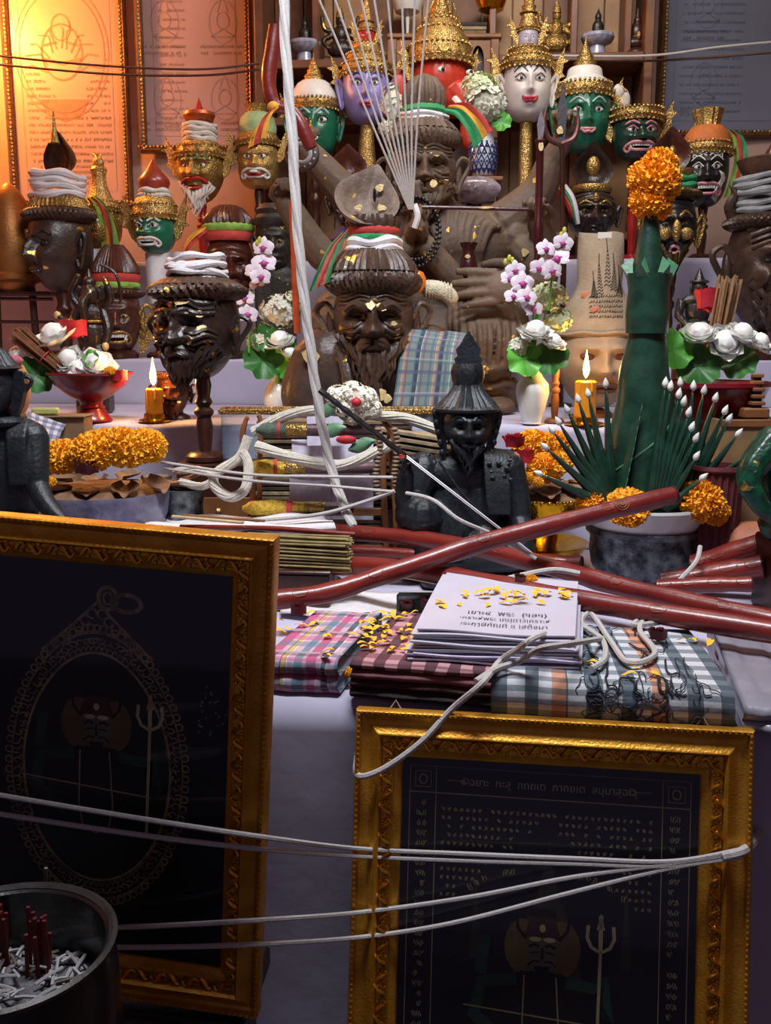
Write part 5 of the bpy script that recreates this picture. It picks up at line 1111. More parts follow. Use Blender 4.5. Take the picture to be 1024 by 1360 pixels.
pedestal('large crimson pedestal bowl of lotuses on the right',938,620,2.2,72,128,MT['crimson_lacquer'],.762).e.location.z=.94+.001
t=T('bowl_box','plain maroon box that lifts the right pedestal bowl','box',938,622,2.2); t.e.location.z=.94; z0=t.down(Z1)+.4
t.part('body',MB().box((0,0,z0/2-1.5),(90,80,-z0-3),2),mat('maroon_cloth','5a1f24',.8)); t.part('lid',MB().box((0,0,-2),(94,84,3.6),1),MT['maroon_cloth'])
for lab,x,y,r,tl,op in (('white lotus nearest the green cone in the right red bowl',928,445,23,(-30,-5),.8),('large front white lotus in the right red bowl',962,456,25,(-60,5),.7),('white lotus between front bud and edge in the right red bowl',985,444,21,(-30,15),.8),('small white lotus at the frame edge in the right red bowl',1008,455,18,(-40,30),.9)): lotus(lab,x,y,2.14,r,tl,open_=op)
t=T('leaf_bunch','bright green round lotus leaves at the left of the right red bowl','leaves',912,480,2.13); round_leaf(t,(-18,-2,16),27,leafb,(76,8),5); round_leaf(t,(16,0,-6),30,mat('leaf_shade_green','38702f',.45,bump=.2),(74,-12),6); round_leaf(t,(70,6,0),26,leafd,(60,-20),7)
inc_bundle('bundle of tan incense sticks standing in the right red bowl',962,432,2.22,[(-8,0,-30),(4,0,60)],40,1.4,14,mat('incense_tan','8a6a4a',.85,0,.2,60),seed=2)
rose('red rose behind the right lotuses',P(944,412,2.26),.045,roser)
# ---------- candles ----------
wax=mat('yellow_wax','e0921a',.45,0,.1,30,bump=.1,sss=.3)
flame=bpy.data.materials.new('flame'); flame.use_nodes=True; fb=flame.node_tree.nodes['Principled BSDF']; fb.inputs['Base Color'].default_value=(1,.6,.15,1); fb.inputs['Emission Color'].default_value=(1,.5,.1,1); fb.inputs['Emission Strength'].default_value=22
def candle(label,px,pyb,pyt,Y,r,zw):
    t=T('candle',label,'candle',px,pyb,Y); t.e.location.z=zw+.001; h=(P(px,pyt,Y).z-zw)/t.s
    t.part('wax_body',MB().lathe([(r,7),(r*1.02,h*.3),(r*.97,h*.7),(r,h-2),(r*.8,h),(r*.3,h-2),(.5,h-2)],24,mod=lambda a,z:1+.03*sin(7*a)),wax)
    for k in range(4): 
        a=k*1.7+.4; t.part('wax_drip',MB().tube([(r*sin(a),-r*cos(a),h-1),(r*1.04*sin(a),-r*1.04*cos(a),h-14-5*k)],[1.4,2],6),wax)
    t.part('candle_holder',MB().lathe([(r*1.9,0),(r*1.9,2),(r*1.3,4),(r*1.25,10),(r*1.05,11)],28),goldbowl)
    w=t.part('wick',MB().tube([(0,0,h-3),(.5,0,h+6)],.9,6),blackm)
    t.part('flame',MB().lathe([(.4,h+3),(3.2,h+8),(4.4,h+14),(3.4,h+22),(1.6,h+31),(.2,h+40)],16),flame)
    l=lamp('candle_light','POINT',t.loc,2.2,(1,.5,.14),.012); l.parent=t.e; l.location=(0,-8*t.s,(h+20)*t.s); return t
candle('burning yellow candle at the left behind the marigold garland',206,566,516,2.36,11,Z2)
candle('burning yellow candle at the right beside the green leaf cone',776,566,506,2.36,14,Z2)
# ---------- left marigold tray ----------
t=T('offering_tray','silver-grey wrapped pedestal tray carrying marigolds at the left','tray',140,768,1.97); t.e.location.z=Z1+.001
wrapm=mat('cellophane_grey','77748c',.2,.3,.3,25,bump=.8,bs=50,coat=.4)
t.part('tray_body',MB().lathe([(62,40),(80,60),(88,84),(92,104),(90,112),(86,106),(60,90),(1,88)],44,mod=lambda a,z:1+.02*sin(13*a+z)),wrapm); t.part('pedestal',MB().lathe([(60,0),(56,8),(34,20),(32,32),(62,40)],36),wrapm)
barkm=mat('dry_leaf_brown','6a4a34',.7,0,.35,40,h2='8c6c50',bump=.4)
for k in range(11):
    a=2*pi*k/11; x,y=84*sin(a),-60*cos(a); mb=MB().grid(lambda u,v:V(((u-.5)*36*sin(pi*(v*.9+.05))**.6,(v-.5)*44,7*(2*u-1)**2+4*v)),6,6,False,Matrix.Translation((x,y,112+3*(k%3)))@Matrix.Rotation(a+U(-.5,.5),4,'Z')@Matrix.Rotation(U(-.3,.3),4,'X'))
    t.part('leaf_cup',mb,barkm)
t.part('dried_filling',MB().lathe([(84,107),(70,116),(30,120),(1,121)],30,mod=lambda a,z:1+.05*sin(11*a+z)),barkm)
G='marigold heads of the left garland'
for lab,x,y,r,Y in (('leftmost marigold head, smallest of the left tray',84,606,28,1.9),('second marigold head from the left on the left tray',126,599,32,1.88),('orange marigold head in the middle of the left tray',165,594,32,1.9),('rightmost marigold head on the left tray beneath the candle',194,592,28,1.93),('rear marigold head between the two middle ones on the left tray',142,590,26,1.98)): marigold(lab,x,y,Y,r)
rose('dark red rose petal cup on the front of the left tray',P(116,628,1.86),.028,rosem); marigold('small yellow marigold scrap low at the left tray front',66,640,1.86,9,k=0)
t=T('yellow_leaf','pale yellow-green leaf under the hand of the left black figurine','leaf',60,690,1.5); t.e.location.z=.905
t.part('blade',MB().grid(lambda u,v:V(((v-.5)*80,(u-.5)*34*sin(pi*(v*.9+.05)),8*(2*u-1)**2-14*v)),6,9),mat('pale_yellow_leaf','a39a4a',.6,bump=.2)); t.part('midrib',MB().tube([(-40,0,1),(40,0,-13)],1,5),MT['pale_yellow_leaf'])
t=T('offering_box','dark low box that carries the yellow leaf','box',62,700,1.5); t.e.location.z=.89; z0=t.down(Z1)+.4
t.part('body',MB().box((0,2,z0/2),(96,50,-z0),3),wooddk); t.part('lid',MB().box((0,2,2),(100,54,4),1),wooddk)
# checked cloth bag behind left figurine
chk=plaid('small_gingham','c5c5d0',([(.02,0,.5,'3b4264',.55)],[(.02,0,.5,'3b4264',.55)]))
def sheet(name,label,fn,nu,nv,lu,lv,mt,cat='cloth',th=.004,pname='cloth_sheet'):
    t=T(name,label,cat,None,0,0,loc=V((0,0,0)),sc=1); t.e.rotation_euler=(0,0,0); o=t.part(pname,MB().grid(fn,nu,nv),mt,smooth='full'); uv_grid(o,nu,nv,lu,lv)
    md=o.modifiers.new('th','SOLIDIFY'); md.thickness=th; return t
a,b_,c_,d_=P(30,618,1.98),P(62,622,2.0),P(24,540,2.12),P(88,560,2.15)
sheet('checked_cloth','small navy-and-white gingham cloth behind the left black figurine',lambda u,v:(a*(1-u)+b_*u)*(1-v)+(c_*(1-u)+d_*u)*v+V((0,.004*sin(u*9),.004*sin(v*11))),14,14,.11,.14,chk)
t=T('cardboard_box','tan cardboard box supporting the gingham cloth','box',62,612,2.16); z0=t.down(Z1)+.4
t.part('body',MB().box((0,10,(z0+58)/2),(110,40,58-z0),1.5),mat('cardboard','7d6448',.8,bump=.1)); t.part('flap',MB().box((0,8,59.5),(114,46,2.5),.8),MT['cardboard']); t.part('paper_scrap',MB().box((4,-4,66),(34,14,9),2),mat('lime_paper','a9b06a',.7))
t=T('tall_mask_edge','peach paper mask with a dark mark at the far left edge','mask',14,560,2.1); z0=t.down(Z1)+.4
t.part('face',MB().ell((6,0,44),(24,14,40),16,12),mat('peach_paper','b08058',.7)); t.part('mark',MB().ell((12,-13,36),(5,2,5)),mat('indigo_ink','3a3050',.7)); t.part('stick',MB().tube([(4,0,z0),(4,0,10)],3,8),woodm); t.part('base',MB().box((4,0,z0+3),(34,30,6),1),woodm); t.part('pink_scarf',MB().ell((2,-4,80),(22,12,9),12,8),mat('pink_fabric','a8606a',.8))
# ---------- right golden tray with marigolds ----------
t=T('golden_bowl','stacked golden offering bowl behind the black figurine','bowl',716,752,2.14); t.e.location.z=Z1+.001
t.part('base_dish',MB().lathe([(30,0),(46,6),(62,26),(64,30),(58,28),(30,12)],40),goldbowl); t.part('stem',MB().lathe([(26,10),(22,26),(26,44)],30),goldbowl)
t.part('bowl',MB().lathe([(26,44),(56,56),(68,72),(72,92),(69,92),(60,76),(2,66)],44),goldbowl)
t.part('bead_rim',(lambda m:[m.ell((71*sin(2*pi*i/48),-71*cos(2*pi*i/48),92),(4,4,3),6,5) for i in range(48)] and m)(MB()),goldbowl,stuff=True)
for k in range(9):
    a=2*pi*k/9; t.part('leaf_cup',MB().grid(lambda u,v:V(((u-.5)*34*sin(pi*(v*.9+.05))**.6,(v-.5)*46,6*(2*u-1)**2+4*v)),6,6,False,Matrix.Translation((58*sin(a),-50*cos(a),98+2*(k%3)))@Matrix.Rotation(a+U(-.5,.5),4,'Z')),barkm)
t.part('dried_filling',MB().lathe([(66,90),(50,100),(20,106),(1,108)],30,mod=lambda a,z:1+.05*sin(9*a+z)),barkm)
for lab,x,y,r,Y in (('upper orange marigold on the golden bowl',706,592,26,2.12),('yellow marigold at the right of the golden bowl',736,590,22,2.14),('lower orange marigold on the golden bowl beside the fan leaves',724,622,25,2.06),('rear marigold on the golden bowl under the right vase',740,612,22,2.12)): marigold(lab,x,y,Y,r)
for lab,x,y,r in (('bright red rose left on the golden bowl',682,592,.026),('crimson rose at the front of the golden bowl',694,614,.028),('small red rose scrap lowest on the golden bowl',676,610,.02)): rose(lab,P(x,y,2.05),r,roser)
for i,(x,y) in enumerate(((700,634),(684,632),(714,640))): marigold(('yellow petal heap at the lip of the golden bowl','yellow petal heap left of the golden bowl lip','yellow petal scrap on dry leaves of the golden bowl')[i],x,y,2.03,9,k=0)
# ---------- bai sri: banana leaf cone arrangement ----------
Yb=1.99; cen=PZ(852,768,Z1)
sb=T('silver_bowl','worn silver bowl holding the banana-leaf arrangement','bowl',852,768,cen.y); sb.e.location=cen+V((0,.0,.001)); s=sb.s
m=MB().lathe([(40,0),(56,3),(66,18),(70,40),(69,56),(73,68),(74,71),(70,71),(66,58),(60,20),(2,8)],52,mod=lambda a,z:1+(.008*sin(24*a+z*.4) if z>6 else 0)); sb.part('bowl',m,silver)
sb.part('embossed_rim',MB().lathe([(72,62),(75,64),(75,70),(72,72)],52,cap=False),silver)
wb=T('white_bowl','white enamel bowl nested in the silver bowl under the leaf fans','bowl',852,768,cen.y); wb.e.location=cen+V((0,0,.002))
wb.part('bowl',MB().lathe([(30,14),(55,44),(68,66),(78,84),(83,98),(80,99),(72,84),(50,60),(2,56)],52),ceram); wb.part('rim',MB().lathe([(81,96),(84.5,98),(84,101),(80,101)],52,cap=False),ceram)
bs=T('banana_leaf_offering','tall banana-leaf cone offering with leaf fans and marigold tip','offering',852,768,cen.y); bs.e.location=cen+V((0,0,.003)); s=bs.s
K=1/1.0
def bzp(px,py): return (px-852)*1.0,(768-py)*1.0
def conef(u,v):
    a=2*pi*u; z=70+328*v; r=52*(1-v)**.82+7+ (2*sin(a+v*26) if v<.95 else 0)*.6
    return V((-4-6*v+r*sin(a),-r*cos(a)*.9,z))
bs.part('leaf_cone',MB().grid(conef,48,40,True),banana)
bs.part('cone_wrap_seam',MB().tube([conef(.5-.5*0+v*1.5+.0,v)+V((0,0,0)) for v in [i/30 for i in range(31)]],1.6,5),mat('banana_leaf_light','4a7a5c',.35,bump=.1))
bs.part('upper_cone',MB().lathe([(22,380),(19,400),(13,440),(8,470),(5,480)],30,(-10,0,0),mod=lambda a,z:1+.03*sin(3*a+z*.1)),banana)
cl=bs.part('collar',MB().lathe([(27,318),(28,340),(26,372),(29,392),(24,392)],36,(-8,0,0),mod=lambda a,z:1+.03*sin(4*a)),banana)
for k in range(6):
    a=2*pi*k/6+.5; bs.part('collar_flap',MB().add([(-8+25*sin(a-.5),-25*cos(a-.5),378),(-8+25*sin(a+.5),-25*cos(a+.5),378),(-8+36*sin(a),-36*cos(a),402),(-8+22*sin(a),-22*cos(a),412),(-8+20*sin(a),-20*cos(a),380)],[(0,1,2),(1,3,2),(0,2,3),(0,4,1),(1,4,3),(0,3,4)]),MT['banana_leaf_light'],smooth=False)
for x,z,r,k in ((-7,503,34,1),(-10,478,28,1),(-3,520,24,3)):
    o=bpy.data.objects.new('marigold',MM[k]); C.objects.link(o); o.parent=bs.e; o.location=V((x,0,z))*s; o.scale=[r*s]*3; o.scale.z*=.85; o.rotation_euler=(.3*k,.2,k)
bs.part('pin',MB().tube([(-9,0,470),(-6,0,505)],3,6),woodm)
budm=mat('white_bud','d8d8d0',.6)
def finger(base,tip,y0,y1,w=8,bud=True):
    A=V((*[bzp(*base)[0]],y0,bzp(*base)[1])); B=V((bzp(*tip)[0],y1,bzp(*tip)[1])); pts=[A+(B-A)*(i/10) for i in range(11)]
    o=bs.part('leaf_finger',MB().tube(pts,[w*(.75+.25*sin(pi*min(1,i/5)))*(1-i/10)**.62+.9 for i in range(11)],8,flat=.85),banana)
    d=(B-A).normalized(); x,y=frame_of(d)
    for k in (.25,.5): pass
    if bud: bs.part('flower_bud',MB().lathe([(1,0),(3.6,3),(4,6),(2.6,10),(.3,14)],10,M=Matrix.Translation(B-d*2)@d.to_track_quat('Z','Y').to_matrix().to_4x4()),budm,o)
    bs.part('leaf_edge',MB().tube([A+(B-A)*q+y*0+V((w*.3*(1-q),-w*.62*(1-q)**.7-.8,0)) for q in (.05,.4,.8,.97)],.7,4),MT['banana_leaf_light'],o)
tl=[(786,516),(764,528),(751,534),(737,546),(726,560),(718,570),(709,589),(702,620)]
for i,(x,y) in enumerate(tl): finger((800-1.2*i+0,656+1.2*i),(x,y),-30-2*i,-40-6*i,10)
tc=[(853,514),(859,518),(869,527),(875,536),(881,549),(885,567),(890,580),(891,602),(899,627)]
for i,(x,y) in enumerate(tc): finger((843+2.5*i,660+.8*i),(x,y),-56,-62-1.5*i,10)
tr=[(880,515),(895,519),(907,524),(920,533),(931,548),(935,558),(946,575),(955,602)]
for i,(x,y) in enumerate(tr): finger((888+2.4*i,650+1.2*i),(x,y),-28+1*i,-34-4*i,10)
for k in range(9):  # dark folded scales at the foot of the cone, beside the left fan
    x0=800+k*2; finger((800+2*k,676-7*k),(806+2.5*k+6,640-13*k),-52+2*k,-58+2*k,6,False)
for lab,x,y,r,Y,sq in (('l',769,661,19,0,(1,1,1)),('front',812,662,27,-70,(1.15,1,.75)),('r',907,657,29,-58,(1,1,1)),('r2',934,646,26,-36,(1,1,1)),('r3',925,670,18,-62,(1,1,.9))):
    o=bpy.data.objects.new('marigold',MM[3 if lab!='r' else 1]); C.objects.link(o); o.parent=bs.e; xx,z=bzp(x,y); o.location=V((xx,Y if Y else -50,z))*s; o.scale=[r*s*q for q in sq]; o.rotation_euler=(.4,.1*r,r)
# ---------- right-edge goods ----------
t=T('wooden_box','open light wooden box under the right lotus bowl edge','box',990,622,2.05); z0=t.down(Z1)+.4
lw=mat('light_wood','8a6c48',.6,0,.2,20,bump=.1)
t.part('front_panel',MB().box((12,0,(z0+64)/2),(94,4,64-z0),1),lw); t.part('side_panel',MB().box((-33,30,(z0+64)/2),(4,56,64-z0),1),lw); t.part('side_panel',MB().box((57,30,(z0+64)/2),(4,56,64-z0),1),lw); t.part('back_panel',MB().box((12,60,(z0+64)/2),(94,4,64-z0),1),lw); t.part('rim_strip',MB().box((12,-3,60),(98,4,10),1),woodm); t.part('bottom',MB().box((12,30,z0+3),(86,54,4)),lw)
t=T('wooden_steps','little stepped wooden stand on the light wooden box','stand',1004,556,2.08)
t.part('block',MB().box((0,10,7),(34,26,14),2),woodm)
for k in range(5): t.part('tread',MB().box((2+.6*k,8+2*k,20+9*k),(18-1*k,20-2*k,5),1),woodm); t.part('riser',MB().box((2+.6*k,12+2*k,15.5+9*k),(14-1*k,12,5)),wooddk)
t=T('pleated_pot','maroon pleated cloth pot beside the green figurine','pot',948,716,1.98); t.e.location.z=Z1+.001; hh=(P(948,618,1.98).z-Z1)/t.s
t.part('body',MB().lathe([(26,0),(28,hh*.4),(33,hh*.95)],72,mod=lambda a,z:1+.045*sin(22*a)),MT['maroon_cloth']); t.part('rim',MB().lathe([(33,hh*.95),(37,hh*.97),(36,hh),(31,hh),(29,hh*.7),(1,hh*.6)],48),mat('maroon_rim','5f252a',.6))
t=T('clay_jar','round peach clay jar with a blue star mark at the right edge','jar',998,748,1.97); t.e.location.z=Z1+.001; hh=(P(1002,694,1.97).z-Z1)/t.s
t.part('body',MB().lathe([(20,0),(40,hh*.25),(44,hh*.5),(43,hh*.7),(34,hh*.9),(18,hh*.98),(4,hh)],40),mat('peach_clay','a3654a',.6)); t.part('star_mark',MB().prism([(8*(1 if i%2 else .4)*sin(2*pi*i/8)-4,hh*.6+12*(1 if i%2 else .4)*cos(2*pi*i/8)) for i in range(8)],2,Matrix.Translation((0,-43,0))),mat('slate_blue','3a4654',.6))

# ---------- small extras among the statues ----------
t=T('plastic_bag','crumpled clear plastic bag of goods right of the big statue head','bag',632,252,2.95); z0=t.down(Z3) if False else 0
bagm=mat('clear_plastic_crumple','8f8088',.15,0,.3,40,bump=1,bs=60,coat=.6)
t.part('bag',MB().grid(lambda u,v:(lambda a,e:V((34*cos(e)*sin(a)*(1+.1*noise.noise(V((3*u*6,v*6,1)))),-14*cos(e)*cos(a),17*sin(e)*(1+.2*noise.noise(V((u*9,v*7,4)))))))(2*pi*u,(v-.5)*3.1),30,16,True),bagm); t.part('box_inside',MB().box((0,26,-2),(56,18,24),2),mat('grey_carton','6c6668',.7))
zz=t.down(Z3)+.3; t.part('prop_post',MB().box((0,26,(zz-15)/2),(20,18,-15-zz-1)),wooddk)
t=T('jasmine_roll','woven white jasmine roll lying beside the bust ear','garland',583,392,2.56); t.part('roll',MB().tube(spline([(-22,0,8),(-6,-6,8),(10,-4,2),(20,2,-10)],5),[6,10,11,11,11,11,11,11,11,11,11,11,11,10,9,6],12),mat('woven_jasmine','c9c4ac',.8,0,.15,120,bump=1,bs=260))
for k in range(9): t.part('woven_ring',MB().tube([V((-18+4.2*k,-4,8-.3*k*k*.25))+V((0,11.4*sin(a),11.4*cos(a))) for a in [2*pi*i/14 for i in range(14)]],1.1,4,closed=True),MT['woven_jasmine'])
t.e.location.y-=0
t=T('orange_cup','small orange cup with a stick of incense beside the bust ear','cup',556,378,2.52); t.part('cup',MB().lathe([(4,-10),(9,-2),(10,8),(6,16),(1,18)],18),mat('orange_plastic','d8741a',.4)); t.part('stick',MB().tube([(-6,0,4),(-7,0,30)],1.4,5),woodm)
t=T('hermit_mask','small carved head glowing orange right behind the left candle','mask',232,566,2.44); t.e.location.z=Z2+.001
H=Head(22,30,'hermit',c=(0,0,34),wr=.05); f=t.part('face',H.mb(44,36),redbrown); ears(t,H,f,redbrown,out=.25); moustache(t,H,f,redbrown); t.part('beard',strands(H,21,20,4,3,v0=-.6,wav=.05),redbrown,f); t.part('hair_brim',ridged_brim((0,0,0),20,25,52,62),redbrown,f); t.part('neck_base',MB().lathe([(22,0),(20,4),(12,8),(12,12)],24),redbrown)
t=T('scarf','folded red and green scarf with a white edge behind the trident','scarf',752,275,2.98); 
for k,mm in enumerate((cred,cgreen,white)): t.part('scarf_fold',MB().tube(spline([(-14+5*k,0,26),(0+4*k,-3,8),(10+3*k,-2,-14-4*k)],4),[9,9,9,9,8,8,8,7,6],8,flat=.5),mm)
zz=t.down(Z2)+.3; t.part('hanger_post',MB().tube([(2,10,zz),(0,10,28)],4,8),wooddk); t.part('hanger_foot',MB().lathe([(16,zz),(16,zz+4),(4,zz+6)],20,(2,10,0)),wooddk)
t=T('turned_post','slim turned wooden post under the clay head between vase and candle','stand',736,566,2.4); t.e.location.z=Z2+.001; post(t,0.2,74,5,woodm)
# ---------- small helper: smooth folded cloth block following a quad on the table ----------
def block(name,label,quad,z0,z1,mt,layers=4,cat='cloth',bulge=.012,uvs=(1,1),edge=None,group=None,lname='fold',taper=0.0,wob=.003):
    """quad: four world points (front-left, front-right, back-right, back-left) seen from above; stacked rounded folds; top fold carries the pattern up its front"""
    t=T(name,label,cat,None,0,0,group=group,loc=V((quad[0].x,quad[0].y,z0)),sc=1); t.e.rotation_euler=(0,0,0); h=(z1-z0)/layers
    Q=[q-quad[0] for q in quad]; Q=[V((q.x,q.y,0)) for q in Q]; c=(Q[0]+Q[1]+Q[2]+Q[3])/4; W_=(Q[1]-Q[0]).length; D_=(Q[3]-Q[0]).length
    for k in range(layers):
        def fn(u,v,k=k):
            a=(Q[0]*(1-u)+Q[1]*u); b=(Q[3]*(1-u)+Q[2]*u); n=noise.noise(V((u*4+k*3,v*2,k)))
            # v: 0 bottom front -> .3 top front -> .9 top back -> 1 bottom back
            if v<.3:
                q=v/.3; p=a+(a-b).normalized()*(bulge*sin(pi*q)*.6); z=h*q
            elif v<.9: q=(v-.3)/.6; p=a+(b-a)*q; z=h
            else: q=(v-.9)/.1; p=b; z=h*(1-q)
            p=c+(p-c)*(1-taper*(k/layers)); p=p+V((wob*n*2,wob*n,0)); 
            return V((p.x,p.y,h*k+z*.985+ (wob*.5*n if v>.2 and k==layers-1 else 0)))
        mb=MB().grid(fn,26,24); m0=len(mb.v)
        for u in (0,25): mb.f.append(tuple(j*26+u for j in (range(24) if u else range(23,-1,-1))))
        o=t.part(lname,mb,mt[k] if isinstance(mt,list) else mt,smooth='full'); uv_grid(o,26,24,W_*uvs[0],(D_+h*2)*uvs[1]) if True else None
    return t
def q4(pts,z): return [PZ(x,y,z) for x,y in pts]
zt=Z1+.0012
# pink plaid cloth (left)
pinkpl=plaid('pink_plaid','c2a4b4',([(.06,.0,.22,'b05078',.9),(.06,.28,.2,'5d7f90',.85),(.06,.52,.07,'d9d2d6',.95),(.06,.63,.14,'30283a',.85),(.12,.8,.05,'d8b85a',.9)],[(.075,.0,.2,'b35c84',.6),(.075,.3,.22,'4a7688',.55),(.075,.6,.08,'e0dade',.8),(.075,.72,.2,'3a3046',.5)]))
fz=PZ(365,918,zt)
def qd(fl,fr,depth,zf,back=(0,0)):   # front edge pixels at height zf, straight back by depth
    A=PZ(*fl,zf); B=PZ(*fr,zf); n=V((-(B-A).y,(B-A).x,0)).normalized(); return [A,B,B+n*depth+V((back[1],0,0)),A+n*depth+V((back[0],0,0))]
block('plaid_cloth','folded pink, black and blue plaid cloth at the left end of the table front',qd((352,917),(452,921),.25,zt,(.03,.03)),zt,.812,pinkpl,2)
maroon=plaid('maroon_gingham','b98c92',([(.034,0,.5,'2c1626',.82)],[(.03,0,.5,'5a2a36',.62)]))
marp=mat('plain_maroon_cloth','45262c',.9,0,.15,30,bump=.4,bs=250); gryp=mat('grey_brown_cloth','3a3034',.9,0,.15,30,bump=.4,bs=250)
block('folded_cloth','folded maroon and white checked cloths in a pile left of the papers',qd((466,925),(656,941),.25,zt,(.01,.0)),zt,.816,[gryp,marp,mat('dusty_pink_cloth','7d4f56',.9,0,.1,30,bump=.4),maroon],4)
bluch=plaid('blue_white_gingham','c3c6cc',([(.041,0,.46,'2f4552',.8),(.123,.36,.16,'c98f70',.95)],[(.03,.1,.5,'2f4552',.62)]))
kq=qd((652,955),(974,973),.275,zt,(.0,-.02)); kt=block('checked_cloth','large blue-white checked cloth stack with printed black figures at the right front',kq,zt,.818,bluch,1,uvs=(1,1),bulge=.016)
# printed figures on that cloth: swirling ink lines lying just above its front and top
inkc=mat('ink_print','20242c',.85,bump=0)
A,B,Cq,Dq=[q-kq[0] for q in kq]; hh=.818-zt
def onk(u,v):  # v<0 front face (−1 bottom .. 0 top edge), v>0 top towards the back 0..1
    a=A*(1-u)+B*u; b=Dq*(1-u)+Cq*u
    if v<=0: p=a+(a-b).normalized()*(.016*.6*sin(pi*(1+v))+.0018); return V((p.x,p.y,hh*(1+v)*.985))
    p=a+(b-a)*v; return V((p.x,p.y,hh+.0022))
g=random.Random(4); m=MB()
for j in range(70):
    uu=g.choice((.44,.5,.62,.7,.78,.86))+g.uniform(-.05,.05); vv=g.uniform(-.9,.8); th_=g.uniform(0,6); pts=[]
    for k in range(g.randrange(12,30)):
        th_+=.9*noise.noise(V((uu*14,vv*4,j)))+.25*sin(k*.7+j); uu+=.0065*cos(th_); vv+=.03*sin(th_)
        if not(.03<uu<.97 and -.93<vv<.93): break
        pts.append(onk(uu,vv))
    if len(pts)>4: m.tube(pts,.0007 if j%4 else .0014,4)
kt.part('printed_figure',m,inkc,kt.e.children[0],stuff=True)
# plastic-wrapped white cloth at the right
t=block('wrapped_cloth','grey-white cloth in clear plastic lying at the right end of the table',qd((984,975),(1120,985),.36,zt),zt,.80,mat('pale_grey_cloth','8b8a98',.35,0,.1,20,bump=.8,bs=30,coat=.5),2,wob=.006)
# papers
pq=[PZ(548,872,.82),PZ(764,884,.82),PZ(768,800,.82),PZ(590,786,.82)]
papm=mat('white_paper','b6b3c2',.8,0,.03,20,bump=.05)
t=T('paper_stack','stack of white printed sheets with black script under the red sticks','papers',None,0,0,loc=V((pq[0].x,pq[0].y,.8195)),sc=1); t.e.rotation_euler=(0,0,0)
g=random.Random(9); cx=sum((q for q in pq),V())/4-pq[0]; cx.z=0
for k in range(14):
    off=V((g.uniform(-.006,.006),g.uniform(-.006,.006),0)); Q=[q-pq[0] for q in pq]
    def fn(u,v,k=k,off=off):
        p=(Q[0]*(1-u)+Q[1]*u)*(1-v)+(Q[3]*(1-u)+Q[2]*u)*v; p=cx+(p-cx)*(1.05-.006*k); z=.0028*k+.0016*sin(u*7+k)*(1-v)+.001*sin(v*5+k*2)
        return V((p.x+off.x,p.y+off.y,z+.0006))
    mb=MB().grid(fn,14,8); n=len(mb.v); mb.v+=[p-V((0,0,.0022)) for p in mb.v]; mb.f+=[tuple(i+n for i in f[::-1]) for f in mb.f]
    ed=[i for i in range(14)]+[14*j+13 for j in range(1,8)]+[14*7+i for i in range(12,-1,-1)]+[14*j for j in range(6,0,-1)]
    mb.f+=[(ed[i],ed[(i+1)%len(ed)],ed[(i+1)%len(ed)]+n,ed[i]+n) for i in range(len(ed))]
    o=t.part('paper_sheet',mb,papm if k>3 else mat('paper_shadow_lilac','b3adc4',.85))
top=.0028*13+.0026
ux=(pq[1]-pq[0]); ux.z=0; ux.normalize(); uy=V((-ux.y,ux.x,0))
def onp(ox,oy): M=Matrix((ux.to_4d(),uy.to_4d(),(0,0,1,0),(0,0,0,1))).transposed(); M.translation=V((0,0,top))+ux*ox+uy*oy; return M@Matrix.Rotation(rad(-90),4,'X')
wd=(pq[1]-pq[0]).length
for body,oy,sz,ox in (('เขาะ๔  พระ  (ฯลฯ)',.094,.0165,.56),('บ่อนเคราะห์พระ เกตุดาวเคราะห์',.066,.0125,.5),('เรือนพระฤๅษีกัณฑ์ ๑ เสด็จมา',.036,.0135,.48)):
    t.part('printed_line',text_mb(body,sz,onp(wd*ox,oy)@Matrix.Diagonal((1,1,1.55,1))),inkc,o)
ptop=.8195+top
# ---------- red painted sticks ----------
def stick(label,pts,r,ends=True,mt=None,rs=None):
    P3=[P(*q) for q in pts]; o=P3[0].copy(); t=T('red_stick',label,'stick',None,0,0,loc=o,sc=1); t.e.rotation_euler=(0,0,0)
    sp=spline([q-o for q in P3],8); L=len(sp); rr=[r*(1+.05*sin(i*.9)+(.07 if i%11==0 else 0)) for i in range(L)]
    b=t.part('shaft',MB().tube(sp,rr,14),mt or redrod)
    d=(sp[-1]-sp[-2]).normalized(); t.part('end_cap',MB().tube([sp[-1]-d*.002,sp[-1]+d*.0025],[r*1.03,r*.92],14),mat('dark_stick_end','4a1512',.5),b)
    x,y=frame_of(d); m=MB(); g=random.Random(len(label))
    for k in range(4):
        i=int(L*(.12+.24*k)); i=min(i,L-3); p=sp[i]; dd=(sp[i+1]-sp[i]).normalized(); n=V((0,-.7,.7)); n=(n-dd*n.dot(dd)).normalized(); q=dd.cross(n)
        pts_=[]
        for j in range(12):
            a=j*.9; w=r*.55*(1-j/14); c2=dd*(w*1.6*cos(a)+r*.4*k)+q*(w*sin(a)); ang=(w*sin(a))/r; pts_.append(p+dd*(w*1.7*cos(a))+(n*cos(ang)+q*sin(ang))*(rr[i]*1.02+.0003))
        m.tube(pts_[:7],.0005,4)
    if 'long' in label:
        i=int(L*.86); p=sp[i]; dd=(sp[i+1]-sp[i]).normalized(); n=V((0,-.75,.66)); n=(n-dd*n.dot(dd)).normalized(); q=dd.cross(n)
        for w in (.22,.42,.62):
            m.tube([p+dd*(w*r*1.3*cos(a))+(n*cos(w*sin(a)*1.2)+q*sin(w*sin(a)*1.2))*(r*1.06) for a in [2*pi*z/20 for z in range(20)]],.0006,4,closed=True)
    t.part('gold_script_mark',m,mat('dull_gold_ink','8a5a38',.6,.2),b,stuff=True); return t
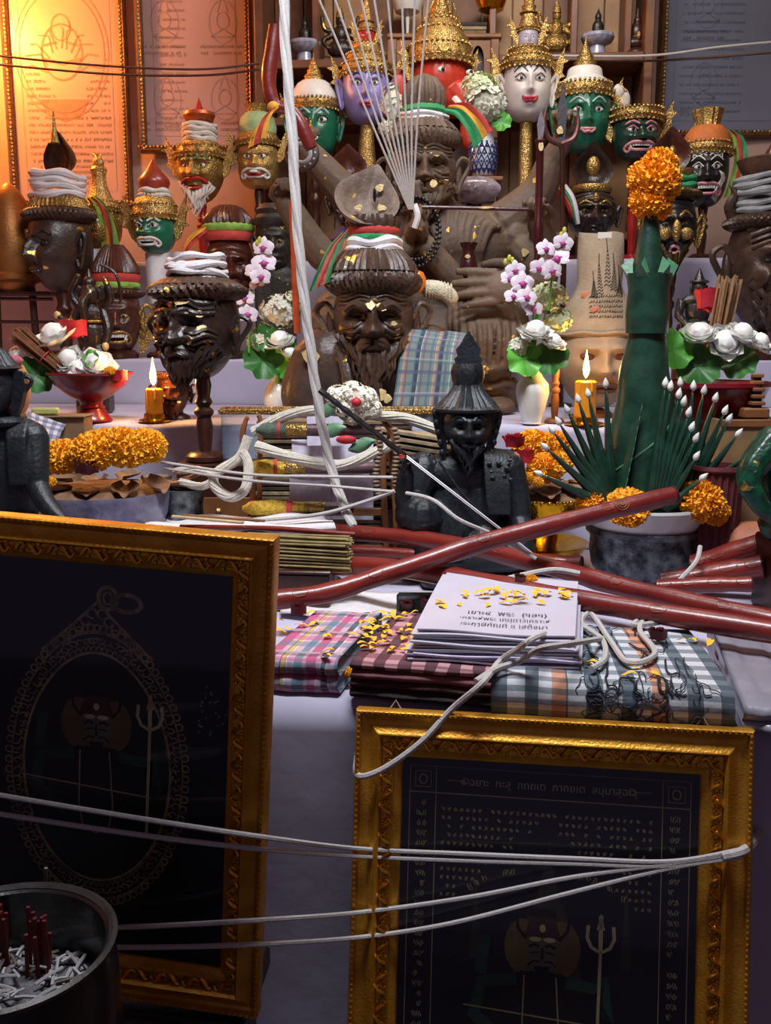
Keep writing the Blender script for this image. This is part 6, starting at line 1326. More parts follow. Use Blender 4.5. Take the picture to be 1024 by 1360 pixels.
stick('long red stick on top, rising from left to right across the silver bowl',[(366,797,1.56),(440,786,1.58),(520,760,1.62),(640,721,1.68),(770,688,1.73),(896,657,1.78)],.0165)
stick('red stick running from the incense bundle down to the right frame edge',[(440,706,1.98),(560,716,1.9),(700,745,1.76),(820,778,1.65),(930,803,1.56),(1060,832,1.47)],.0165)
stick('red stick just behind the papers, nearest to the checked cloth',[(364,757,1.80),(480,752,1.74),(590,764,1.66),(700,785,1.575),(820,806,1.5),(1060,845,1.38)],.017)
stick('short red stick piece between the incense bundle and the black figurine',[(380,737,1.93),(470,732,1.92),(550,736,1.9)],.011)
stick('short red stick end lying just left of the silver bowl',[(668,742,2.04),(720,746,2.02),(772,749,1.995)],.017)
stick('thick red stick right of the silver bowl, upper one of the three',[(922,752,1.88),(970,736,1.86),(1070,706,1.82)],.021)
stick('dark red stick with a flat end right of the silver bowl, middle one',[(880,774,1.82),(950,762,1.8),(1012,752,1.78)],.02)
stick('short dark red stick right of the silver bowl, lowest one',[(874,780,1.72),(930,777,1.7),(998,776,1.68)],.0135)
stick('thin red stick lying under the white cloth left of the incense bundle',[(240,700,1.84),(360,702,1.8),(470,710,1.78)],.0052)
# incense bundle on the left of the sticks
g=random.Random(3); A=P(330,728,1.74); B=P(466,735,1.74); d=(B-A).normalized(); x,y=V((0,1,0)),V((0,0,1)); mA=MB()
t=T('incense_bundle','thick bundle of khaki incense sticks lying behind the left gold frame','incense',None,0,0,loc=A,sc=1); t.e.rotation_euler=(0,0,0); nst=0
stk=MB().tube([(0,0,0),(1,0,0)],1,5)
me=MB().tube([V((0,0,0)),d*(B-A).length],.0021,6).mesh('incense_stick',1,incp)
for i in range(9):
    for j in range(10):
        yy=-.022+.0052*i+g.uniform(-.001,.001); zz=-.03+.0064*j+g.uniform(-.001,.001)
        if j==9 and abs(i-4)>2: continue
        o=bpy.data.objects.new('incense_stick',me); C.objects.link(o); o.parent=t.e; o.location=V((g.uniform(-.008,.004),yy,zz)); o.rotation_euler=(0,g.uniform(-.02,.02),g.uniform(-.02,.02))
t.part('paper_wrap',MB().tube([(.0,.0,0),(.02,0,0)],[.041,.041],16,flat=.7),mat('red_paper','8a3028',.7))
def prop_box(name,label,cat,c,sz,mt,extra=None):
    t=T(name,label,cat,None,0,0,loc=V((c[0],c[1],c[2])),sc=1); t.e.rotation_euler=(0,0,0); t.part('body',MB().box((0,0,sz[2]/2),sz,.004),mt); t.part('lid',MB().box((0,0,sz[2]+.003),(sz[0]+.008,sz[1]+.008,.006),.002),mt); return t
prop_box('low_box','dark low box under the khaki incense bundle','box',(A.x+.055,A.y+.005,zt),(.2,.08,A.z-.037-zt-.0015),wooddk)
# white folded cloth lying over the bundle and left of it
a,b_,c_,d_=P(190,702,1.86),P(446,700,1.84),P(200,688,2.0),P(430,684,1.98)
sheet('white_cloth','crumpled white cloth lying over the rear of the incense bundle',lambda u,v:(a*(1-u)+b_*u)*(1-v)+(c_*(1-u)+d_*u)*v+V((0,0,.004*sin(u*14+v*3)+.004*sin(v*7)-.02*max(0,.15-v)*5*.3)),30,10,.3,.1,white,th=.006)
prop_box('low_box','dark flat box beneath the crumpled white cloth','box',((a.x+b_.x)/2-.02,1.95,zt),(.34,.1,a.z-.016-zt-.012),wooddk)
# ---------- knife stand with ritual knives and palm-leaf manuscripts ----------
Yk=2.02
ks=T('knife_rack','red-brown wooden rack holding three ritual knives across its two uprights','rack',420,758,Yk); ks.e.location.z=zt; up=(P(420,560,Yk).z-zt)/ks.s
for x,sg in ((-86,1),(94,-1)):
    ks.part('upright',MB().tube(spline([(x,4,0),(x-2,4,60),(x+4*sg,4,100),(x-4,4,150),(x-8*sg,4,up-20),(x-4,4,up),(x,4,up+6)],5),[7]*20+[6.5]*5+[5.5]*5+[3],8,flat=.6),woodm)
    ks.part('upright_back',MB().tube(spline([(x+12,22,0),(x+10,22,90),(x+14*sg*.4+8,22,up-10),(x+10,22,up+8)],5),[6]*10+[5]*5+[3],8,flat=.6),woodm)
    ks.part('foot',MB().box((x+4,12,4),(26,60,8),2),woodm)
for z in (28,78): ks.part('cross_bar',MB().box((4,14,z),(176,7,10),1),woodm)
def knife(label,y,x0,x1,mt,xm,green=False):
    t=T('ritual_knife',label,'knife',x0,y,Yk-.03); L=x1-x0; m=xm-x0
    t.part('handle_wrap',MB().lathe([(3,0),(5,4),(8,8),(10,14),(11,m*.5),(9.5,m*.8),(8,m)],18,mod=lambda a,z:1+.06*sin(z*1.9+a),M=Matrix.Rotation(rad(90),4,'Y')),mt)
    t.part('ferrule',MB().lathe([(8.5,m),(9,m+2),(8.6,m+26),(9,m+28)],18,M=Matrix.Rotation(rad(90),4,'Y')),goldold); t.part('sheath',MB().lathe([(8,m+28),(8.4,m+40),(7.6,L-3),(6,L)],16,M=Matrix.Rotation(rad(90),4,'Y')),mat('dark_plum_wood','5c444a',.45)); t.part('red_thread',MB().lathe([(10.6,m*.72),(11.4,m*.76),(10.6,m*.82)],16,M=Matrix.Rotation(rad(90),4,'Y')),cred); return t
gtex=mat('gold_tinsel','b08a2c',.4,.7,.35,120,h2='e0c050',bump=.9,bs=400); ggr=mat('grey_green_wrap','4e5c50',.85,0,.3,90,bump=.8,bs=300)
knife('top ritual knife with grey-green wrapped handle on the rack',571,340,506,ggr,380); knife('middle ritual knife with gold tinsel handle on the rack',621,328,500,gtex,378); knife('lowest ritual knife with long gold tinsel handle on the rack',675,322,470,gtex,404)
# manuscripts behind
ms=T('palm_leaf_manuscripts','pile of brown palm-leaf manuscripts behind the knife rack','books',440,758,2.17); ms.e.location.z=zt; up2=(P(440,556,2.17).z-zt)/ms.s
mcol=[mat('palm_leaf_brown','75644c',.8,0,.3,60,bump=.4),mat('palm_leaf_tan','98866a',.8,0,.3,60,bump=.4),mat('palm_leaf_dark','3a2e24',.8,0,.3,60)]
nl=30; g=random.Random(6)
for k in range(nl): ms.part('manuscript_leaf',MB().box((g.uniform(-5,5)+6,g.uniform(-3,3),(k+.5)*up2/nl),(194+g.uniform(-8,8),50,up2/nl*.72),.6),mcol[g.choice((0,0,1,2))])
m2=T('palm_leaf_manuscripts','slanting pile of palm-leaf manuscripts between rack and black figurine','books',548,640,2.14); z0=m2.down(zt+.001)
m2.part('support_block',MB().box((6,0,(z0-30)/2-2),(96,46,-30-z0-4),1),wooddk)
for k in range(11): m2.part('manuscript_leaf',MB().box((0,0,0),(108+g.uniform(-6,6),46,5),.6,Matrix.Translation((2+g.uniform(-4,4),0,-22+8.6*k))@Matrix.Rotation(rad(9),4,'Y')),mcol[g.choice((0,1,1))])
# white paper sheets hanging in front of the manuscripts
for i,(lab,x0,x1,yt,yb_,Y) in enumerate((('upper white paper tucked behind the top ritual knife',408,456,542,592,2.08),('middle white paper between the top and middle ritual knives',388,496,585,622,2.09),('large pale lilac paper below the middle ritual knife',385,496,628,690,2.08))):
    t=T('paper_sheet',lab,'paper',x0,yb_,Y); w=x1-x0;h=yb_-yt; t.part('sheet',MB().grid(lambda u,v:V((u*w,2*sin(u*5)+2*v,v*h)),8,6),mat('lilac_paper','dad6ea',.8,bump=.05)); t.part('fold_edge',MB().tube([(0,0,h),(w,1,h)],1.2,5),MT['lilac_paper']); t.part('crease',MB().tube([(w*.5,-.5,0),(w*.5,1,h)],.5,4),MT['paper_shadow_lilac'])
# glass display case
gl=pane('clear_glass',(.9,.95,.97,1))
gc=T('glass_case','glass display case with a gold metal top edge behind the knife rack','case',438,640,2.26); z0=gc.down(zt+.001); 
gc.part('top_frame',MB().box((0,-14,94),(286,6,7),1),goldold); gc.part('top_frame',MB().box((0,34,94),(286,6,7),1),goldold); gc.part('top_frame',MB().box((-140,10,94),(6,44,7),1),goldold); gc.part('top_frame',MB().box((140,10,94),(6,44,7),1),goldold)
gc.part('glass_top',MB().box((0,10,95),(276,44,2)),gl); gc.part('glass_front',MB().box((0,-14,(92+z0+8)/2),(276,2,84-z0-2)),gl); gc.part('glass_side',MB().box((-139,10,(92+z0+8)/2),(2,42,84-z0-2)),gl); gc.part('glass_side',MB().box((139,10,(92+z0+8)/2),(2,42,84-z0-2)),gl); gc.part('base',MB().box((0,10,z0+4),(286,54,8),1),goldold)
# white yarn skeins
def yarn(label,pts,r,n=7,seed=0,name='yarn_skein',cat='yarn',m_=None):
    P3=[P(*q) for q in pts]; o=P3[0]; t=T(name,label,cat,None,0,0,loc=o,sc=1); t.e.rotation_euler=(0,0,0); g=random.Random(seed); sp=spline([q-o for q in P3],6)
    for k in range(n):
        a=2*pi*k/n; ph=g.uniform(0,6); m=MB(); q=[]
        for i,p in enumerate(sp):
            d=(sp[min(i+1,len(sp)-1)]-sp[max(i-1,0)]).normalized(); x,y=frame_of(d); b=a+i*.16; q.append(p+(x*cos(b)+y*sin(b))*r*.62)
        t.part('strand',m.tube(q,r*.45,6),m_ or mat('off_white_yarn','d4cec0',.95,0,.12,150,bump=.7,bs=700))
    return t
yarn('thick off-white yarn hank draped over the top of the knife rack',[(336,574,2.0),(380,552,2.0),(430,545,2.01),(500,552,2.02),(540,556,2.05),(590,575,2.06)],.011,8,1)
yarn('off-white yarn hank swagged across the manuscripts below the top knife',[(340,592,1.96),(390,608,1.95),(450,618,1.95),(500,600,1.96),(520,590,1.97)],.011,8,2)
yarn('loop of off-white yarn hanging left of the knife rack',[(330,580,1.97),(318,608,1.96),(288,628,1.95),(285,645,1.94),(305,660,1.93),(325,650,1.93),(330,620,1.95),(322,600,1.96)],.01,8,3)
yarn('off-white yarn tangle lying on the silver box left of the rack',[(232,626,2.02),(262,624,2.0),(285,634,1.97),(268,646,1.97),(240,640,2.0)],.008,6,4)
# jasmine garland with leaves
t=T('jasmine_garland','round white jasmine garland with leaves and a red rose on the rack','garland',468,541,2.0)
for k,(x,z,r) in enumerate(((-18,14,17),(0,18,18),(16,12,17),(10,-4,16),(-10,0,14),(26,-2,13),(0,-14,10))): cluster(t,(x,-2*(k%3),z),r,90,4.2,mat('jasmine_white','f0ecdc',.8,0,.06,90),20+k,sq=(1,.8,.9))
for a,b in (((-50,-2,-10),(-14,-6,4)),((-44,-2,-34),(-8,-6,-26)),((30,0,-44),(-6,-6,-56)),((-28,-2,6),(-4,-4,-16))):
    A_,B_=V(a),V(b); d=(B_-A_); t.part('leaf',MB().grid(lambda u,v:A_+d*v+V((0,-1-3*sin(pi*u),(u-.5)*20*sin(pi*(v*.92+.04))))   ,5,7),mat('pale_leaf_green','5f8a68',.5,bump=.2))
t.part('rose_bud',MB().ell((6,-20,8),(7,6,6),8,6),roser); t.part('rose_bud',MB().ell((-8,-10,-42),(14,5,6),8,6),roser)
t.part('hanging_thread',MB().tube(spline([(-2,4,10),(-4,8,-20),(0,8,-52)],4),1.5,5),white)
# bead strings on right upright
beadm=mat('wooden_bead','7a6450',.6,0,.25,90)
for i,(lab,x0) in enumerate((('brown prayer-bead string hanging at the left of the rack\'s right upright',502),('brown prayer-bead string looped over the rack\'s right upright',524))):
    t=T('bead_string',lab,'beads',x0,572,1.955); g=random.Random(i)
    for k in range(18):
        t.part('bead',MB().ell((3*sin(k*.4)+(k*.3 if i else 0)+(3 if k%2 else -3)*0,0,2-5.4*k),(5,5,3),8,6),beadm)
    t.part('cord',MB().tube([(3*sin(k*.4)+(k*.3 if i else 0),0,2-5.4*k) for k in range(18)],.8,4),string_m)
# small silver box & wooden chips left of rack
t=T('silver_box','small embossed silver box with foil top right of the left tray','box',245,690,2.02); z0=t.down(zt+.001)
t.part('body',MB().lathe([(26,z0),(28,z0+6),(25,20),(28,40),(30,42)],36,mod=lambda a,z:1+.03*sin(16*a)*sin(z*.6)),silver); t.part('foil_top',MB().grid(lambda u,v:V(((u-.5)*70,(v-.5)*50,46+4*noise.noise(V((u*6,v*6,0))))),14,12),mat('crumpled_foil','b8b6bc',.25,.9,.1,60,bump=1,bs=120))
for k in range(3): t.part('wood_splint',MB().box((0,0,0),(60,5,4),.5,Matrix.Translation((2+6*k,-8+8*k,52+3*k))@Matrix.Rotation(rad(-28+6*k),4,'Y')),mat('splint_brown','8a5a3a',.7))
t=T('wood_splints','two pale flat wooden splints lying on the white cloth','sticks',276,690,1.83); t.part('splint',MB().box((0,0,0),(96,9,3),.6,Matrix.Rotation(rad(5),4,'Y')),mat('pale_splint','b09a78',.7)); t.part('splint',MB().box((20,8,2),(110,6,3),.6,Matrix.Rotation(rad(4),4,'Y')),woodm)
# small dark carved block + dark objects on table, white paper pieces
t=T('carved_block','small black carved block among petals left of the papers','block',560,812,1.6); t.e.location=PZ(560,815,.77); t.part('block',MB().box((0,0,14),(70,30,28),4),blackst); 
for k in range(5): t.part('relief',MB().tube([(-28+14*k,-15.5,4),(-24+14*k,-16,14),(-28+14*k,-15.5,24)],2,5),blackst)
t=T('dark_figure','small dark lying carved piece beside the red stick end','carving',400,775,1.68); t.e.location=PZ(410,785,.775); t.part('body',fuse(MB().ell((0,0,10),(46,14,10)).ell((34,-2,14),(16,10,10)).ell((-30,0,10),(20,12,9)),1.5*t.s,t.s,2),darkres); t.part('band',MB().tube([(10,-14*cos(a),10+10.5*sin(a)) for a in [2*pi*i/16 for i in range(16)]],1.4,5,closed=True),goldold)
a,b_,c_,d_=PZ(372,800,.79),PZ(560,822,.79),PZ(372,768,.79),PZ(600,776,.79)
sheet('white_cloth','thin white cloth spread under the red stick end and the carved pieces',lambda u,v:(a*(1-u)+b_*u)*(1-v)+(c_*(1-u)+d_*u)*v+V((0,0,-.018+.003*sin(u*12+v*4)+.002*sin(v*9))),24,10,.3,.1,white,th=.003)
# ---------- petals and roses scattered ----------
pmesh=MB().grid(lambda u,v:V(((u-.5)*.5*sin(pi*min(1,v*.85+.12)),(v-.5),.12*sin(v*5)+.25*(u-.5)**2)),4,5).mesh('petal',.019,mariy)
g=random.Random(12); pk=[]
for x0,y0,sx,sy,n,zz in ((400,825,40,16,9,.8145),(522,838,40,26,44,.0),(680,786,84,5,30,0),(450,838,40,16,6,.8145),(700,803,55,10,6,ptop),(610,800,40,6,4,ptop),(820,880,70,22,6,.8215),(905,852,40,10,4,.8215),(440,870,14,8,2,.8145)):
    for i in range(n): pk.append((x0+g.uniform(-1,1)*sx,y0+g.uniform(-1,1)*sy,zz))
for (x,y,zz) in pk:
    z=zz or (.8195 if y>800 else .83); 
    if zz==0 and x>600: z=ptop+.002
    o=bpy.data.objects.new('marigold_petal',pmesh); C.objects.link(o); o.location=PZ(x,y,z+.0016); o.rotation_euler=(g.uniform(-.2,.2),g.uniform(-.2,.2),g.uniform(0,6)); s=g.uniform(.7,1.15); o.scale=(s,s,s)
    props(o,'loose yellow-orange marigold petal scattered on the cloths and papers','petal','scattered marigold petals')
for lab,x,y,zz,r in (('dark red rose head on the pink plaid cloth',396,816,.815,.016),('dark red rose on the checked cloth at the right',873,848,.822,.016),('dark rose petals beside the black carved block',566,806,.80,.013),('dark rose petals behind the papers under the sticks',790,805,.82,.014),('dark rose head by the carved block end',540,806,.80,.012),('dark rose petal lying on the red sticks above the papers',690,772,ptop+.03,.011),('dark red rose scrap below the long red stick',432,795,.80,.012)): rose(lab,PZ(x,y,zz+.003),r,rosem)
marigold('yellow marigold scrap hanging over the front of the maroon cloth pile',461,893,1.33,9,k=0); marigold('small marigold flower on the red sticks behind the papers',706,770,1.6,9,k=2)
# ---------- strings ----------
def string(label,pts,r,seg=8,m_=None,world=False,n=7,name='cotton_string'):
    P3=[q if isinstance(q,V) else P(*q) for q in pts]; o=P3[0].copy(); mb=MB().tube(spline([q-o for q in P3],seg),r,n); return one(name,label,'string',mb,m_ or string_m,o)
# thick cord from above
cord=T('hanging_cord','thick white cotton cord hanging from above down to the rack','cord',None,0,0,loc=P(376,-60,1.9),sc=1); cord.e.rotation_euler=(0,0,0)
cp=[(372,-300,1.9),(376,-60,1.9),(379,60,1.9),(388,180,1.9),(394,290,1.9),(402,380,1.9),(412,460,1.9),(424,545,1.9),(438,615,1.9),(452,660,1.88),(468,698,1.85)]
sp=spline([P(*q)-cord.loc for q in cp],8)
for k in range(3): cord.part('strand',MB().tube([p+V((cos(i*.35+k*2.1),sin(i*.35+k*2.1),0))*.0045 for i,p in enumerate(sp)],.0062,7),string_m)
# radiating strings from the praying hands
for i,(xt,lab) in enumerate(((424,'leftmost'),(445,'second from the left'),(462,'third from the left'),(480,'fourth from the left'),(497,'fifth from the left'),(515,'sixth from the left'),(534,'third from the right'),(551,'second from the right'),(569,'rightmost'))):
    string(f'thin white string fanning up from the praying hands, {lab} of nine',[(543+i*.6,278,2.62),(543+(xt-543)*.5,140,2.55),(xt,0,2.48),(xt+(xt-543)*.9,-240,2.36)],.0028)
string('white string running from the left tray to the black figurine, upper one',[(215,614,1.98),(330,630,1.9),(420,633,1.86),(522,634,1.84)],.003); string('white string running from the left tray to the black figurine, middle one',[(218,622,1.98),(330,638,1.9),(430,645,1.86),(520,653,1.84)],.003)
string('white string sagging from the rack foot up to the black figurine',[(330,692,1.9),(420,684,1.86),(480,668,1.85),(524,652,1.84)],.004); string('white string across the black figurine to the right sticks',[(540,655,1.78),(575,664,1.72),(610,690,1.7),(660,712,1.72),(712,742,1.7)],.0035)
string('white cord lying over the red sticks behind the papers',[(650,775,1.62),(690,765,1.62),(735,757,1.66),(770,762,1.66)],.005); string('thin white string hanging from the silver bowl between the right sticks',[(930,726,1.8),(925,745,1.77),(905,768,1.74),(888,785,1.7)],.0045)
zc=.8225
def Z(x,y,z=zc): return PZ(x,y,z+.004)
for lab,pts in (('dark sagging cord strung across the two left posters, upper one',[(-40,70,3.5),(120,86,3.5),(260,92,3.5),(345,84,3.5)]),('dark sagging cord strung across the two left posters, lower one',[(-40,82,3.52),(140,98,3.52),(270,100,3.52),(345,92,3.52)]),('pale cord strung in front of the right poster',[(724,74,3.5),(860,74,3.5),(960,62,3.5),(1070,52,3.5)]),('dark cord strung in front of the right poster',[(724,80,3.52),(880,80,3.52),(1070,66,3.52)])): string(lab,pts,.004,8,mat('dark_cord','5c4038',.9) if 'dark' in lab else None)
string('white cotton cord curling over the checked cloth and down across the right frame',[Z(880,826),Z(842,830),Z(856,820),Z(850,838),Z(870,868),Z(835,880),Z(810,850),Z(785,815),Z(772,828),Z(800,850),Z(803,875),Z(785,888)],.0042)
# ---------- framed pictures in front ----------
def photo_frame(label,TL,TR,tilt,Hm,prof_w,seed,roll=0):
    """gold moulded frame; local x right, z up, y depth (front is negative)"""
    d=TR-TL; d.z=0; yaw=math.atan2(d.y,d.x); Wm=d.length; t=T('picture_frame',label,'picture',None,0,0,loc=V((0,0,0)),sc=.001); R3=Matrix.Rotation(yaw,3,'Z')@Matrix.Rotation(rad(-tilt),3,'X')@Matrix.Rotation(rad(roll),3,'Y'); t.e.rotation_euler=R3.to_euler(); t.e.location=TR-R3@V((Wm,0,Hm)); t.R=R3; w,h=Wm*1000,Hm*1000; p=prof_w
    rails(t,w,h,[(0,0),(0,-20),(p*.04,-23),(p*.1,-22),(p*.13,-17),(p*.2,-15),(p*.34,-17),(p*.46,-24),(p*.5,-25),(p*.54,-22),(p*.58,-16),(p*.8,-16),(p*.84,-12),(p*.95,-10),(p,-6),(p,0)],goldframe)
    b=MB(); st=7.2
    def peri(off,step):
        out=[]; 
        for (x0,z0,x1,z1) in ((off,off,w-off,off),(w-off,off,w-off,h-off),(w-off,h-off,off,h-off),(off,h-off,off,off)):
            L=math.hypot(x1-x0,z1-z0); n=int(L/step)
            for i in range(n): q=(i+.5)/n; out.append((x0+(x1-x0)*q,z0+(z1-z0)*q,(x1-x0)/L,(z1-z0)/L))
        return out
    for x,z,_,_ in peri(p*.07,st): b.ell((x,-22.5,z),(2.6,2.2,2.6),5,4)
    t.part('bead_edge',b,goldframe,stuff=True)
    m=MB(); sg=1
    for x,z,dx,dz in peri(p*.69,19):
        sg=-sg; nx,nz=-dz*sg,dx*sg
        def L(a,c,y): return (x+dx*a+nx*c,y,z+dz*a+nz*c)
        m.tube([L(-10+2.4*k,7*sin(k*.75)*(1-.05*k),-17.5-1.2*sin(k*.4)) for k in range(10)],[1.2,1.8,2.3,2.6,2.8,2.6,2.3,2,1.5,.8],5)
        m.tube([L(3+4.4*cos(k*.9)*(1-.09*k),-2.5+4.4*sin(k*.9)*(1-.09*k),-17.6) for k in range(8)],[1.7]*7+[1.1],5); m.ell(L(-6,-4.5,-17.5),(2.6,2,2.6),6,4)
    t.part('scroll_ornament',m,mat('ornament_gold','c98a24',.28,.9,.3,50,bump=.2),stuff=True)
    t.part('backing_board',MB().box((w/2,2.5,h/2),(w-6,4,h-6)),wooddk)
    t.pw=p; t.w=w; t.h=h; return t
def glazing(t): 
    g_=MT.get('picture_glass') or pane('picture_glass',(1,1,1,1),.4,.05)
    t.part('glass',MB().box((t.w/2,-7.5,t.h/2),(t.w-2*t.pw+3,1.2,t.h-2*t.pw+3)),g_)
print_dk=mat('print_black','0d0a12',.5,0,.3,12,h2='14101f',bump=0); pgold=mat('print_gold','b09a60',.5,0,.2,80,bump=0); pdim=mat('print_dim_gold','8a7c5c',.6,bump=0); pgreen=mat('print_green','1e3a2e',.6,0,.3,20,bump=0); pglow=mat('print_glow','5e4c26',.6,0,.2,20,bump=0); pdark=mat('print_shadow','0a0c10',.6,bump=0); pface=mat('print_face','57503f',.6,bump=0); pred=mat('print_red','3c201a',.6,bump=0); pblue=mat('print_blue','141430',.6,bump=0); psil=mat('print_silver','a8a078',.5,bump=0)
def hermit_print(t,par,cx,cz,k,y):
    """small printed multi-armed hermit: halo, body, head, hat, trident"""
    def q(f): return f.mb
    a=Flat(y); a.oval((cx-19*k,cz+26*k),18*k,27*k); a.oval((cx+19*k,cz+26*k),18*k,27*k); t.part('print_halo',q(a),pglow,par)
    a=Flat(y-.15); a.poly([(cx-70*k,cz-90*k),(cx-52*k,cz-20*k),(cx-20*k,cz+2*k),(cx+20*k,cz+2*k),(cx+52*k,cz-20*k),(cx+66*k,cz-90*k)]); t.part('print_body',q(a),pdark,par)
    a=Flat(y-.2); a.stroke([(cx-24*k,cz-6*k),(cx-58*k,cz-12*k),(cx-66*k,cz-44*k),(cx-34*k,cz-70*k)],13*k); a.stroke([(cx+24*k,cz-6*k),(cx+56*k,cz-10*k),(cx+64*k,cz-40*k),(cx+58*k,cz+2*k)],12*k); a.stroke([(cx-60*k,cz-4*k),(cx-56*k,cz+34*k)],11*k); t.part('print_arms',q(a),pgreen,par)
    a=Flat(y-.25); a.oval((cx,cz+22*k),16*k,22*k,20); t.part('print_face_shape',q(a),pface,par)
    a=Flat(y-.35); 
    for s in (-1,1): a.stroke([(cx+s*3*k,cz+27*k),(cx+s*8*k,cz+29*k),(cx+s*13*k,cz+26*k)],2.6*k); a.stroke([(cx+s*2*k,cz+12*k),(cx+s*8*k,cz+13*k),(cx+s*14*k,cz+8*k)],2*k); a.stroke([(cx+s*16*k,cz+34*k),(cx+s*24*k,cz+44*k),(cx+s*26*k,cz+56*k)],3*k); a.stroke([(cx+s*3*k,cz+22*k),(cx+s*12*k,cz+20*k)],1.6*k)
    a.stroke([(cx,cz+26*k),(cx,cz+14*k)],2.4*k); a.poly([(cx-8*k,cz+8*k),(cx+8*k,cz+8*k),(cx+3*k,cz-8*k),(cx-3*k,cz-8*k)]); a.poly([(cx-12*k,cz+64*k),(cx+12*k,cz+64*k),(cx+14*k,cz+56*k),(cx-14*k,cz+56*k)]); t.part('print_features',q(a),pdark,par)
    a=Flat(y-.3); a.poly([(cx-18*k,cz+36*k),(cx+18*k,cz+36*k),(cx+12*k,cz+56*k),(cx-12*k,cz+56*k)]); t.part('print_hat',q(a),pred,par)
    a=Flat(y-.4); 
    for s in (-1,1): a.oval((cx+s*7*k,cz+34*k),6*k,2.4*k,14)
    a.oval((cx,cz+45*k),3*k,4*k,12); t.part('print_highlight',q(a),psil,par)
    a=Flat(y-.4); x=cx+56*k; z=cz+26*k; a.stroke([(x-2*k,cz-90*k),(x,z)],3*k); a.stroke([(x-12*k,z+26*k),(x-13*k,z+14*k),(x-9*k,z+5*k),(x,z),(x+9*k,z+5*k),(x+13*k,z+14*k),(x+12*k,z+26*k)],3.4*k); a.stroke([(x,z),(x,z+36*k)],4*k); a.poly([(x-4*k,z+22*k),(x+4*k,z+22*k),(x,z+38*k)]); t.part('print_trident',q(a),psil,par)
    a=Flat(y-.45); a.stroke([(cx-17*k,cz-2*k),(cx-18*k,cz-60*k),(cx-14*k,cz-84*k),(cx,cz-92*k),(cx+14*k,cz-84*k),(cx+18*k,cz-60*k),(cx+14*k,cz-2*k)],1.6*k); a.stroke([(cx-76*k,cz-36*k),(cx+58*k,cz-46*k)],1.6*k); t.part('print_beads',q(a),pdim,par)
# right frame
TL=PZ(477,936,.772); TR=PZ(998,966,.772); TL.y-=.004
fr=photo_frame('gold-framed dark picture of a seated hermit leaning on the front of the altar, right','' or TL,TR,11,.772/cos(rad(11))-.001,62,1); w,h,p=fr.w,fr.h,fr.pw
pr=fr.part('print',MB().box((w/2,-4.4,h/2),(w-2*p+2,1,h-2*p+2)),print_dk)
iw0,iw1,ih0,ih1=p+10,w-p-10,p+10,h-p-10
f=Flat(-5.1); f.stroke([(iw0,ih0),(iw1,ih0),(iw1,ih1),(iw0,ih1),(iw0,ih0)],1.2); c=34
f.stroke([(iw0+c,ih0),(iw0+c,ih1)],1.2).stroke([(iw1-c,ih0),(iw1-c,ih1)],1.2).stroke([(iw0,ih1-c),(iw1,ih1-c)],1.4)
for x in (iw0+7,iw1-c+7): f.stroke([(x,ih1-c+7),(x+c-14,ih1-c+7),(x+c-14,ih1-7),(x,ih1-7),(x,ih1-c+7)],1.2); f.ring((x+10,ih1-c/2),5,6,2,12)
f.stroke([(iw0+c+14,ih1-c/2),(iw0+c+34,ih1-c/2)],1.2).ring((iw0+c+38,ih1-c/2),3.5,3.5,1.6,14); f.stroke([(iw1-c-14,ih1-c/2),(iw1-c-34,ih1-c/2)],1.2).ring((iw1-c-38,ih1-c/2),3.5,3.5,1.6,14)
fr.part('print_border',f.mb,pdim,pr)
fr.part('print_title',text_mb('๑ ฉยาะ  ทะสุ  ภกถเต  ภากยเต  สมุมาสุฉะวุ',13.5,Matrix.Translation((w/2,-5.2,ih1-c/2-5))),psil,pr)
g=random.Random(2); f=Flat(-5.1)
for k in range(11):
    L=18-k*1.5
    for (xa,sg) in ((iw0+c+12,1),(iw1-c-12,-1)):
        for j in range(int(max(2,L))): x=xa+sg*j*8; f.script(x-3.5,x+3.5,ih1-c-20-11*k,5,1.1,k*40+j+ (7 if sg>0 else 0))
for k in range(40):
    for x in (iw0+c/2,iw1-c/2): f.script(x-7,x+8,ih1-c-14-13*k,8,1.2,k*3+int(x))
fr.part('print_yantra',f.mb,pdim,pr)
f=Flat(-5.12); cx=w/2+4; zt_=ih1-c-60
f.poly([(cx-46,zt_-190),(cx-38,zt_-110),(cx-16,zt_-70),(cx-4,zt_-20),(cx,zt_+16),(cx+4,zt_-20),(cx+16,zt_-70),(cx+38,zt_-110),(cx+46,zt_-190)])
for x,hh_ in ((cx-92,-70),(cx+98,-80)): f.poly([(x-7,zt_-150),(x,zt_+hh_+50),(x+7,zt_-150)])
fr.part('print_temple_spire',f.mb,mat('print_spire','2c2820',.6,bump=0),pr)
f=Flat(-5.3)
for k in range(9):
    for sg in (-1,1): f.script(cx+sg*(34+9*k)-6,cx+sg*(34+9*k)+6,zt_-34-.5*k*k,9,1.2,k*11+sg)
fr.part('print_arc_script',f.mb,pdim,pr)
f=Flat(-5.16); f.oval((cx+30,h*.2),150,90,30); fr.part('print_ground',f.mb,mat('print_teal','0c2422',.6,bump=0),pr)
hermit_print(fr,pr,cx-6,ih1-c-222,1.3,-5.3); glazing(fr)
for x in (.1,.88): fr.part('wire_hook',MB().tube([(w*x-7,-4,h),(w*x,-4,h+11),(w*x+7,-4,h)],1,5),MT['silver_steel'])
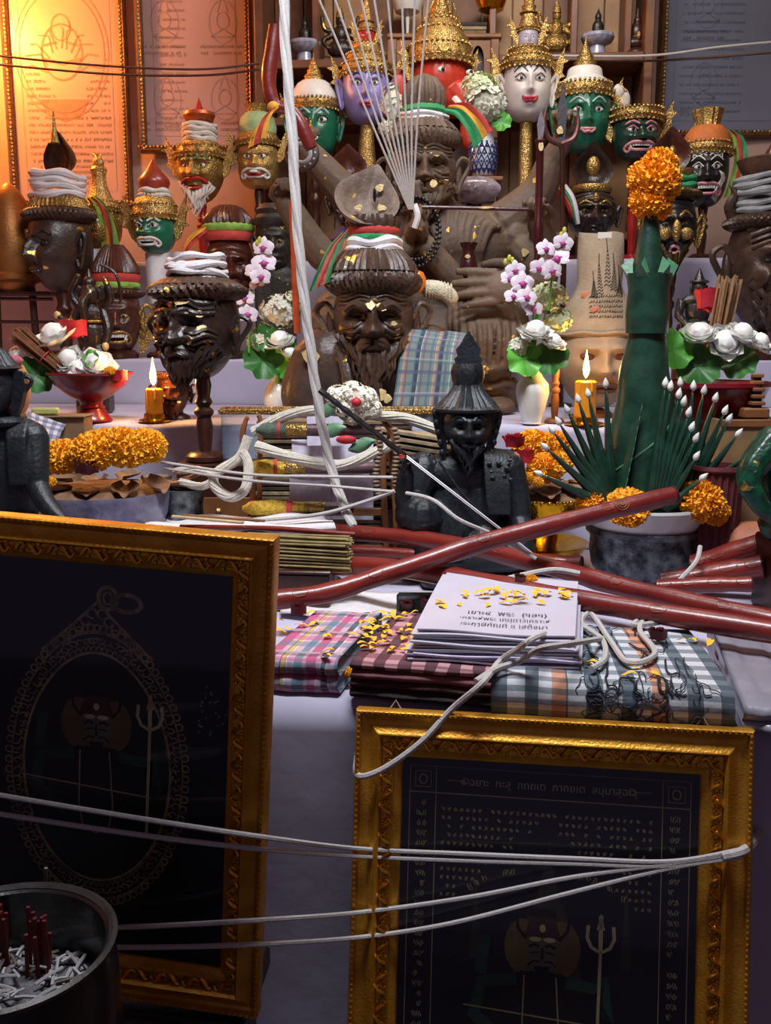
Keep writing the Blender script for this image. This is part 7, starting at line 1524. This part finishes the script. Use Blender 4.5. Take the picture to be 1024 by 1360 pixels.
# left frame on its low stand
TR2=P(372,711,1.03); TL2=P(0,697,1.045); TL2.z=TR2.z; d=TR2-TL2; TL2=TL2-d*.34; ZS=.462
fl=photo_frame('large gold-framed dark picture of an oval amulet, left foreground',TL2,TR2,0,TR2.z-ZS-.001,50,2,3.4); w,h,p=fl.w,fl.h,fl.pw
pl_=fl.part('print',MB().box((w/2,-4.4,h/2),(w-2*p+2,1,h-2*p+2)),print_dk)
nrm=fl.R@V((0,-1,0)); org=fl.e.location.copy()
def onframe(fr_,px,py): n=fr_.R@V((0,-1,0)); q=PP(px,py,fr_.e.location,n,.005); l=fr_.R.transposed()@(q-fr_.e.location); return l.x*1000,l.z*1000
cx,cz=onframe(fl,128,1000); x1,_=onframe(fl,245,1000); _,z1=onframe(fl,128,1195); _,z2=onframe(fl,128,838); rx=x1-cx; rz=(z2-z1)/2; cz=(z1+z2)/2
f=Flat(-5.0)
def ov(a,k=1.0): 
    z=cos(a); return cx+rx*k*sin(a)*(1-.10*max(0,z)**2),cz+rz*k*z
for k in range(84):
    a=2*pi*k/84; x,z=ov(a,1.02); f.ring((x,z),4.2,4.2,2,8); x,z=ov(a,.93); f.ring((x+2*sin(k*5),z),4.5,3,1.6,8,k,k+4.5); x,z=ov(a+.03,.88); f.stroke([(x-4,z-3),(x,z+3),(x+4,z-2)],1.5)
f.stroke([ov(2*pi*i/70,.845) for i in range(71)],3); f.stroke([ov(2*pi*i/70,.985) for i in range(71)],1.5)
px,pz=ov(0,1.0)
f.poly([(px-40,pz-14),(px-18,pz+6),(px,pz+30),(px+18,pz+6),(px+40,pz-14),(px,pz-22)]) if False else None
for sg in (-1,1):
    for k in range(6): f.ring((px+sg*(6+8*k),pz+20-8.5*k),5.5,5.5,2.2,12,k,k+5)
    f.stroke([(px,pz+34),(px+sg*20,pz+14),(px+sg*48,pz-12),(px+sg*66,pz-28)],3)
tx,tz=onframe(fl,143,795); f.ring((tx,tz),11,13,5,20); f.ring((tx,tz),5,7,3,16); tx2,tz2=onframe(fl,168,802); f.ring((tx2,tz2),17,10,5,24)
fl.part('print_amulet_rim',f.mb,mat('print_amulet_gold','a08c60',.5,0,.4,90,h2='5f5236',bump=0),pl_)
f=Flat(-4.98); f.poly([ov(2*pi*i/48,.84) for i in range(48)]); fl.part('print_amulet_field',f.mb,mat('print_field','0e100f',.6,0,.3,14,h2='16211a',bump=0),pl_)
hx,hz=onframe(fl,128,975); hermit_print(fl,pl_,hx,hz-18,rx/92,-5.2)
f=Flat(-5.1); g=random.Random(8)
for k in range(26):
    x=cx+rx*(1.15+.35*g.random()); z=cz+rz*(.4*g.random()+.3); f.ring((x,z),g.uniform(.4,1.6),g.uniform(.4,1.6),.8,6)
fl.part('print_specks',f.mb,pdim,pl_); glazing(fl)
# low stand and incense urn
t=T('low_stand','low black stand in front of the altar at lower left','stand',None,0,0,loc=V((-.42,.95,0)),sc=1); t.e.rotation_euler=(0,0,0)
xr=P(322,1350,1.0).x+.42; t.part('top',MB().box(((xr-.5)/2,-.1,ZS-.015),(xr+.5,.62,.028),.004),mat('black_lacquer','0d0a0c',.4))
for x in (xr-.04,-.46):
    for y in (-.36,.16): t.part('leg',MB().box((x,y,(ZS-.03)/2),(.05,.05,ZS-.032),.004),MT['black_lacquer'])
uc=PZ(2,1258,.70); ur=T('incense_urn','big dark round urn filled with ash and burnt incense stubs, lower left','urn',None,0,0,loc=V((uc.x,uc.y,ZS+.001)),sc=.001); R=PZ(152,1256,.70).x-uc.x; R*=1000; hu=(.70-ZS)*1000
ur.part('bowl',MB().lathe([(R*.55,0),(R*.62,8),(R*.6,16),(R*.85,hu*.35),(R*1.02,hu*.6),(R*1.0,hu*.88),(R*.96,hu-4),(R*1.0,hu),(R*.96,hu+2),(R*.9,hu-2),(R*.9,hu*.7),(1,hu*.66)],56),mat('urn_black','141216',.3,0,.3,20,coat=.3)); ur.part('rim',MB().lathe([(R*.95,hu-2),(R*1.0,hu-1),(R*1.01,hu+3),(R*.97,hu+5),(R*.93,hu+1)],56,cap=False),mat('urn_rim','3c3836',.45,.3,.3,40))
ash=ur.part('ash_bed',MB().grid(lambda u,v:V((R*.9*v*sin(2*pi*u),-R*.9*v*cos(2*pi*u),hu*.72+5*noise.noise(V((5*v*sin(2*pi*u),5*v*cos(2*pi*u),2))))),48,14,True),mat('grey_ash','6c6a70',.95,0,.3,120,bump=1,bs=300))
g=random.Random(21); stub=MB()
am=[mat('ash_stub','a7a6a8',.9,0,.15,100),mat('ash_stub_dark','6a6058',.9)]
sm_=[MB().tube([(-13,0,0),(0,0,1.2),(13,0,0)],1.7,5).mesh('incense_stub',.001,q) for q in am]
for k in range(210):
    a=g.uniform(0,6.28); r=R*.84*math.sqrt(g.random()); o=bpy.data.objects.new('incense_stub',sm_[0 if g.random()<.8 else 1]); C.objects.link(o); o.parent=ur.e; o.location=V((r*sin(a),r*cos(a),hu*.72+g.uniform(2,9)))*.001; o.rotation_euler=(0,g.uniform(-.35,.35),g.uniform(0,6.3)); o.scale=[g.uniform(.5,1.3),1,1]
rs=MB().tube([(0,0,-8),(0,0,52)],2.1,6).mesh('red_incense',.001,mat('red_incense','5c0f12',.7,0,.2,90))
for i in range(22):
    if i<15: px_,py_=RN.uniform(34,66),RN.uniform(1278,1294)
    else: px_,py_=RN.uniform(-6,14),RN.uniform(1262,1285)
    q=PZ(px_,py_,ZS+.001+hu*.00074); o=bpy.data.objects.new('incense_stub',rs); C.objects.link(o); o.location=q; o.rotation_euler=(g.uniform(-.06,.06),g.uniform(-.06,.06),0); o.scale=(1,1,g.uniform(.75,1.15)); props(o,'red burnt incense stub standing upright in the dark urn','incense','red incense stubs in the urn')
q=PZ(58,1215,ZS+hu*.00075); one('incense_stub','single tall grey incense stub leaning above the red stubs in the urn','incense',MB().tube([(0,0,0),(.006,0,.055)],.0022,6),am[1],q)
# strings across the frames
def onF(fr_,px,py,off=.03): return PP(px,py,fr_.e.location,fr_.R@V((0,-1,0)),off)
def fstring(label,L,Rr,r):
    pts=[onF(fl,x,y,.031) for x,y in L]+[onF(fr,x,y,.03) for x,y in Rr]; string(label,pts,r,10)
fstring('highest white string stretched across both gold frames',[(-60,1045),(0,1056),(180,1086),(352,1112)],[(476,1127),(620,1134),(760,1140),(890,1144),(985,1128)],.0030)
fstring('second white string stretched across both gold frames',[(-60,1071),(0,1081),(180,1108),(350,1128)],[(475,1137),(620,1143),(760,1147),(890,1150),(985,1136)],.0030)
fstring('third white string rising to the right across both gold frames',[(-40,1240),(100,1233),(200,1230),(345,1222)],[(475,1212),(620,1192),(760,1165),(890,1147),(986,1132)],.0030)
fstring('lowest white string rising to the right across both gold frames',[(-40,1255),(100,1257),(200,1258),(343,1254)],[(475,1245),(600,1226),(760,1185),(890,1153),(986,1138)],.0030)
n_=fr.R@V((0,-1,0)); e0=onF(fr,992,1124,.03)
string('gathered white strings turning back around the right frame edge',[onF(fr,960,1138,.033),onF(fr,990,1128,.02),P(1012,1104,1.3),P(1034,1080,1.5),P(1060,1050,1.7)],.006)
string('white cotton cord dropping from the cloths over the corner of the right frame',[Z(770,838),Z(745,836),PZ(708,848,ptop+.012),PZ(688,862,ptop-.004),PZ(664,878,.83),PZ(640,908,.822),onF(fr,600,942,.02),onF(fr,560,985,.03),onF(fr,515,1018,.033),onF(fr,484,1031,.03),onF(fr,473,1024,.012),onF(fr,475,1000,-.01)],.0042)
string('second white cord trailing over the papers to the maroon cloths',[Z(800,848),PZ(748,856,ptop+.01),PZ(715,862,ptop+.008),PZ(690,878,.835),PZ(660,888,.83),PZ(632,905,.8235)],.0042)
# ---------- things on the wall shelves ----------
blw=mat('blue_white_porcelain','7f86a4',.3,0,.25,60,h2='b2b5c4',bump=0,coat=.4)
def onshelf(px): return P(px,70,YF+.09)
def shelf_thing(name,label,cat,px): 
    q=onshelf(px); t=T(name,label,cat,px,70,YF+.09); t.e.location=V((q.x,q.y,zs+.001)); return t
for px,lab in ((405,'blue-white footed dish with a small dark figure on the left shelf'),(793,'blue-white footed dish with a small dark figure on the right shelf')):
    t=shelf_thing('footed_dish',lab,'dish',px); t.part('dish',MB().lathe([(12,0),(11,8),(10,16),(19,20),(22,26),(21,30),(16,26),(1,24)],32),blw); t.part('figure',fuse(MB().ell((0,0,30),(13,9,6)).ell((0,0,39),(8,6,10)).ell((0,0,52),(4.5,4.5,6)).tube([(0,0,56),(0,0,64)],[3,.5],6),1.2*t.s,t.s,1),bz)
t=shelf_thing('spired_figurine','small dark spired seated figurine at the right end of the shelf','statue',845); t.part('base',MB().lathe([(18,0),(18,6),(14,10)],20),wooddk); t.part('body',fuse(MB().ell((0,0,18),(17,10,9)).ell((0,0,32),(9,7,13)).ell((0,0,46),(5,5,6)).tube([(0,0,50),(0,0,66)],[4,.6],8),1.3*t.s,t.s,1),wooddk); t.part('backplate',MB().prism([(-16,4),(16,4),(14,30),(0,52),(-14,30)],3,Matrix.Translation((0,10,0))),wooddk); t.part('gold_mark',MB().ell((0,-10,26),(3,2,5)),gold)
for px,lab,mt in ((452,'dark multi-armed figurine with gold bits behind the left strings',darkres),(738,'gold reclining figurine on the shelf right of the white mask',goldold)):
    t=shelf_thing('shelf_figurine',lab,'statue',px); t.part('base',MB().box((0,0,4),(46,26,8),2),wooddk); b=MB().ell((0,0,20),(18,10,12)).ell((0,0,38),(10,8,12)).ell((0,0,54),(6,6,7))
    for sg in (-1,1): limb(b,[(sg*8,0,42),(sg*20,-3,44),(sg*24,-4,58)],[4,3.5,2.5],8); limb(b,[(sg*8,0,38),(sg*22,-3,30),(sg*16,-6,20)],[4,3.5,2.5],8)
    t.part('body',fuse(b,1.2*t.s,t.s,1),mt); t.part('crown',MB().lathe([(6,58),(5,64),(1,74)],14),gold)
for px,lab in ((651,'gold stemmed goblet lamp standing on the shelf above the white flowers'),(541,'silver-white tiered stupa ornament on the shelf behind the strings')):
    t=shelf_thing('shelf_ornament',lab,'ornament',px); mt=goldbowl if px==651 else ceram
    t.part('foot',MB().lathe([(12,0),(10,4),(3,8)],24),mt); t.part('stem',MB().lathe([(3,8),(2,40),(3,58)],14),mt); t.part('bowl',MB().lathe([(3,58),(16,64),(20,74),(22,84),(19,84),(2,68)],28),mt)
t=T('folded_pages','stack of dark folded pages on the shelf behind the red elephant crown','books',612,70,YF+.1); t.e.location=V((onshelf(618).x,YF+.1,zs+.001))
for k in range(9): t.part('page_block',MB().box((U(-2,2),0,3+5*k),(52,40,4.2),.5),mcol[k%3])
# added warm lamp out of view, stands in for an orange lens flare
wl=P(-95,-70,3.45)
t=T('added_warm_lamp','added unseen warm lamp on the back wall that tints the left posters orange','lamp',None,0,0,loc=V((wl.x,3.84,wl.z)),sc=.001); t.e.rotation_euler=(0,0,0)
t.part('wall_plate',MB().box((0,-6,0),(90,12,130),4),goldold); t.part('arm',MB().tube(spline([(0,-10,0),(0,-120,-20),(0,-240,10),(0,-330,-10)],5),8,8),goldold); t.part('shade',MB().lathe([(30,40),(60,-20),(80,-70)],28,(0,-330,-20),cap=False),pane('amber_glass',(1,.75,.45,1))); 
l=lamp('added_warm_light','POINT',(wl.x,3.84-.36,wl.z-.1),62,WARM,.05)
